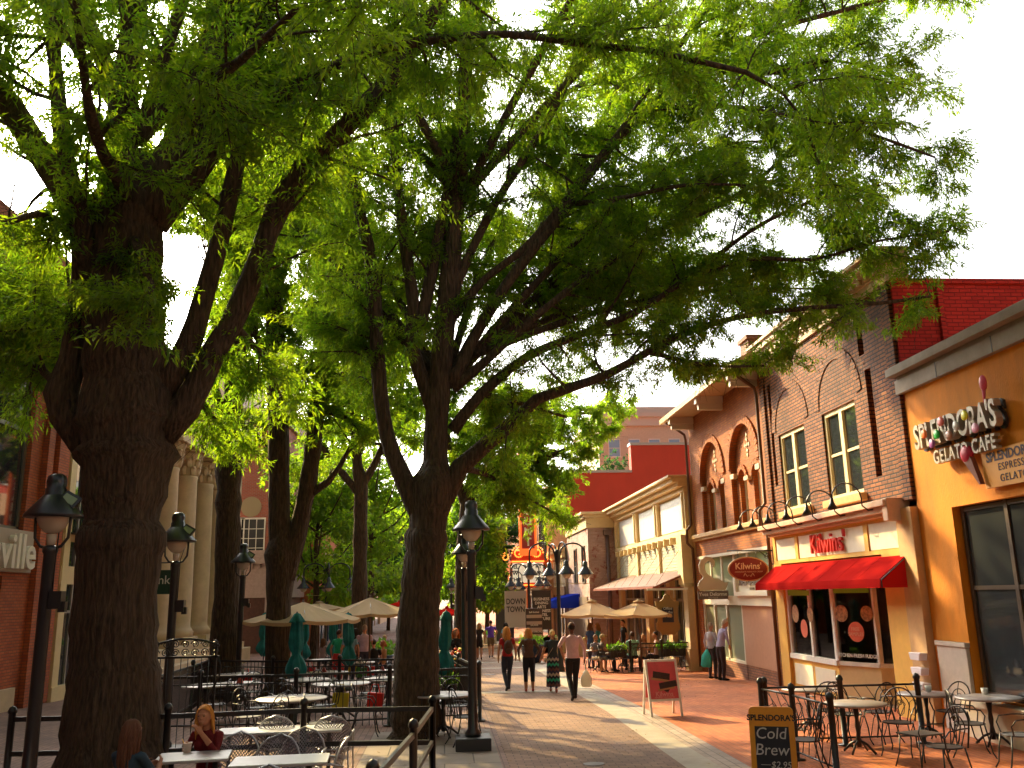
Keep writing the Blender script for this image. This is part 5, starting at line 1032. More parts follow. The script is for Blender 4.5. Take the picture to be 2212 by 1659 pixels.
# ---- fences ----
def fence(label, pts, style='picket', h=1.05, group='black metal fences', postat=None, gap=.125, z0=None):
    t = thing('fence', label, 'fence', (pts[0][0], pts[0][1], 0), group=None)
    for i, (x, y) in enumerate(pts):
        g0 = gz(y); b = MB(); b.lathe([(.12, g0), (.12, g0+.02), (.045, g0+.025), (.045, g0+h+.02), (.058, g0+h+.03), (.058, g0+h+.06), (.04, g0+h+.1), (0, g0+h+.12)], (x, y, 0), 10); b.build('post', BLK, t)
    for (x0, y0), (x1, y1) in zip(pts, pts[1:]):
        a = Vector((x0, y0, gz(y0))); c = Vector((x1, y1, gz(y1))); L = (c-a).length; u = Vector((0, 0, 1)); b = MB()
        if style == 'picket':
            b.bar(a+u*(h-.03), c+u*(h-.03), .035, .045); b.bar(a+u*.14, c+u*.14, .03); b.bar(a+u*(h-.17), c+u*(h-.17), .025)
            n = int(L/gap)
            for k in range(1, n): q = a.lerp(c, k/n); b.bar(q+u*.03, q+u*(h-.03), .014)
        elif style == 'rail':
            for z in (h-.05, h*.55, .16): b.bar(a+u*z, c+u*z, .04, .06)
        elif style == 'wire':
            b.tube([a+u*(h-.06), c+u*(h-.06)], .018, 6); b.tube([a+u*.12, c+u*.12], .015, 6); n = max(2, int(L/.2))
            for k in range(n+1):
                q = a.lerp(c, k/n); q2 = a.lerp(c, min(1, (k+.9)/n)); s_ = (-1)**k
                b.tube([q+u*.12, a.lerp(c, min(1, (k+.35)/n))+u*(.35+.05*s_), q2+u*.6, q+u*(h-.06)], .007, 4)
                if k < n: mid = a.lerp(c, (k+.5)/n); dirv = (c-a).normalized(); b.tube([mid+dirv*(.07*math.cos(f))+u*(.55+.12*math.sin(f)) for f in [j*.785 for j in range(9)]], .006, 4)
        b.build('rail_panel', BLK, t)
    return t
v = lambda p: (p.x, p.y)
f1 = [PZ(27, 1540, 1.08), PZ(364, 1530, 1.1), PZ(657, 1518, 1.1), PZ(934, 1510, 1.12)]
ys_ = [q.y for q in f1]; F1 = [v(q) for q in f1]
fence('black three rail fence across the front of the near cafe tables', F1, 'rail')
d2 = PZ(893, 1566, 1.1); d3 = (d2.x-.25, 7.9)
fence('black rail fence running towards the camera beside the middle trunk', [F1[-1], v(d2), d3], 'rail')
c0 = PZ(330, 1462, 1.05); c1 = PZ(640, 1455, 1.05); c2 = PZ(1035, 1440, 1.05)
fence('long black picket fence enclosing the round tables', [v(c0), ((c0.x*2+c1.x)/3, (2*c0.y+c1.y)/3), v(c1), ((c1.x+c2.x)/2, (c1.y+c2.y)/2), v(c2)], 'picket')
fence('picket fence along the right edge of the round table cafe', [(c2.x, c2.y+.15), (c2.x-.35, c2.y+4), (c2.x-.7, c2.y+9)], 'picket')
fence('picket fence in front of the bank steps', [(c0.x, c0.y+.2), (c0.x-.3, c0.y+4), (c0.x-.9, c0.y+9)], 'picket', gap=.11)
m0 = PZ(590, 1424, 1.0); m1 = PZ(880, 1420, 1.0)
fence('low black picket fence behind the closed parasols', [(-6.2, m0.y+1.4), v(m0), ((m0.x+m1.x)/2, (m0.y+m1.y)/2), v(m1)], 'picket')
# ornate gate
gp = PZ(399, 1600, 0.); gy = 16.0; gl = atY(326, 1400, gy).x; gr = atY(474, 1400, gy).x
t = thing('ornate_iron_trellis', 'black wrought iron screen with scroll work top in front of the bank columns', 'iron screen', ((gl+gr)/2, gy, 0))
zt = atY(400, 1380, gy).z; zs = atY(400, 1420, gy).z
for x in (gl+.05, gr-.05):
    b = MB(); b.bar((x, gy, 0), (x, gy, zt-.08), .035); b.tube([(x+.1*math.sin(k*.9)*(1 if x < 0 else 1), gy-.03, zs*k/10) for k in range(11)], .016, 5); b.build('post', BLK, t)
b = MB(); mid = (gl+gr)/2; W2 = (gr-gl)/2
b.tube([(mid+W2*q, gy, zt-.12*q*q) for q in [i/8-1 for i in range(17)]], .02, 6); b.bar((gl, gy, zs), (gr, gy, zs), .035); b.bar((gl, gy, zs-.9), (gr, gy, zs-.9), .03)
for i in range(10): x = gl+(gr-gl)*(i+.5)/10; b.tube([(x, gy, zs), (x, gy, .1)], .008, 4)
b.build('frame', BLK, t)
b = MB(); rs = (zt-zs)/4.4
for i in range(7):
    cx = gl+(gr-gl)*(i+.5)/7
    for j, s in ((0, 1), (1, -1)):
        cz = zs+rs*(1.1+2.0*j); b.tube([(cx+s*rs*(1-k/20)*math.cos(k*.65), gy, cz+rs*(1-k/20)*math.sin(k*.65)) for k in range(17)], .009, 4)
b.build('scroll_work', BLK, t)

# ---- chairs and tables ----
def perfmat():
    m = mat('perforated_metal', (.20, .20, .25), .4, .5); n = m.node_tree.nodes; L = m.node_tree.links
    tc = n.new('ShaderNodeTexCoord'); vv = n.new('ShaderNodeTexVoronoi'); vv.inputs['Scale'].default_value = 40; vv.inputs['Randomness'].default_value = 0; sp = n.new('ShaderNodeSeparateXYZ'); L.new(tc.outputs['Object'], sp.inputs[0]); ad = n.new('ShaderNodeMath'); ad.operation = 'ADD'; L.new(sp.outputs[1], ad.inputs[0]); L.new(sp.outputs[2], ad.inputs[1]); cb = n.new('ShaderNodeCombineXYZ'); L.new(sp.outputs[0], cb.inputs[0]); L.new(ad.outputs[0], cb.inputs[1]); mp = n.new('ShaderNodeMapping'); mp.inputs['Rotation'].default_value = (0, 0, .785); L.new(cb.outputs[0], mp.inputs[0]); vv.voronoi_dimensions = '2D'; L.new(mp.outputs[0], vv.inputs['Vector'])
    lt = n.new('ShaderNodeMath'); lt.operation = 'LESS_THAN'; lt.inputs[1].default_value = .36; L.new(vv.outputs['Distance'], lt.inputs[0])
    tr = n.new('ShaderNodeBsdfTransparent'); mx = n.new('ShaderNodeMixShader'); L.new(lt.outputs[0], mx.inputs[0]); L.new(n['Principled BSDF'].outputs[0], mx.inputs[1]); L.new(tr.outputs[0], mx.inputs[2]); L.new(mx.outputs[0], n['Material Output'].inputs[0]); return m
M_perf = perfmat()
def shell_chair():
    t = thing('cafe_chair', 'x', 'chair', (0, 0, 0), group='grey perforated metal armchairs')
    b = MB(); n = 18; vs = [(0, .0, .45)]; 
    rim = [(.23*math.cos(2*math.pi*i/n), .02+.23*math.sin(2*math.pi*i/n), .45) for i in range(n)]; b.add([(0, .02, .435)]+rim, [(0, 1+i, 1+(i+1) % n) for i in range(n)], True); b.build('seat', M_perf, t)
    b = MB(); b.tube(rim+[rim[0]], .012, 6); 
    b.build('seat_rim', 'silver', t)
    b = MB(); vs = []; fs = []; nu, nv = 12, 10
    for j in range(nv+1):
        f = j/nv; wd = .27*math.sqrt(max(0, 1-max(0, (f-.35)/.65)**2))*(0.8+.2*min(1, f*3)); z = .42+.48*f
        for i in range(nu+1): a = (i/nu*2-1); vs.append((a*wd, -.19-.10*f+.10*a*a*(wd/.27), z))
    for j in range(nv):
        for i in range(nu): q = j*(nu+1)+i; fs.append((q, q+1, q+nu+2, q+nu+1))
    b.add(vs, fs, True); bk_ = b.build('backrest', M_perf, t)
    b = MB(); edge = [vs[j*(nu+1)] for j in range(nv+1)]+[vs[j*(nu+1)+nu] for j in range(nv, -1, -1)]; b.tube(edge, .012, 6); b.build('back_rim', 'silver', bk_)
    for s in (-1, 1):
        b = MB(); b.tube([(s*.26, .23, 0), (s*.25, .21, .4), (s*.26, .19, .60), (s*.27, .12, .66), (s*.27, -.1, .66), (s*.25, -.24, .62)], .013, 6); b.build('arm', 'silver', t)
        b = MB(); b.tube([(s*.25, -.28, 0), (s*.22, -.2, .43)], .012, 6); b.build('leg', 'silver', t)
    return t
def iron_chair():
    t = thing('iron_chair', 'x', 'chair', (0, 0, 0), group='black wrought iron chairs')
    b = MB(); n = 16; rim = [(.21*math.cos(2*math.pi*i/n), .20*math.sin(2*math.pi*i/n), .45) for i in range(n)]; b.add([(0, 0, .445)]+rim, [(0, 1+i, 1+(i+1) % n) for i in range(n)]); b.tube(rim+[rim[0]], .01, 5); b.build('seat', 'dkgrey', t)
    b = MB(); arc = [(.22*math.cos(math.pi*(1-i/12)), -.2-.05*math.sin(math.pi*i/12), .68+.24*math.sin(math.pi*i/12)) for i in range(13)]; arc = [(-.2, -.17, .45)]+arc+[(.2, -.17, .45)]
    b.tube(arc, .011, 6); arc2 = [(.13*math.cos(math.pi*(1-i/10)), -.22, .66+.15*math.sin(math.pi*i/10)) for i in range(11)]; b.tube([(-.09, -.17, .45)]+arc2+[(.09, -.17, .45)], .008, 5); b.tube([(0, -.18, .45), (.03, -.22, .62), (-.03, -.23, .75), (0, -.25, .91)], .007, 5)
    b.tube([(.05*math.cos(k*.6)*(1-k/16), -.22, .7+.05*math.sin(k*.6)*(1-k/16)) for k in range(12)], .006, 4); b.build('backrest', BLK, t)
    for s in (-1, 1):
        b = MB(); b.tube([(s*.21, -.2, .68), (s*.25, -.05, .68), (s*.26, .12, .66), (s*.23, .17, .58), (s*.2, .14, .45)], .01, 5); b.build('arm', BLK, t)
        b = MB(); b.tube([(s*.17, .16, .45), (s*.2, .19, .25), (s*.19, .22, .08), (s*.21, .26, 0)], .011, 5); b.build('leg', BLK, t)
        b = MB(); b.tube([(s*.17, -.15, .45), (s*.18, -.19, .25), (s*.17, -.25, .08), (s*.2, -.3, 0)], .011, 5); b.build('leg', BLK, t)
    return t
def rect_table(w_, d):
    t = thing('cafe_table', 'x', 'table', (0, 0, 0), group='rectangular metal tables')
    b = MB(); b.mm(-w_/2, w_/2, -d/2, d/2, .70, .735); b.build('tabletop', 'tabletop', t, .008)
    for s in (-1, 1): b = MB(); b.lathe([(.03, .03), (.03, .7)], (s*w_*.3, 0, 0), 8); b.bar((s*w_*.3, -d*.42, .02), (s*w_*.3, d*.42, .02), .05, .03); b.build('leg', 'dkgrey', t)
    return t
def round_table(r=.55):
    t = thing('round_table', 'x', 'table', (0, 0, 0), group='round iron tables')
    b = MB(); b.lathe([(0, .70), (r-.02, .70), (r, .71), (r, .725), (r-.01, .735), (0, .735)], (0, 0, 0), 28); b.build('tabletop', mat('grey_table', (.34, .31, .30), .4, .3, var=.1) if 'grey_table' not in bpy.data.materials else bpy.data.materials['grey_table'], t)
    b = MB(); b.lathe([(.04, .1), (.05, .2), (.03, .3), (.045, .4), (.03, .5), (.06, .7)], (0, 0, 0), 10); b.build('pedestal', BLK, t)
    for q in range(4): a = q*math.pi/2+.4; b = MB(); b.tube([(0, 0, .2), (.15*math.cos(a), .15*math.sin(a), .14), (.3*math.cos(a), .3*math.sin(a), .02)], .02, 5); b.build('leg', BLK, t)
    return t
class Pool:
    def __init__(s, make): s.make = make; s.first = None; s.used = False
    def put(s, loc, rz, label, sc=None):
        if s.first is None: s.first = s.make()
        if not s.used: s.used = True; s.pos = (loc, rz); r = s.first; r.location = loc; r.rotation_euler = (0, 0, rz); r['label'] = label; r.scale = sc or (1, 1, 1); return r
        return dup(s.first, loc, rz, label, sc=sc or (1, 1, 1))
shell = Pool(shell_chair); iron = Pool(iron_chair); rt = Pool(round_table); TBL = []; USED = set(); ta = Pool(lambda: rect_table(.8, .62)); tb = Pool(lambda: rect_table(.95, .6)); 
def on(px, py, z):
    p = PZ(px, py, z)
    if p.y <= 20: return (p.x, p.y, 0)
    Y = 18.
    while Y < 80:
        p = atY(px, py, Y)
        if p.z-gz(Y) <= z: break
        Y += .05
    return (p.x, p.y, gz(p.y))
def near_label(x, y, noun):
    c = sorted(TBL, key=lambda t: (t[0]-x)**2+(t[1]-y)**2)
    for tx, ty, ref in c[:5]:
        dx, dy = x-tx, y-ty; rel = ('right of' if dx > 0 else 'left of') if abs(dx) > abs(dy) else ('behind' if dy > 0 else 'in front of')
        lb = noun+' '+rel+' the '+' '.join(ref.split()[:9])
        if lb not in USED: USED.add(lb); return lb
    USED.add(lb); return lb
# near cafe: chair coordinates are the tops of the backs (z .9)
tA = on(419, 1632, .735); ta.put(tA, R(8), 'small metal table with the paper cup in front of the woman in maroon')
tB = on(606, 1640, .735); tb.put(tB, R(4), 'sunlit grey metal table at the bottom edge right of the woman', (1.1, 1, 1))
tC = on(538, 1576, .735); tb.put(tC, R(2), 'shaded end of the double table behind the perforated chairs', (.9, 1, .992))
tC2 = on(668, 1572, .735); tb.put(tC2, R(2), 'brightly sunlit end of the double table', (.95, 1, 1))
for px, py, rz, lb in ((521, 1580, 178, 'dark perforated chair directly right of the woman in maroon'), (607, 1585, 176, 'lighter grey round backed chair in front of the double table'), (660, 1570, 180, 'brownish round backed chair between the near chair and the double table'),
    (596, 1546, 0, 'round backed chair behind the shaded end of the double table'), (716, 1546, 0, 'round backed chair behind the sunlit end of the double table'), (581, 1652, 180, 'round chair back cut by the bottom edge of the photo'), (752, 1592, 95, 'grey armchair standing sideways at the right of the tables')):
    p = on(px, py, .9); back = Vector((0, -.28, 0)); back.rotate(Matrix.Rotation(R(rz), 3, 'Z')); shell.put((p[0]-back.x, p[1]-back.y, p[2]), R(rz), lb)
# round table cafe
for px, py, s_, lb in ((630, 1507, 1.15, 'large round table nearest the picket fence, left of the middle trunk'), (738, 1475, 1.1, 'round table with a parasol pole, sunlit edge'), (705, 1452, 1.0, 'round table behind the parasol table'), (664, 1467, .9, 'round table left of the parasol table'),
    (775, 1430, .9, 'round table with people seated behind it'), (838, 1449, .9, 'bright round table touching the middle trunk outline'), (838, 1465, .95, 'round table in front of the bright one by the middle trunk'), (516, 1456, 1.0, 'round table between the straight trunk and the forked trunk'),
    (512, 1476, .95, 'round table low between the two left trunks'), (445, 1480, .9, 'round table by the iron screen'), (958, 1499, 1.0, 'round table under the teal parasol right of the middle trunk'), (600, 1440, .9, 'round table hidden behind the forked trunk'), (690, 1425, .85, 'small round table beneath the closed parasols')):
    q = on(px, py, .735); TBL.append((q[0], q[1], lb)); rt.put(q, 0, lb, (s_, s_, 1))
ic = [(560, 1475, 200), (590, 1470, 150), (655, 1440, 30), (690, 1432, 80), (712, 1436, 190), (730, 1432, 170), (775, 1420, 350), (800, 1425, 10), (820, 1440, 280), (858, 1430, 250), (845, 1425, 10), (798, 1450, 90), (672, 1452, 150), (702, 1470, 60),
      (790, 1478, 270), (545, 1450, 20), (500, 1440, 350), (470, 1470, 90), (540, 1490, 240), (585, 1500, 60), (690, 1500, 280), (905, 1480, 60), (1005, 1488, 290), (985, 1470, 200), (930, 1470, 120), (646, 1425, 170), (610, 1420, 10), (750, 1402, 20), (725, 1400, 170), (640, 1478, 330)]
where = ['left of the large round table', 'behind the large round table', 'by the biggest teal parasol', 'near the teal parasols']
for i, (px, py, rz) in enumerate(ic):
    q = on(px, py, .9); iron.put(q, R(rz), near_label(q[0], q[1], 'iron chair'))
# right terrace
for px, py, s_, lb in ((1847, 1518, .85, 'dark round table nearest the terrace fence post'), (1998, 1497, .8, 'black table carrying white cups by the pillar'), (2134, 1505, .9, 'black table in front of the tall shop window'), (1743, 1487, .8, 'round table just behind the left terrace fence')):
    rt.put(on(px, py, .735), .3, lb, (s_, s_, 1))
for px, py, rz, lb in ((1932, 1491, 140, 'large near iron chair with tall arched back on the orange terrace'), (1888, 1474, 20, 'iron chair behind the fence rail by the yellow pier'), (1781, 1472, 350, 'iron chair behind the left terrace table'), (1825, 1478, 200, 'iron chair between the two left terrace tables'),
    (2046, 1472, 10, 'iron chair at the planter below the pillar'), (2085, 1492, 250, 'iron chair turned sideways left of the window table'), (2190, 1510, 80, 'iron chair at the right edge of the terrace'), (1730, 1520, 60, 'iron chair seen through the near terrace fence'), (2030, 1530, 100, 'iron chair beside the dark pedestal')):
    iron.put(on(px, py, .92), R(rz), lb, (1.05, 1.05, 1.02))['group'] = 'black wrought iron chairs on the orange terrace'
t = thing('iron_stool', 'low backless iron stool with square seat nearest the camera on the terrace', 'stool', (0, 0, 0)); b = MB(); b.mm(-.24, .24, -.2, .2, .44, .46); b.build('seat', 'dkgrey', t)
for sx in (-1, 1):
    for sy in (-1, 1): b = MB(); b.tube([(sx*.2, sy*.17, .45), (sx*.22, sy*.19, .2), (sx*.27, sy*.24, 0)], .01, 5); b.build('leg', BLK, t)
t.location = on(1987, 1584, .45); t.rotation_euler = (0, 0, .3)
q1 = PZ(1641, 1464, 1.08); q2 = PZ(1708, 1476, 1.08); q3 = PZ(1791, 1492, 1.1); q4 = PZ(1812, 1458, 1.08); q5 = PZ(1978, 1454, 1.08)
fence('black ornamental fence running from the far corner towards the chalkboard sign', [v(q1), v(q2), v(q3)], 'wire', .97)
fence('black ornamental fence along the front of the sweet shop', [(q1.x+.1, q1.y+.1), v(q4), (min(q5.x, 8.8), q5.y)], 'wire', .97)
# planter with shrub by the pillar, cups
def plantmesh(c, r, n, leaf, m, name, parent, up=.6, seed=1, flat=.8):
    g = np.random.default_rng(seed); P = g.normal(size=(n, 3)); P /= np.linalg.norm(P, axis=1)[:, None]; P *= (g.random(n)**.5)[:, None]*r; P[:, 2] = np.abs(P[:, 2])*flat; P += np.array(c)
    D = g.normal(size=(n, 3))*.6+np.array([0, 0, up]); D /= np.linalg.norm(D, axis=1)[:, None]; W = np.cross(D, g.normal(size=(n, 3))); W /= np.linalg.norm(W, axis=1)[:, None]
    b = MB()
    for p, d, w_ in zip(P, D, W): l = leaf*g.uniform(.6, 1.3); b.add([p, p+d*l*.5+w_*l*.22, p+d*l, p+d*l*.5-w_*l*.22], [(0, 1, 2, 3)])
    return b.build(name, m, parent)
def planter(label, loc, r, h, potm, leafm, lr, n=260, leaf=.14, seed=1, box=None, cat='potted plant', nm='potted_plant'):
    t = thing(nm, label, cat, loc); b = MB(); x, y, z = loc
    if box: b.mm(x-box[0]/2, x+box[0]/2, y-box[1]/2, y+box[1]/2, z, z+h)
    else: b.lathe([(r*.65, z), (r*.95, z+h*.5), (r, z+h*.9), (r*1.08, z+h*.92), (r*1.08, z+h), (r*.9, z+h)], (x, y, 0), 20)
    b.build('pot', potm, t); plantmesh((x, y, z+h-.03), lr, n, leaf, leafm, 'foliage', t, seed=seed); return t
M_bush = leafmat('bush_leaf', (.06, .16, .02), (.25, .5, .03), .45)
planter('green shrub in a dark pot below the orange pillar', on(2042, 1560, .0), .2, .35, BLK, M_bush, .3, 300, .16)
for px, py, lb in ((1985, 1493, 'left white cup on the black table by the pillar'), (2006, 1494, 'right white cup on the black table by the pillar'), (2128, 1500, 'white cup on the table by the shop window')):
    p = on(px, py, .74); b = MB(); b.lathe([(.03, .74), (.045, .745), (.055, .84), (.048, .84), (.03, .76)], (p[0], p[1], p[2]), 14); tag(b.build('cup', 'white'), lb, 'cup', 'white cups on the terrace')
for i, (px, py) in enumerate(((1990, 1417), (1994, 1449), (1998, 1481))):
    p = atX(px, py, 8.84); y = min(p.y, 16.95); b = MB(); b.prism([(-.2, 0), (.2, 0), (.16, -.13), (-.16, -.13)], 0, .16, FR((8.86, y, p.z+.06)))
    tag(b.build('wall_pocket', mat('pale_lilac_enamel', (.75, .72, .8), .3) if i == 0 else bpy.data.materials['pale_lilac_enamel'], None, .01), ('topmost', 'middle', 'lowest')[i]+' of the three pale wall pockets on the peach pilaster', 'wall planter', 'pale wall pockets')
# ---- A frame signs ----
s = thing('sandwich_board', 'orange sandwich board with chalk writing at the bottom right', 'sign', (0, 0, 0))
b = MB(); rc = lambda w_, h, r: [(-w_/2, 0), (w_/2, 0)]+[(w_/2-r+r*math.cos(a), h-r+r*math.sin(a)) for a in (0, .5, 1.05, 1.57)]+[(-w_/2+r+r*math.cos(a), h-r+r*math.sin(a)) for a in (1.57, 2.1, 2.6, 3.14)]
def tilt(a, y): return Matrix.Translation((0, y, 0)) @ Matrix.Rotation(a, 4, 'X') @ FC((0, 0, 0))
T1 = tilt(R(-10), -.22); T2 = tilt(R(10), .22); M_so = mat('sign_orange', (.72, .30, .02), .5, var=.06)
b.prism(rc(.66, 1.12, .07), -.012, .012, T1); b.build('front_board', M_so, s, .004); b = MB(); b.prism(rc(.66, 1.12, .07), -.012, .012, T2); b.build('back_board', M_so, s, .004)
b = MB(); b.T = T1; b.mm(-.25, .25, .14, .84, .013, .018); b.build('chalkboard', mat('chalkboard', (.015, .017, .03), .7, var=.3), s)
b = MB(); b.text("Cold\nBrew", .23, T1 @ Matrix.Translation((-.02, .62, .019)), .001, shear=.15); b.build('chalk_writing', mat('chalk', (.5, .5, .52), .9), s); b = MB(); b.text("$2.95", .13, T1 @ Matrix.Translation((.1, .3, .019)), .001, shear=.2)
for i in range(7): a = math.pi*(1.05+i*.13); b.T = T1; b.box((.08+.13*math.cos(a), .24+.1*math.sin(a), .019), (.09, .006, .002), rz=a)
b.box((-.12, .3, .019), (.14, .006, .002)); b.T = None; b.build('chalk_price', bpy.data.materials['chalk'], s)
b = MB(); b.text("SPLENDORA'S", .115, T1 @ Matrix.Translation((0, .96, .013)), .002, bold=.004); b.build('board_lettering', BLK, s)
q = PZ(1675, 1527, .97); s.location = (q.x, q.y+.2, 0); s.rotation_euler = (0, 0, R(-22)); s.scale = (.86, .86, .86)
s = thing('poster_stand', 'white framed sandwich board with a red chocolate poster on the terrace', 'sign', (0, 0, 0)); h = 1.12
for a, y, nm in ((R(-13), -.26, 'front_frame'), (R(13), .26, 'rear_frame')):
    T1 = tilt(a, y); b = MB(); b.T = T1
    for x in (-.32, .32): b.mm(x-.022, x+.022, 0, h, -.015, .015)
    b.mm(-.298, .298, h-.045, h, -.014, .014); b.mm(-.298, .298, .3, .345, -.014, .014); o = b.build(nm, 'white', s)
    b = MB(); b.T = T1; b.mm(-.3, .3, .345, h-.045, -.006, .006); b.build('poster', mat('poster_red' if y < 0 else 'poster_back', (.60, .09, .11), .5, var=.15), o)
T1 = tilt(R(-13), -.26); b = MB(); b.T = T1
b.box((-.02, .80, .009), (.36, .13, .004), rz=R(-10)); b.box((.1, .62, .009), (.38, .12, .004), rz=R(8)); b.box((.02, .55, .008), (.2, .09, .003), rz=R(-35)); b.build('chocolate_picture', mat('chocolate', (.035, .015, .012), .35, var=.4, vscale=30), s)
b = MB(); b.T = T1; b.box((-.06, .72, .0085), (.38, .05, .003), rz=R(-10)); b.box((.06, .54, .0085), (.36, .04, .003), rz=R(8)); b.build('caramel_picture', mat('caramel', (.4, .2, .08), .5), s)
b = MB(); b.text("Kilwins", .13, T1 @ Matrix.Translation((0, .435, .007)), .002, bold=.002); b.text("HEAVENLY CHOCOLATES", .036, T1 @ Matrix.Translation((0, .375, .007)), .001, bold=.001); b.build('poster_lettering', mat('pink_letter', (.7, .3, .3), .5), s)
s.location = on(1432, 1545, 0); s.rotation_euler = (0, 0, R(6))

# ---- parasols ----
def closed_parasol(label, px, py0, py1, seed, cat='parasol'):
    """px, top and bottom of the furled canopy"""
    ztop = 2.35
    for Y in np.arange(17, 40, .25):
        a = atY(px, py0, Y); 
        if (a-atY(px, py1, Y)).length > 1.5: break
    a = atY(px+7, py0, Y); p = a; g = np.random.default_rng(seed); t = thing('closed_parasol', label, cat, (p.x, Y, gz(Y)), group='closed teal parasols')
    zt = p.z; L = 1.5; vs = []; fs = []; nz, na = 14, 40; ph = g.random(8)*6; lean = g.normal(size=2)*.05
    prof = [(0, .015), (.015, .06), (.06, .09), (.11, .125), (.145, .14), (.15, .095), (.3, .105), (.45, .12), (.55, .105), (.61, .075), (.64, .075), (.70, .12), (.78, .165), (.86, .185), (.92, .16), (.97, .09), (1.0, .03)]
    for f, r in prof:
        for k in range(na): a_ = 2*math.pi*k/na; rr = r*(1+.26*math.sin(4*a_+ph[0]+f*2.5)+.13*math.sin(8*a_+ph[1]-f*3)+.05*math.sin(3*a_+f*9+ph[3])); vs.append((p.x+lean[0]*f+rr*math.cos(a_)*1.15, Y+lean[1]*f+rr*math.sin(a_)*1.15, zt-L*f-.05*math.sin(3*a_+ph[2])*(f > .8)))
    for j in range(len(prof)-1):
        for k in range(na): q = j*na+k; w_ = j*na+(k+1) % na; fs.append((q, w_, w_+na, q+na))
    b = MB(); b.add(vs, fs, True); b.build('furled_canopy', 'teal', t)
    b = MB(); b.tube([(p.x, Y, gz(Y)), (p.x, Y, zt+.03)], .022, 6); b.build('pole', 'dkgrey', t)
    b = MB(); b.lathe([(.25, gz(Y)), (.25, gz(Y)+.06), (.05, gz(Y)+.12)], (p.x, Y, 0), 16); b.build('base', BLK, t)
for i, a in enumerate(((635, 1324, 1468, 'biggest closed teal parasol, in front of the forked trunk'), (566, 1324, 1416, 'closed teal parasol partly behind the forked trunk on its left'), (654, 1327, 1428, 'closed teal parasol right behind the biggest one'), (713, 1322, 1424, 'closed teal parasol between two others near the seated people'),
        (745, 1324, 1438, 'closed teal parasol standing over the round table'), (864, 1324, 1416, 'closed teal parasol touching the left side of the middle trunk'), (957, 1320, 1458, 'closed teal parasol right of the middle trunk'))):
    closed_parasol(a[3], a[0], a[1], a[2], 50+i)
def open_parasol(label, px, pya, pyr, halfw, Y, m, n=8, rot=.2, group='open tan parasols', vent=True):
    """px,pya apex; pyr rim height; halfw half width in photo px"""
    ap = atY(px, pya, Y); rm = atY(px, pyr, Y); dep = (rm-CAM).dot(FW); r = halfw*dep/FPX; g0 = gz(Y)
    t = thing('parasol', label, 'parasol', (ap.x, Y, g0), group=group); x = ap.x; zr = rm.z; za = ap.z
    vs = [(x, Y, za)]; fs = []; rings = 4; sub = 4; N = n*sub
    for j in range(1, rings+1):
        f = j/rings
        for k in range(N):
            a = 2*math.pi*k/N+rot; seg = (k % sub)/sub; pull = 1-(1-math.cos(math.pi/n))*4*seg*(1-seg); sag = .05*4*seg*(1-seg)*f
            vs.append((x+math.cos(a)*r*f*pull, Y+math.sin(a)*r*f*pull, za+(zr-za)*(f**.92)-sag))
    for k in range(N): fs.append((0, 1+k, 1+(k+1) % N))
    for j in range(rings-1):
        for k in range(N): q = 1+j*N+k; w_ = 1+j*N+(k+1) % N; fs.append((q, q+N, w_+N, w_))
    o0 = 1+(rings-1)*N; vs2 = [(v_[0], v_[1], v_[2]-.09) for v_ in vs[o0:o0+N]]; o1 = len(vs); vs += vs2
    for k in range(N): fs.append((o0+k, o1+k, o1+(k+1) % N, o0+(k+1) % N))
    b = MB(); b.add(vs, fs); cn = b.build('canopy', m, t)
    b = MB(); b.tube([(x, Y, g0), (x, Y, za+.08)], .028, 8); b.build('pole', mat('wood_pole', (.10, .05, .03), .6) if 'wood_pole' not in bpy.data.materials else bpy.data.materials['wood_pole'], t)
    for k in range(n):
        a = 2*math.pi*k/n+rot; e = (x+math.cos(a)*r, Y+math.sin(a)*r, zr-.02); b = MB(); b.tube([(x, Y, za-.04), ((x+e[0])/2, (Y+e[1])/2, (za+zr)/2-.03+(zr-za)*-.02), e], .012, 4); b.tube([(x, Y, zr-.15), ((x+e[0])/2, (Y+e[1])/2, (za+zr)/2-.05)], .01, 4); b.build('rib', 'dkgrey', t)
    if vent: b = MB(); b.lathe([(r*.17, za-(za-zr)*.17+.03), (r*.15, za-(za-zr)*.15+.05), (.02, za+.05), (0, za+.08)], (x, Y, 0), n); b.build('vent_cap', m, t)
open_parasol('tan parasol behind the forked trunk', 655, 1300, 1338, 124, 25.5, MT['tan'], vent=False)
open_parasol('tall sunlit tan parasol left of the middle trunk', 800, 1290, 1324, 92, 29.5, MT['tan'], rot=.1, vent=False)
open_parasol('small brilliantly lit tan parasol behind the two nearer ones', 690, 1301, 1314, 55, 41, MT['tan'])
open_parasol('low tan parasol in the shade under the big ones', 690, 1318, 1338, 56, 36, MT['tan'], rot=.5)
open_parasol('tan parasol on the right terrace nearer the window sign', 1379, 1298, 1326, 79, 32, MT['tan'], n=6, rot=.15)
open_parasol('tan parasol on the right terrace nearer the directory', 1278, 1297, 1326, 76, 35.5, MT['tan'], n=6, rot=.3)
open_parasol('white parasol under the tan ones on the right', 1310, 1313, 1329, 66, 41, MT['whitecanvas'], n=6, rot=0, group='pale parasols')
open_parasol('pale parasol far down the street beside the trunk', 985, 1305, 1314, 40, 62, MT['whitecanvas'], group='pale parasols')
M_red = clothmat('red_canvas_bright', (.75, .02, .015), (.9, .05, .03))
open_parasol('bright red parasol seen just right of the middle trunk', 966, 1311, 1325, 34, 48, M_red, group='red parasols')
open_parasol('distant red parasol left of the middle trunk', 862, 1299, 1306, 24, 56, M_red, group='red parasols')

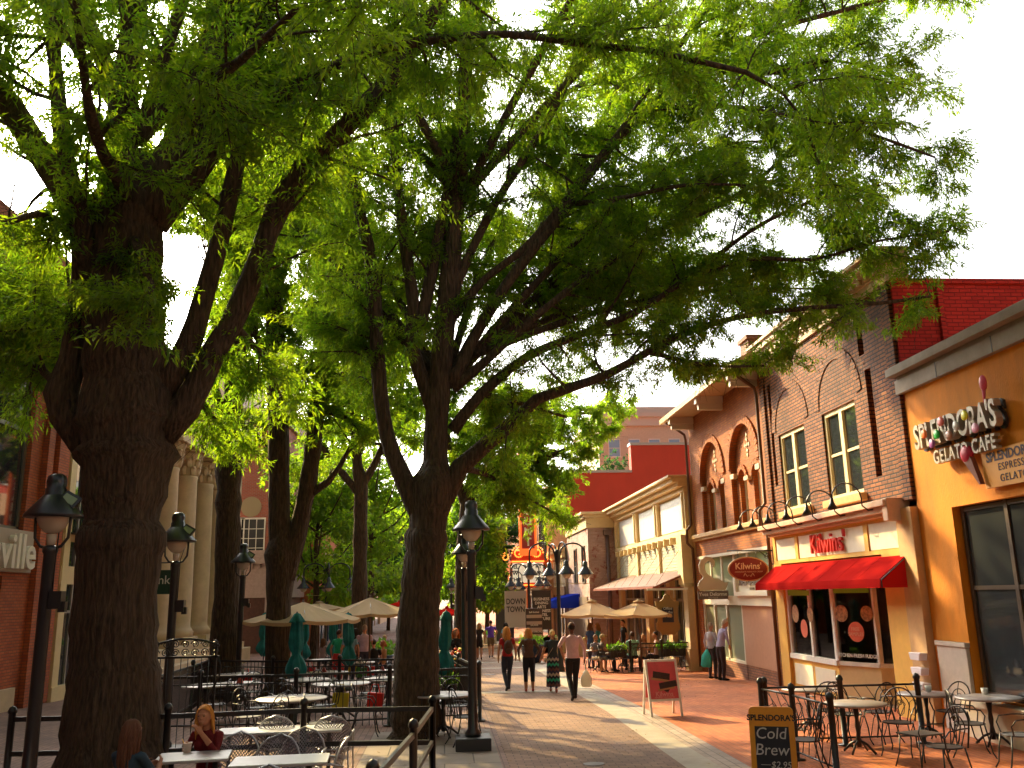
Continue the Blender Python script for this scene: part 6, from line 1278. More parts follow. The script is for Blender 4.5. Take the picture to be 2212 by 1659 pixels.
# ---- terrace on the right ----
def flowerbox(label, a, c, h=.75, m=BLK):
    t = thing('planter_box', label, 'planter', (a[0], a[1], gz(a[1])), group='planter boxes on the terrace fence'); z = gz(a[1]); A_ = Vector((a[0], a[1], z)); C_ = Vector((c[0], c[1], z)); b = MB(); b.bar(A_+Vector((0, 0, h)), C_+Vector((0, 0, h)), .3, .26); b.build('box', m, t)
    n = int((C_-A_).length/.22)+1
    for k in range(n): q = A_.lerp(C_, (k+.5)/n); plantmesh((q.x, q.y, z+h+.1), .24, 90, .16, M_bush, 'foliage', t, seed=k+5)
    return t
yT = 32.3
def xat(px, Y): return atY(px, 1410, Y).x
fence('black picket fence around the terrace under the two tan parasols', [(xat(1362, yT), yT), (xat(1430, yT), yT), (xat(1503, yT), yT), (xat(1503, yT)+.2, yT+3.5)], 'picket', .98)
flowerbox('planter box of yellow green leaves below the right tan parasols', (xat(1318, 32.6), 32.6), (xat(1352, 32.6), 32.6), .62)
flowerbox('planter box of darker leaves at the right end of the terrace fence', (xat(1425, 32.7), 32.7), (xat(1485, 32.7), 32.7), .62)
TBLL = list(TBL); TBL.clear()
for px, Y, lb in ((1292, 33.4, 'terrace table with glasses left of the planter box'), (1402, 33.9, 'terrace table between the diners'), (1345, 35.0, 'rear terrace table beneath the parasol')): q = (xat(px, Y), Y, gz(Y)); TBL.append((q[0], q[1], lb)); rt.put(q, 0, lb, (.8, .8, 1))
for px, Y, rz in ((1325, 32.2, 20), (1308, 32.6, 250), (1350, 32.4, 330), (1372, 33.2, 0), (1432, 33.4, 70), (1462, 33.2, 100), (1480, 34, 270), (1280, 32.6, 10)): x = xat(px, Y); iron.put((x, Y, gz(Y)), R(rz), near_label(x, Y, 'black iron chair'))['group'] = 'black iron chairs under the tan parasols'
# blue canopy tent, vendor tables
t = thing('market_canopy', 'bright blue sloping canvas canopy over vendor tables on the right', 'canopy', (5.5, 52, -.6)); M_bl = clothmat('blue_canvas', (.012, .03, .35), (.1, .2, .8))
a = atY(1187, 1308, 50); c = atY(1250, 1308, 50); zt_ = atY(1240, 1280, 50).z; b = MB(); b.add([(a.x, 49.5, a.z+.25), (c.x+.3, 49.5, zt_), (c.x+.3, 54, zt_), (a.x, 54, a.z+.25)], [(0, 1, 2, 3)]); b.add([(a.x, 49.5, a.z+.25), (c.x+.3, 49.5, zt_), (c.x+.3, 49.5, a.z-.15), (a.x, 49.5, a.z-.15)], [(0, 1, 2, 3)]); b.build('canvas', M_bl, t)
b = MB(); b.add([(a.x-.01, 49.4, a.z+.25), (a.x-.01, 54, a.z+.25), (a.x-.01, 54, a.z-.15), (a.x-.01, 49.4, a.z-.15)], [(0, 1, 2, 3)]); b.build('valance', clothmat('pale_blue', (.35, .4, .75), (.5, .6, .9)), t)
for x, y in ((a.x, 49.5), (a.x, 54), (c.x+.2, 49.5), (c.x+.2, 54)): b = MB(); b.tube([(x, y, gz(y)), (x, y, a.z)], .03, 6); b.build('leg', 'white', t)
for i, (px, wd, col, nm) in enumerate(((1172, 1.3, (.5, .02, .06), 'red'), (1195, 1.2, (.6, .5, .25), 'pale yellow'), (1257, .9, (.55, .45, .3), 'buff'))):
    y = 49 if i < 2 else 45; p = atY(px, 1370, y); z = gz(y); t = thing('vendor_table', 'vendor table draped with %s cloth' % nm, 'table', (p.x, y, z), group='draped vendor tables'); b = MB(); b.mm(p.x-wd/2, p.x+wd/2, y-.35, y+.35, z+.02, z+.78); b.build('cloth', mat('cloth_'+nm.replace(' ', '_'), col, .8, var=.1), t)
    g = random.Random(i)
    b = MB(); [b.ball((p.x+g.uniform(-wd*.45, wd*.45), y+g.uniform(-.3, .3), z+.83), .06, 5) for _ in range(9)]; b.build('goods', mat('goods_%d' % i, ((.6, .1, .1), (.3, .5, .1), (.7, .6, .2))[i], .6), t)
# directory sign
p = atY(1155, 1400, 44); x = p.x; z = gz(44); t = thing('directory_sign', 'tall dark directory panel with rows of small lettering on the path', 'sign', (x, 44, z))
b = MB(); b.mm(x-.4, x+.4, 43.93, 44.07, z, z+2.3); b.build('panel', mat('directory_dark', (.07, .045, .04), .5), t, .01)
b = MB()
for i in range(4): b.mm(x-.37, x+.37, 43.915, 43.925, z+1.85-i*.3, z+2.0-i*.3)
b.build('coloured_row', mat('row_tan', (.45, .35, .3), .6), t)
b = MB(); [b.text(s_, .105, FC((x, 43.91, z+2.12-i*.3)), .002, bold=.002) for i, s_ in enumerate(("Self Guided", "", "SALADS", "LUNCH SPECIALS", ""))]; b.build('directory_lettering', 'white', t)
# pots, sculpture fins
planter('dark blue glazed pot with low flowers beside the directory', (atY(1158, 1370, 40).x-.15, 40, gz(40)), .5, .75, mat('blue_glaze', (.015, .025, .06), .15), M_bush, .55, 320, .14)
p = atY(1138, 1350, 46.5); planter('leggy young plant in a pot behind the blue glazed one', (p.x, 46.5, gz(46.5)), .3, .5, BLK, M_bush, .7, 200, .14, seed=5)
p = atY(1057, 1335, 62); planter('small square planter of pale leaves in the far street', (p.x, 62, gz(62)), .3, .55, 'white', M_bush, .45, 150, .2, box=(.9, .6))
t = thing('fin_sculpture', 'dark grey upright fin shaped slabs standing in the far street', 'sculpture', (4, 66, -.7)); M_fin = mat('fin_grey', (.10, .105, .13), .5)
for i, (px0, px1, pt, pb) in enumerate(((1071, 1093, 1246, 1330), (1096, 1110, 1262, 1331))):
    a = atY(px0, pb, 66+i*2); c = atY(px1, pb, 66+i*2); z1 = atY(px0, pt, 66+i*2).z; y = 66+i*2; b = MB(); b.prism([(a.x, gz(66)), (c.x, gz(66)), (c.x, z1-1.6), (a.x, z1)], y, y+.3, Matrix(((1, 0, 0, 0), (0, 0, 1, 0), (0, 1, 0, 0), (0, 0, 0, 1)))); b.build('slab', M_fin, t)
# big planters of flowers in the left cafe
for i, (px, py, lb, c_) in enumerate(((815, 1400, 'leafy green shrubs behind the blue planter on the left', 'g'), (842, 1405, 'second clump of green shrubs by the blue planter', 'g'))):
    p = on(px, py+25, 0); planter(lb, (p[0], 36+i*.6, gz(36)), .55, .6, mat('blue_planter_%d' % i, (.03, .07, .16), .3), M_bush, .75, 380, .2, seed=30+i)
for i, (px, py, col, nm) in enumerate(((760, 1447, (.7, .55, .02), 'yellow'), (780, 1452, (.05, .3, .05), 'green'), (745, 1440, (.7, .55, .02), 'golden'), (797, 1450, (.7, .04, .03), 'red'), (668, 1450, (.6, .03, .04), 'crimson'), (530, 1470, (.65, .03, .02), 'scarlet'), (735, 1512, (.65, .5, .03), 'ochre'), (810, 1512, (.8, .02, .01), 'vivid red'))):
    p = on(px, py, .45); t = thing('hanging_cloth_bag', '%s cloth bag hung among the fenced round tables' % nm, 'bag', p, group='coloured bags among the round tables'); x, y, z = p
    b = MB(); b.prism([(-.16, 0), (.16, 0), (.18, .28), (-.15, .3)], -.05, .05, FC((x, y, z+.3))); b.build('pouch', mat('bag_'+nm.replace(' ', '_'), col, .7), t, .02); b = MB(); b.tube([(x-.1, y, z+.58), (x-.06, y, z+.75), (x+.06, y, z+.75), (x+.1, y, z+.58)], .01, 4); b.build('handle', mat('strap_'+nm.replace(' ', '_'), col, .7), t)
planter('tall pot of yellow and red flowers behind the fence right of the middle trunk', on(968, 1520, 0), .22, .45, BLK, M_bush, .3, 160, .18, seed=77)
p = on(968, 1510, 0); b = MB(); g = random.Random(4)
FLW = thing('flower_bunch', 'yellow and red blooms above the pot right of the middle trunk', 'flowers', (p[0], p[1], .6))
M_fl = [mat('yellow_petal', (.8, .6, .02), .6), mat('red_petal', (.7, .08, .03), .6)]
for k in range(46):
    b = MB(); b.k = 0; b.ball((p[0]+g.uniform(-.35, .35), p[1]+g.uniform(-.3, .3), g.uniform(.6, 1.15)), g.uniform(.03, .06), 4, (1, 1, .6)); b.build('flower_head', M_fl[k % 2], FLW)
# flag and far shop details
t = thing('flag', 'small red and white striped flag hanging in the far left street', 'flag', (-5, 58, 3)); p = atY(761, 1276, 58); b = MB()
for k in range(7): b.k = k % 2; b.box((p.x-.42+k*.14, 58, p.z), (.138, .03, 1.2), ry=R(12))
b.build('stripes', [mat('flag_red', (.6, .03, .04), .7), MT['white']], t); b = MB(); b.tube([(p.x-.6, 58.05, p.z+.2), (p.x+.3, 58.05, p.z+1.0)], .03, 5); b.build('staff', 'white', t)
# paper cup on near table
p = on(404, 1625, .735); b = MB(); x, y = p[0], p[1]; b.lathe([(.038, .735), (.05, .83), (.054, .83), (.054, .84), (.046, .84), (.036, .745)], (x, y, 0), 16); t = b.build('paper_cup', mat('paper_cup', (.8, .62, .5), .6)); tag(t, 'white paper ice cream cup with a spoon on the near table', 'cup')
b = MB(); b.tube([(x-.01, y, .76), (x-.06, y-.01, .885)], .006, 5); b.build('spoon', mat('yellow_spoon', (.85, .5, .1), .5), t)

# small things left on the tables
gq = random.Random(12); M_nap = mat('napkin', (.72, .70, .66), .8); M_menu = mat('menu_card', (.35, .06, .04), .5); M_gls = mat('drink_glass', (.35, .38, .36), .1)
for i, (tx, ty, ref) in enumerate(TBLL[:11]):
    x = tx+gq.uniform(-.2, .2); y = ty+gq.uniform(-.2, .2); z = gz(ty)+.738; sh = ' '.join(ref.split()[:9])
    if i % 3 == 0: b = MB(); b.box((x, y, z+.004), (.2, .14, .006), rz=gq.random()*3); tag(b.build('napkin', M_nap), 'folded pale napkin on the '+sh, 'napkin')
    elif i % 3 == 1: b = MB(); b.lathe([(.03, 0), (.038, .12), (.034, .12), (.028, .01)], (x, y, z), 12); tag(b.build('drinking_glass', M_gls), 'small glass on the '+sh, 'glass')
    else: b = MB(); b.prism([(-.07, 0), (.07, 0), (0, .16)], -.05, .05, FC((x, y, z+.001))); tag(b.build('menu_card', M_menu), 'tent menu card on the '+sh, 'menu card')
# ================= people =================
SK = {}
def cm(name, col, **k):
    if name not in SK: SK[name] = mat(name, col, .75, spec=.3, var=.14, vscale=9, **({} if name[:4] in ('skin', 'hair') else dict(bump=.9, bscale=9)))
    return SK[name]
def chevron():
    m = mat('chevron_cloth', (.02, .02, .05), .8); n = m.node_tree.nodes; L = m.node_tree.links; tc = n.new('ShaderNodeTexCoord'); sp = n.new('ShaderNodeSeparateXYZ'); L.new(tc.outputs['Object'], sp.inputs[0])
    pp = n.new('ShaderNodeMath'); pp.operation = 'PINGPONG'; L.new(sp.outputs[0], pp.inputs[0]); pp.inputs[1].default_value = .05
    ad = n.new('ShaderNodeMath'); ad.operation = 'ADD'; L.new(sp.outputs[2], ad.inputs[0]); L.new(pp.outputs[0], ad.inputs[1])
    ml = n.new('ShaderNodeMath'); ml.operation = 'MODULO'; L.new(ad.outputs[0], ml.inputs[0]); ml.inputs[1].default_value = .42
    dv = n.new('ShaderNodeMath'); dv.operation = 'DIVIDE'; L.new(ml.outputs[0], dv.inputs[0]); dv.inputs[1].default_value = .42
    cr = n.new('ShaderNodeValToRGB'); cr.color_ramp.interpolation = 'CONSTANT'; e = cr.color_ramp.elements; cols = [(.01, .01, .03), (.4, .33, .28), (.02, .02, .07), (.12, .04, .04), (.01, .01, .03), (.02, .35, .22)]
    e[0].color = (*cols[0], 1); e[1].position = .17; e[1].color = (*cols[1], 1)
    for i in range(2, 6): q = e.new(i/6+.01); q.color = (*cols[i], 1)
    L.new(dv.outputs[0], cr.inputs[0]); L.new(cr.outputs[0], n['Principled BSDF'].inputs['Base Color']); return m
def V(*a): return np.array(a, float)
def person(label, loc, face, H=1.7, pose='stand', skin=(.45, .22, .13), top=(.3, .3, .3), legs=(.03, .03, .05), hair=(.1, .05, .03), hairlen=.1, female=False, sleeve=.5, leglen=1., shoes=(.02, .02, .02), arms=None, lean=0., vox=.017, skirt=None, topm=None, cap=None, hands=True, extras=None, group=None, twist=0, headturn=0., headdown=0., bun=False):
    """local axes: +y is where the figure faces, +x its right side"""
    k = H/1.75; sit = pose.startswith('sit'); j = {}
    hz = .50 if sit else .93
    sw = .165 if female else .19; hw = .085
    def tl(p):  # lean torso about the hip
        p = V(*p); d = p-V(0, 0, hz); c, s = math.cos(lean), math.sin(lean); return V(d[0], d[1]*c+d[2]*s, d[2]*c-d[1]*s)+V(0, 0, hz)
    sh = tl((0, 0, hz+.50)); nk = tl((0, .01, hz+.585)); hd = nk+V(0, .025+.06*headdown, .115-.02*headdown)
    S = {1: tl((sw, 0, hz+.475)), -1: tl((-sw, 0, hz+.475))}
    if arms is None: arms = {1: ((.27, .02, hz+.2), (.27, .12, hz-.02)), -1: ((-.27, -.02, hz+.2), (-.27, .05, hz-.02))}
    if sit: K = {s: V(s*.12, .43, .50) for s in (1, -1)}; F = {s: V(s*.12, .45 if s > 0 else .38, .08) for s in (1, -1)}
    elif pose == 'walk': K = {1: V(.09, .16, .52), -1: V(-.09, .03, .50)}; F = {1: V(.08, .22, .09), -1: V(-.08, -.28, .14)}
    elif pose == 'walk2': K = {-1: V(-.09, .16, .52), 1: V(.09, .03, .50)}; F = {-1: V(-.08, .22, .09), 1: V(.08, -.28, .14)}
    else: K = {1: V(.10, .03, .50), -1: V(-.10, .02, .50)}; F = {1: V(.10, 0, .08), -1: V(-.10, -.03, .08)}
    b = MB(); seg = []     # seg: (a, b, material index)
    def ring(c, rx, ry, up, n=14):
        up = up/np.linalg.norm(up); x = V(1, 0, 0); y = np.cross(up, x); return [tuple(c+x*rx*math.cos(2*math.pi*i/n)+y*ry*math.sin(2*math.pi*i/n)) for i in range(n)]
    up = tl((0, 0, hz+1))-V(0, 0, hz)
    prof = [(-.06, .12, .10), (0, .165 if not female else .17, .125), (.08, .158 if not female else .165, .12), (.2, .145 if not female else .125, .105), (.33, .165 if not female else .145, .115 if not female else .125), (.43, .175 if not female else .15, .105), (.49, .14, .085), (.53, .075, .065)]
    vs = []; fs = []; n = 14
    for z, rx, ry in prof: vs += ring(V(0, 0, hz)+up*z, rx, ry, up)
    for a in range(len(prof)-1):
        for i in range(n): q = a*n+i; w_ = a*n+(i+1) % n; fs.append((q, w_, w_+n, q+n))
    fs += [tuple(range(n))[::-1], tuple(range((len(prof)-1)*n, len(prof)*n))]; b.add(vs, fs)
    seg += [(V(0, 0, hz+.06), sh, 1), (V(0, 0, hz-.03), V(0, 0, hz+.01), 2), (S[1], S[-1], 1)]
    if female:
        for s in (1, -1): b.ball(tl((s*.065, .085, hz+.36)), .062, 8)
    b.tube([sh-V(0, 0, .02), nk, hd], [.06, .05, .05], 10); seg += [(nk-V(0, 0, .01), hd, 0)]
    R3 = np.array(Matrix.Rotation(headturn, 3, 'Z')); hp = lambda x, y, z: tuple(hd+R3 @ V(x, y, z))
    b.ball(tuple(hd), .1, 10, (.76, .92, 1.12)); b.ball(hp(0, .035, -.055), .058, 8, (.9, .85, .9)); b.tube([hp(0, .085, .02), hp(0, .108, -.022)], [.009, .016], 6); b.tube([hp(-.022, .088, -.052), hp(.022, .088, -.052)], .008, 6)
    b.tube([hp(-.05, .078, .028), hp(0, .088, .032), hp(.05, .078, .028)], .010, 6)
    for s in (1, -1): b.ball(hp(s*.076, -.005, -.005), .024, 6, (.45, .8, 1.2))
    seg += [(hd+V(0, 0, -.05), hd+V(0, 0, .06), 0)]
    wr = {}
    for s in (1, -1):
        e, w_ = (V(*arms[s][0]), V(*arms[s][1])); wr[s] = w_
        b.tube([S[s]-V(s*.03, 0, -.0), S[s], (S[s]+e)/2, e, (e*.6+w_*.4), w_], [.052, .052, .047, .041, .038, .027], 10)
        if sleeve <= 1: m = S[s]+(e-S[s])*sleeve; seg += [(S[s], m, 1), (m, e, 0), (e, w_, 0)]
        else: m = e+(w_-e)*(sleeve-1); seg += [(S[s], e, 1), (e, m, 1), (m, w_, 0)]
        d = (w_-e)/np.linalg.norm(w_-e); side = np.cross(d, V(s, 0, 0)); 
        if np.linalg.norm(side) < .3: side = V(0, 1, 0)
        side /= np.linalg.norm(side); nrm_ = np.cross(d, side); pc = w_+d*.05
        b.tube([w_, w_+d*.03, w_+d*.085], [(.026, .02), (.036, .018), (.036, .017)], 8)
        for q, ln in zip((-1.5, -.5, .5, 1.5), (.060, .074, .070, .055)):
            r0 = w_+d*.08+side*q*.017; b.tube([r0, r0+d*ln*.5+nrm_*.004, r0+d*ln*.85+nrm_*.02, r0+d*ln+nrm_*.035], [.0095, .009, .0085, .007], 6)
        r0 = w_+d*.035+side*.028; b.tube([r0, r0+side*.03+d*.025, r0+side*.03+d*.055+nrm_*.01], [.012, .0105, .008], 6)
        seg.append((w_, w_+d*.16, 0))
        hj = V(s*hw, 0, hz-.02)
        fk = 1.12 if leglen > .3 and not skirt else 1
        b.tube([hj+V(0, -.02, .03), hj, (hj+K[s])/2, K[s], K[s]*.6+F[s]*.4, F[s]], [.10, .098, .082*fk, .060*fk, .056*fk, .038*fk], 12)
        tot = leglen; kp = hj+(K[s]-hj)*min(1, tot*2); seg.append((hj, kp, 2))
        if tot < .5: seg += [(kp, K[s], 0), (K[s], F[s], 0)]
        else:
            q2 = K[s]+(F[s]-K[s])*(tot-.5)*2; seg.append((K[s], q2, 2))
            if tot < 1: seg.append((q2, F[s], 0))
        ft = F[s]; up_ = .0 if ft[2] < .1 else -.05
        b.tube([ft+V(0, -.06, -.03), ft+V(0, 0, -.035), ft+V(0, .09, -.045+up_), ft+V(0, .17, -.05+up_)], [.035, (.042, .045), (.045, .036), (.03, .02)], 8); seg.append((ft+V(0, -.05, -.045), ft+V(0, .17, -.05+up_), 3))
    if skirt:
        zt, zb, rt_, rb = skirt; b.lathe([(.01, zt), (rt_, zt), (rt_*1.12, zt-.12), (rb, zb), (rb-.02, zb+.005), (.01, zb+.01)], (0, 0, 0), 20, sy=.8)
    if cap is not None and False: pass
    me = bpy.data.meshes.new('t'); me.from_pydata([tuple(q) for q in b.v], [], b.f); o = bpy.data.objects.new('t', me); scn.collection.objects.link(o)
    rm = o.modifiers.new('r', 'REMESH'); rm.mode = 'VOXEL'; rm.voxel_size = vox/k if False else vox; smo = o.modifiers.new('s', 'SMOOTH'); smo.factor = .5; smo.iterations = 2
    dg = bpy.context.evaluated_depsgraph_get(); dg.update(); me2 = bpy.data.meshes.new_from_object(o.evaluated_get(dg)); bpy.data.objects.remove(o); bpy.data.meshes.remove(me)
    nf = len(me2.polygons); C = np.empty(nf*3); me2.polygons.foreach_get('center', C); C = C.reshape(-1, 3); best = np.full(nf, 9.); mi = np.zeros(nf, int)
    rad = {0: 0, 1: 0, 2: 0, 3: .0}
    for a, c, m in seg:
        a = np.array(a); d = np.array(c)-a; L2_ = max(1e-9, d @ d); t_ = np.clip(((C-a) @ d)/L2_, 0, 1); ds = np.linalg.norm(C-a-t_[:, None]*d, axis=1); u = ds < best; best[u] = ds[u]; mi[u] = m
    dl = C-np.array([0, 0, hz]); cl, sl_ = math.cos(lean), math.sin(lean); ly = dl[:, 1]*cl-dl[:, 2]*sl_; lz = dl[:, 2]*cl+dl[:, 1]*sl_
    core = (lz > .03) & (lz < .47) & (np.abs(C[:, 0]) < sw*.93) & (np.abs(ly) < .158); mi[core] = 1
    tor = (C[:, 2] > hz+.02) & (C[:, 2] < hz+.5) & (np.abs(C[:, 0]) < sw*.8) & (np.linalg.norm(C-np.array(hd), axis=1) > .2) & (mi != 0); mi[tor] = 1
    if skirt: z_ = C[:, 2]; r_ = np.hypot(C[:, 0], C[:, 1]/.8); mi[(z_ < skirt[0]+.01) & (z_ > skirt[1]-.01) & (r_ > .08) & (r_ < skirt[3]+.03) & (mi != 0)] = 2
    mats = [cm('skin_%02d%02d' % (skin[0]*99, skin[2]*99), skin), topm or cm('top_%02d%02d%02d' % tuple(int(x*99) for x in top), top), legs if not isinstance(legs, tuple) else cm('legs_%02d%02d%02d' % tuple(int(x*99) for x in legs), legs), cm('shoe_%02d%02d' % (shoes[0]*99, shoes[2]*99), shoes)]
    for m in mats: me2.materials.append(m)
    me2.polygons.foreach_set('material_index', mi.astype(np.int32)); me2.polygons.foreach_set('use_smooth', [True]*nf); me2.name = 'person'; me2.update()
    P = bpy.data.objects.new('person', me2); scn.collection.objects.link(P); P.location = loc; P.rotation_euler = (0, 0, face); P.scale = (k, k, k); tag(P, label, 'person', group)
    def child(b_, nm, m): o_ = b_.build(nm, m); o_.parent = P; return o_
    # hair
    hb = MB(); hs = Vector(hd); Rz = Matrix.Rotation(headturn, 3, 'Z')
    if hairlen > 0:
        vs = []; fs = []; nu, nv = 18, 9
        for jj in range(nv+1):
            ph = math.pi*.62*jj/nv
            for i in range(nu):
                a = 2*math.pi*i/nu; back = .5-.5*math.sin(a); lim = .40+.60*back; pp = ph*lim
                q = Vector((.084*math.sin(pp)*math.cos(a)*1.0, .100*math.sin(pp)*math.sin(a)-.008, .118*math.cos(pp)+.004)); q *= 1.04+.03*random.random(); vs.append(tuple(hs+Rz @ q))
        for jj in range(nv):
            for i in range(nu): q = jj*nu+i; w_ = jj*nu+(i+1) % nu; fs.append((q, w_, w_+nu, q+nu))
        hb.add(vs, fs, True)
        if hairlen > .12:
            gg = random.Random(int(hd[2]*1000)+len(label)); ns = 46
            for i in range(ns):
                a = -math.pi*(.02+.96*i/(ns-1))+(gg.random()-.5)*.1; x0, y0 = .080*math.cos(a), .092*math.sin(a)-.005
                L_ = hairlen*gg.uniform(.8, 1.1); wv = gg.uniform(.5, 1.5); ptl = []
                for q in range(7):
                    f = q/6; sp_ = 1+.62*f*(1-f*.35); dn = max(0, f-.0)*L_
                    ptl.append(tuple(hs+Rz @ Vector((x0*sp_+.012*math.sin(wv*q+i), y0*sp_-.02*f+.012*math.cos(wv*q*1.3+i), .05-dn))))
                ptl = [tuple(hs+Rz @ Vector((x0*.25, y0*.25-.012, .128))), tuple(hs+Rz @ Vector((x0*.72, y0*.72-.008, .105)))]+ptl
                hb.tube(ptl, [.010, .014, .016, .018, .017, .015, .012, .008, .003], 5)
            for i in range(40 if vox < .01 else 10):
                a = -math.pi*gg.random(); x0, y0 = .088*math.cos(a), .1*math.sin(a)-.005; L_ = hairlen*gg.uniform(.5, 1.0); ox, oy = gg.uniform(.8, 1.9), gg.uniform(-.3, .5)
                hb.tube([tuple(hs+Rz @ Vector((x0*(1+.55*ox*f*(1.2-f)), y0*(1+.45*ox*f*(1.2-f))+oy*.03*f, .07-f*L_))) for f in (0, .2, .4, .6, .8, 1)], [.003, .004, .004, .003, .003, .001], 3)
        if bun: hb.ball(tuple(hs+Rz @ Vector((0, -.09, .06))), .04, 6)
        child(hb, 'hair', cm('hair_%02d%02d' % (hair[0]*99, hair[2]*99), hair))
    if cap: cb = MB(); cb.ball(tuple(hs+Vector((0, -.005, .045))), .102, 8, (.84, 1.0, .85)); cb.tube([tuple(hs+Rz @ Vector((0, .07, .055))), tuple(hs+Rz @ Vector((0, .16, .045)))], [(.06, .01), (.05, .008)], 8); child(cb, 'cap', cm('cap_%02d' % (cap[0]*99), cap))
    # eyes
    eb = MB(); [eb.ball(tuple(hs+Rz @ Vector((s*.032, .084, .012))), .0085, 5) for s in (1, -1)]; child(eb, 'eyes', BLK)
    if extras: extras(P, child, hz, tl, hs, wr)
    return P
W_ = 0.
def at_(px, py): p = atG(px, py); return (p.x, p.y, gz(p.y))
skinF = (.50, .24, .14)
# walking group, seen from behind
m1 = at_(1240, 1513)
man = person('man walking away in pink shirt, brown cap and black trousers, left hand raised', m1, R(4), 1.82, 'walk', (.12, .05, .03), (.58, .40, .46), (.012, .011, .014), (.02, .015, .01), .06, sleeve=1.95, cap=(.13, .06, .03),
    arms={1: ((.29, -.02, 1.14), (.30, .08, .90)), -1: ((-.32, .02, 1.2), (-.19, .14, 1.42))}, vox=.014, shoes=(.015, .01, .01))
t = thing('carrier_bag', 'white plastic carrier bag held by the man in the pink shirt', 'bag', m1); b = MB(); x = m1[0]+.33; y = m1[1]+.1; z = m1[2]
b.tube([(x, y, z+.30), (x, y, z+.34), (x, y, z+.5), (x, y, z+.62), (x, y, z+.70)], [(.08, .12), (.10, .15), (.11, .15), (.07, .08), (.02, .02)], 12); b.build('bag', clothmat('thin_plastic', (.85, .82, .75), (.9, .8, .6)), t); b = MB(); b.tube([(x, y, z+.68), (x-.02, y, z+.84)], .012, 5); b.build('handle', 'white', t)
def backpack(P, child, hz, tl, hs, wr):
    b = MB(); b.ball((0, -.19, hz+.27), .16, 8, (.85, .55, 1.25)); b.ball((0, -.26, hz+.17), .10, 7, (.9, .5, .9)); child(b, 'backpack', cm('backpack', (.09, .045, .03)))
    b = MB(); [b.tube([(s*.1, -.12, hz+.42), (s*.12, -.02, hz+.52), (s*.13, .1, hz+.42), (s*.13, .08, hz+.2)], (.018), 6) for s in (1, -1)]; child(b, 'strap', cm('backpack', (.09, .045, .03)))
person('woman in a red shirt with a patterned backpack and long blonde hair walking away', at_(1097, 1492), R(8), 1.70, 'walk', skinF, (.45, .02, .025), (.03, .035, .06), (.62, .27, .07), .38, True, .5, extras=backpack, vox=.014, headturn=R(-12),
    arms={1: ((.25, -.02, 1.14), (.27, .08, .92)), -1: ((-.24, .02, 1.14), (-.26, .0, .9))})
def hood(P, child, hz, tl, hs, wr): b = MB(); b.ball((0, -.11, hz+.46), .12, 7, (1.1, .6, .7)); child(b, 'hood', cm('hood_brown', (.11, .06, .045)))
person('woman in a brown hooded jacket and dark cropped trousers walking away', at_(1144, 1494), R(-3), 1.66, 'stand', skinF, (.11, .06, .045), (.012, .014, .022), (.60, .25, .07), .22, True, 1.95, .78, (.5, .1, .08), extras=hood, vox=.014,
    arms={1: ((.30, -.04, 1.16), (.24, .1, 1.02)), -1: ((-.30, -.04, 1.16), (-.28, .06, .95))})
def satchel(P, child, hz, tl, hs, wr): b = MB(); b.tube([(.16, 0, hz+.5), (0, -.125, hz+.3), (-.18, -.06, hz+.03)], .009, 5); b.tube([(.16, 0, hz+.5), (0, .14, hz+.3), (-.18, .06, hz+.03)], .009, 5); b.ball((-.22, 0, hz-.03), .08, 6, (.5, 1, .9)); child(b, 'satchel', cm('satchel', (.45, .35, .28)))
person('woman with short blonde hair in a zigzag striped long skirt and dark top', at_(1196, 1496), R(-6), 1.62, 'walk2', skinF, (.035, .045, .055), chevron(), (.75, .55, .25), .09, True, .55, skirt=(.98, .16, .155, .21), extras=satchel, vox=.014, bun=True, shoes=(.4, .15, .1),
    arms={1: ((.26, -.02, 1.14), (.33, .04, .92)), -1: ((-.26, .0, 1.14), (-.34, .08, .95))})
person('woman with curly red hair in a black dress walking towards the camera', at_(985, 1488), R(180), 1.68, 'walk', skinF, (.012, .012, .014), (.012, .012, .014), (.62, .17, .04), .30, True, .35, skirt=(.98, .45, .16, .19), vox=.014,
    extras=satchel, arms={1: ((.25, -.02, 1.16), (.26, .08, .93)), -1: ((-.25, -.03, 1.16), (-.25, .02, .93))})
person('man in a purple running shirt and khaki shorts jogging down the street', at_(1061, 1421), R(0), 1.78, 'walk', skinF, (.14, .06, .55), (.14, .10, .06), (.06, .03, .02), .06, sleeve=.6, leglen=.42, vox=.02, shoes=(.1, .1, .12),
    arms={1: ((.3, -.03, 1.2), (.24, .15, 1.0)), -1: ((-.3, -.03, 1.2), (-.24, .15, 1.0))})
person('person with dark curly hair in a light blue top beyond the woman in red', at_(1094, 1425), R(10), 1.66, 'stand', (.2, .09, .05), (.12, .28, .45), (.03, .03, .05), (.015, .01, .008), .13, True, .5, vox=.02)
person('woman in a dark dress half hidden behind the near lamp post', at_(1036, 1425), R(0), 1.66, 'walk2', skinF, (.03, .02, .025), (.03, .02, .025), (.4, .2, .08), .25, True, .3, leglen=.4, vox=.02)
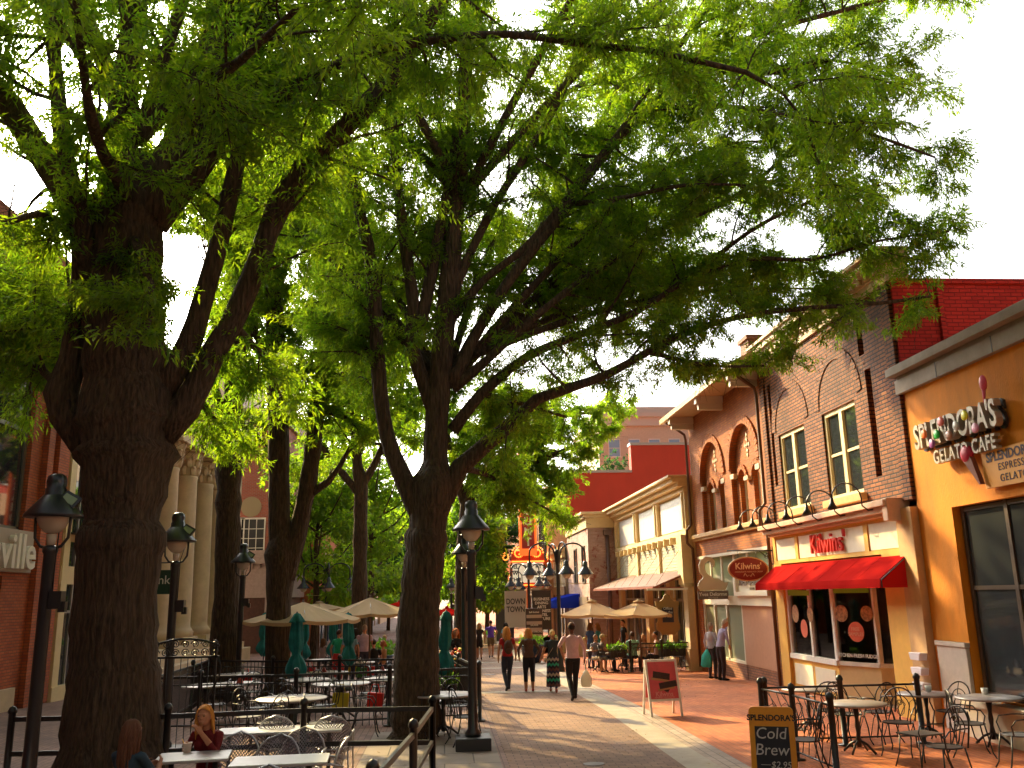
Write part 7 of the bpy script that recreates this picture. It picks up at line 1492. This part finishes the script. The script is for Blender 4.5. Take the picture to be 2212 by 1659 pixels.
# man peering into the window
pm = (8.35, 27.6, gz(27.6)); pp_ = atG(1560, 1468); pm = (8.28, atX(1556, 1400, 8.28).y, gz(27.5))
person('grey haired man in a lavender shirt leaning to look into the shop window', pm, R(-80), 1.80, 'stand', (.55, .25, .15), (.42, .38, .62), (.05, .035, .045), (.5, .4, .35), .045, sleeve=1.9, lean=R(14), vox=.015, headturn=0, headdown=.6,
    arms={1: ((.25, .12, 1.18), (.22, .18, .98)), -1: ((-.16, .30, 1.36), (-.08, .30, 1.62))})
person('second person in a pale shirt standing behind the man at the shop window', (pm[0]-.1, pm[1]+.6, pm[2]), R(-60), 1.66, 'stand', (.5, .25, .16), (.50, .48, .55), (.05, .04, .05), (.35, .25, .18), .1, True, 1.8, vox=.017)
t = thing('shopping_bag', 'turquoise shopping bag hanging by the man at the shop window', 'bag', pm); x, y, z = pm[0]-.42, pm[1]+.15, pm[2]; b = MB(); b.tube([(x, y, z+.38), (x, y, z+.42), (x+.02, y, z+.7), (x+.05, y, z+.9)], [(.06, .12), (.09, .18), (.08, .15), (.02, .03)], 10); b.build('bag', clothmat('turquoise_plastic', (.10, .55, .50), (.2, .7, .6)), t); b = MB(); b.tube([(x+.05, y, z+.88), (x+.08, y, z+.98)], .01, 5); b.build('handle', 'teal', t)
# terrace diners
YS = [34.5, 33.1]
def st(label, px, pyt, face, H=1.7, **k):
    p = atY(px, 1400, YS[0]+(px % 7)*.25); return person(label, (p.x, p.y, gz(p.y)), face, H, vox=.02, **k)
def sit(label, px, pyt, face, H=1.7, **k):
    z = 1.22*H/1.75; q = on(px, pyt, z); p = atY(px, pyt, max(q[1], YS[1])); return person(label, (p.x, p.y, gz(p.y)), face, H, 'sit', vox=.02, arms={1: ((.25, .14, .74), (.15, .34, .78)), -1: ((-.25, .14, .74), (-.12, .36, .80))}, **k)
st('standing woman in blue nearer the lamp on the right terrace', 1276, 1352, R(-60), 1.66, top=(.04, .09, .25), legs=(.04, .05, .12), hair=(.12, .05, .02), hairlen=.22, female=True)
st('standing woman in turquoise beside the one in blue', 1293, 1354, R(60), 1.64, top=(.03, .22, .28), legs=(.1, .1, .1), hair=(.2, .09, .04), hairlen=.25, female=True)
st('waiter in black standing between the terrace tables', 1349, 1353, R(100), 1.75, top=(.015, .015, .02), legs=(.015, .015, .02), hair=(.02, .012, .01), hairlen=.06)
sit('diner in a mint green shirt seen from behind', 1366, 1378, R(10), 1.78, top=(.22, .52, .45), hair=(.05, .02, .015), hairlen=.07, skin=(.2, .09, .06))
sit('young man in a pink shirt turned to the left at the right hand table', 1418, 1383, R(75), 1.76, top=(.55, .36, .33), legs=(.03, .04, .07), hair=(.03, .02, .015), hairlen=.06)
sit('woman with long hair seated between the two men on the terrace', 1390, 1385, R(160), 1.64, top=(.35, .25, .2), hair=(.3, .14, .06), hairlen=.25, female=True)
sit('diner in a straw coloured hat by the planter box', 1300, 1386, R(-100), 1.7, top=(.15, .12, .12), hair=(.4, .3, .15), hairlen=.06, cap=(.5, .38, .2))
sit('diner in beige trousers at the left terrace table', 1286, 1390, R(-150), 1.7, top=(.2, .2, .3), legs=(.55, .42, .3), hair=(.1, .05, .03), hairlen=.07)
YS[0] = 29.5; YS[1] = 0
# left cafe people
st('man in a lavender shirt standing with his back turned beyond the parasols', 787, 1345, R(0), 1.82, top=(.48, .38, .55), legs=(.05, .05, .08), hair=(.25, .2, .17), hairlen=.05)
st('woman in black with long dark hair near the lavender shirted man', 768, 1352, R(20), 1.7, top=(.01, .01, .012), legs=(.01, .01, .012), hair=(.02, .01, .008), hairlen=.3, female=True)
st('person in light blue half hidden by the woman in black', 756, 1353, R(0), 1.7, top=(.18, .35, .5), legs=(.03, .04, .08), hair=(.03, .02, .01), hairlen=.07)
st('woman in a green top and red skirt between the teal parasols', 731, 1348, R(-20), 1.68, top=(.02, .35, .18), legs=(.5, .03, .03), hair=(.05, .03, .02), hairlen=.1, female=True, skirt=(.98, .3, .16, .24))
sit('elderly man in a lavender shirt seated sideways', 789, 1377, R(-70), 1.74, top=(.38, .35, .5), hair=(.4, .33, .3), hairlen=.04)
sit('man in black seen from behind beneath the sunlit parasol', 807, 1388, R(5), 1.8, top=(.012, .012, .014), hair=(.02, .012, .01), hairlen=.06)
sit('woman in a tan top with short auburn hair turning back', 828, 1390, R(60), 1.7, top=(.30, .14, .06), hair=(.30, .09, .03), hairlen=.14, female=True)
sit('blond man in a pale blue shirt facing the woman in tan', 831, 1377, R(165), 1.78, top=(.3, .33, .6), hair=(.6, .42, .2), hairlen=.06)
sit('woman with long brown hair seated behind the biggest teal parasol', 698, 1384, R(-30), 1.68, top=(.35, .25, .25), hair=(.12, .04, .02), hairlen=.3, female=True)
# near women
ew = atY(452, 1650, tA[1]+.62)
person('woman with glowing blonde hair in a maroon top eating at the near table', (ew[0], ew[1], atY(452, 1528, ew[1]).z-1.27), R(160), 1.76, 'sit', (.50, .22, .12), (.16, .012, .014), (.03, .03, .05), (.72, .30, .06), .32, True, 1.45, vox=.008, lean=R(8), headdown=.7, headturn=R(12),
    arms={1: ((.24, .14, .76), (.14, .30, .85)), -1: ((-.22, .20, .78), (-.045, .26, 1.0))})
sw_ = atY(277, 1650, 9.6)
person('woman with long brown hair in dark blue seen from behind below the massive trunk', (sw_[0], sw_[1], atY(277, 1552, 9.6).z-1.27), R(-25), 1.66, 'sit', (.45, .22, .14), (.03, .06, .09), (.03, .03, .05), (.14, .06, .035), .42, True, 1.3, vox=.012,
    arms={1: ((.24, .14, .76), (.14, .30, .85)), -1: ((-.24, .14, .78), (-.1, .34, .82))})
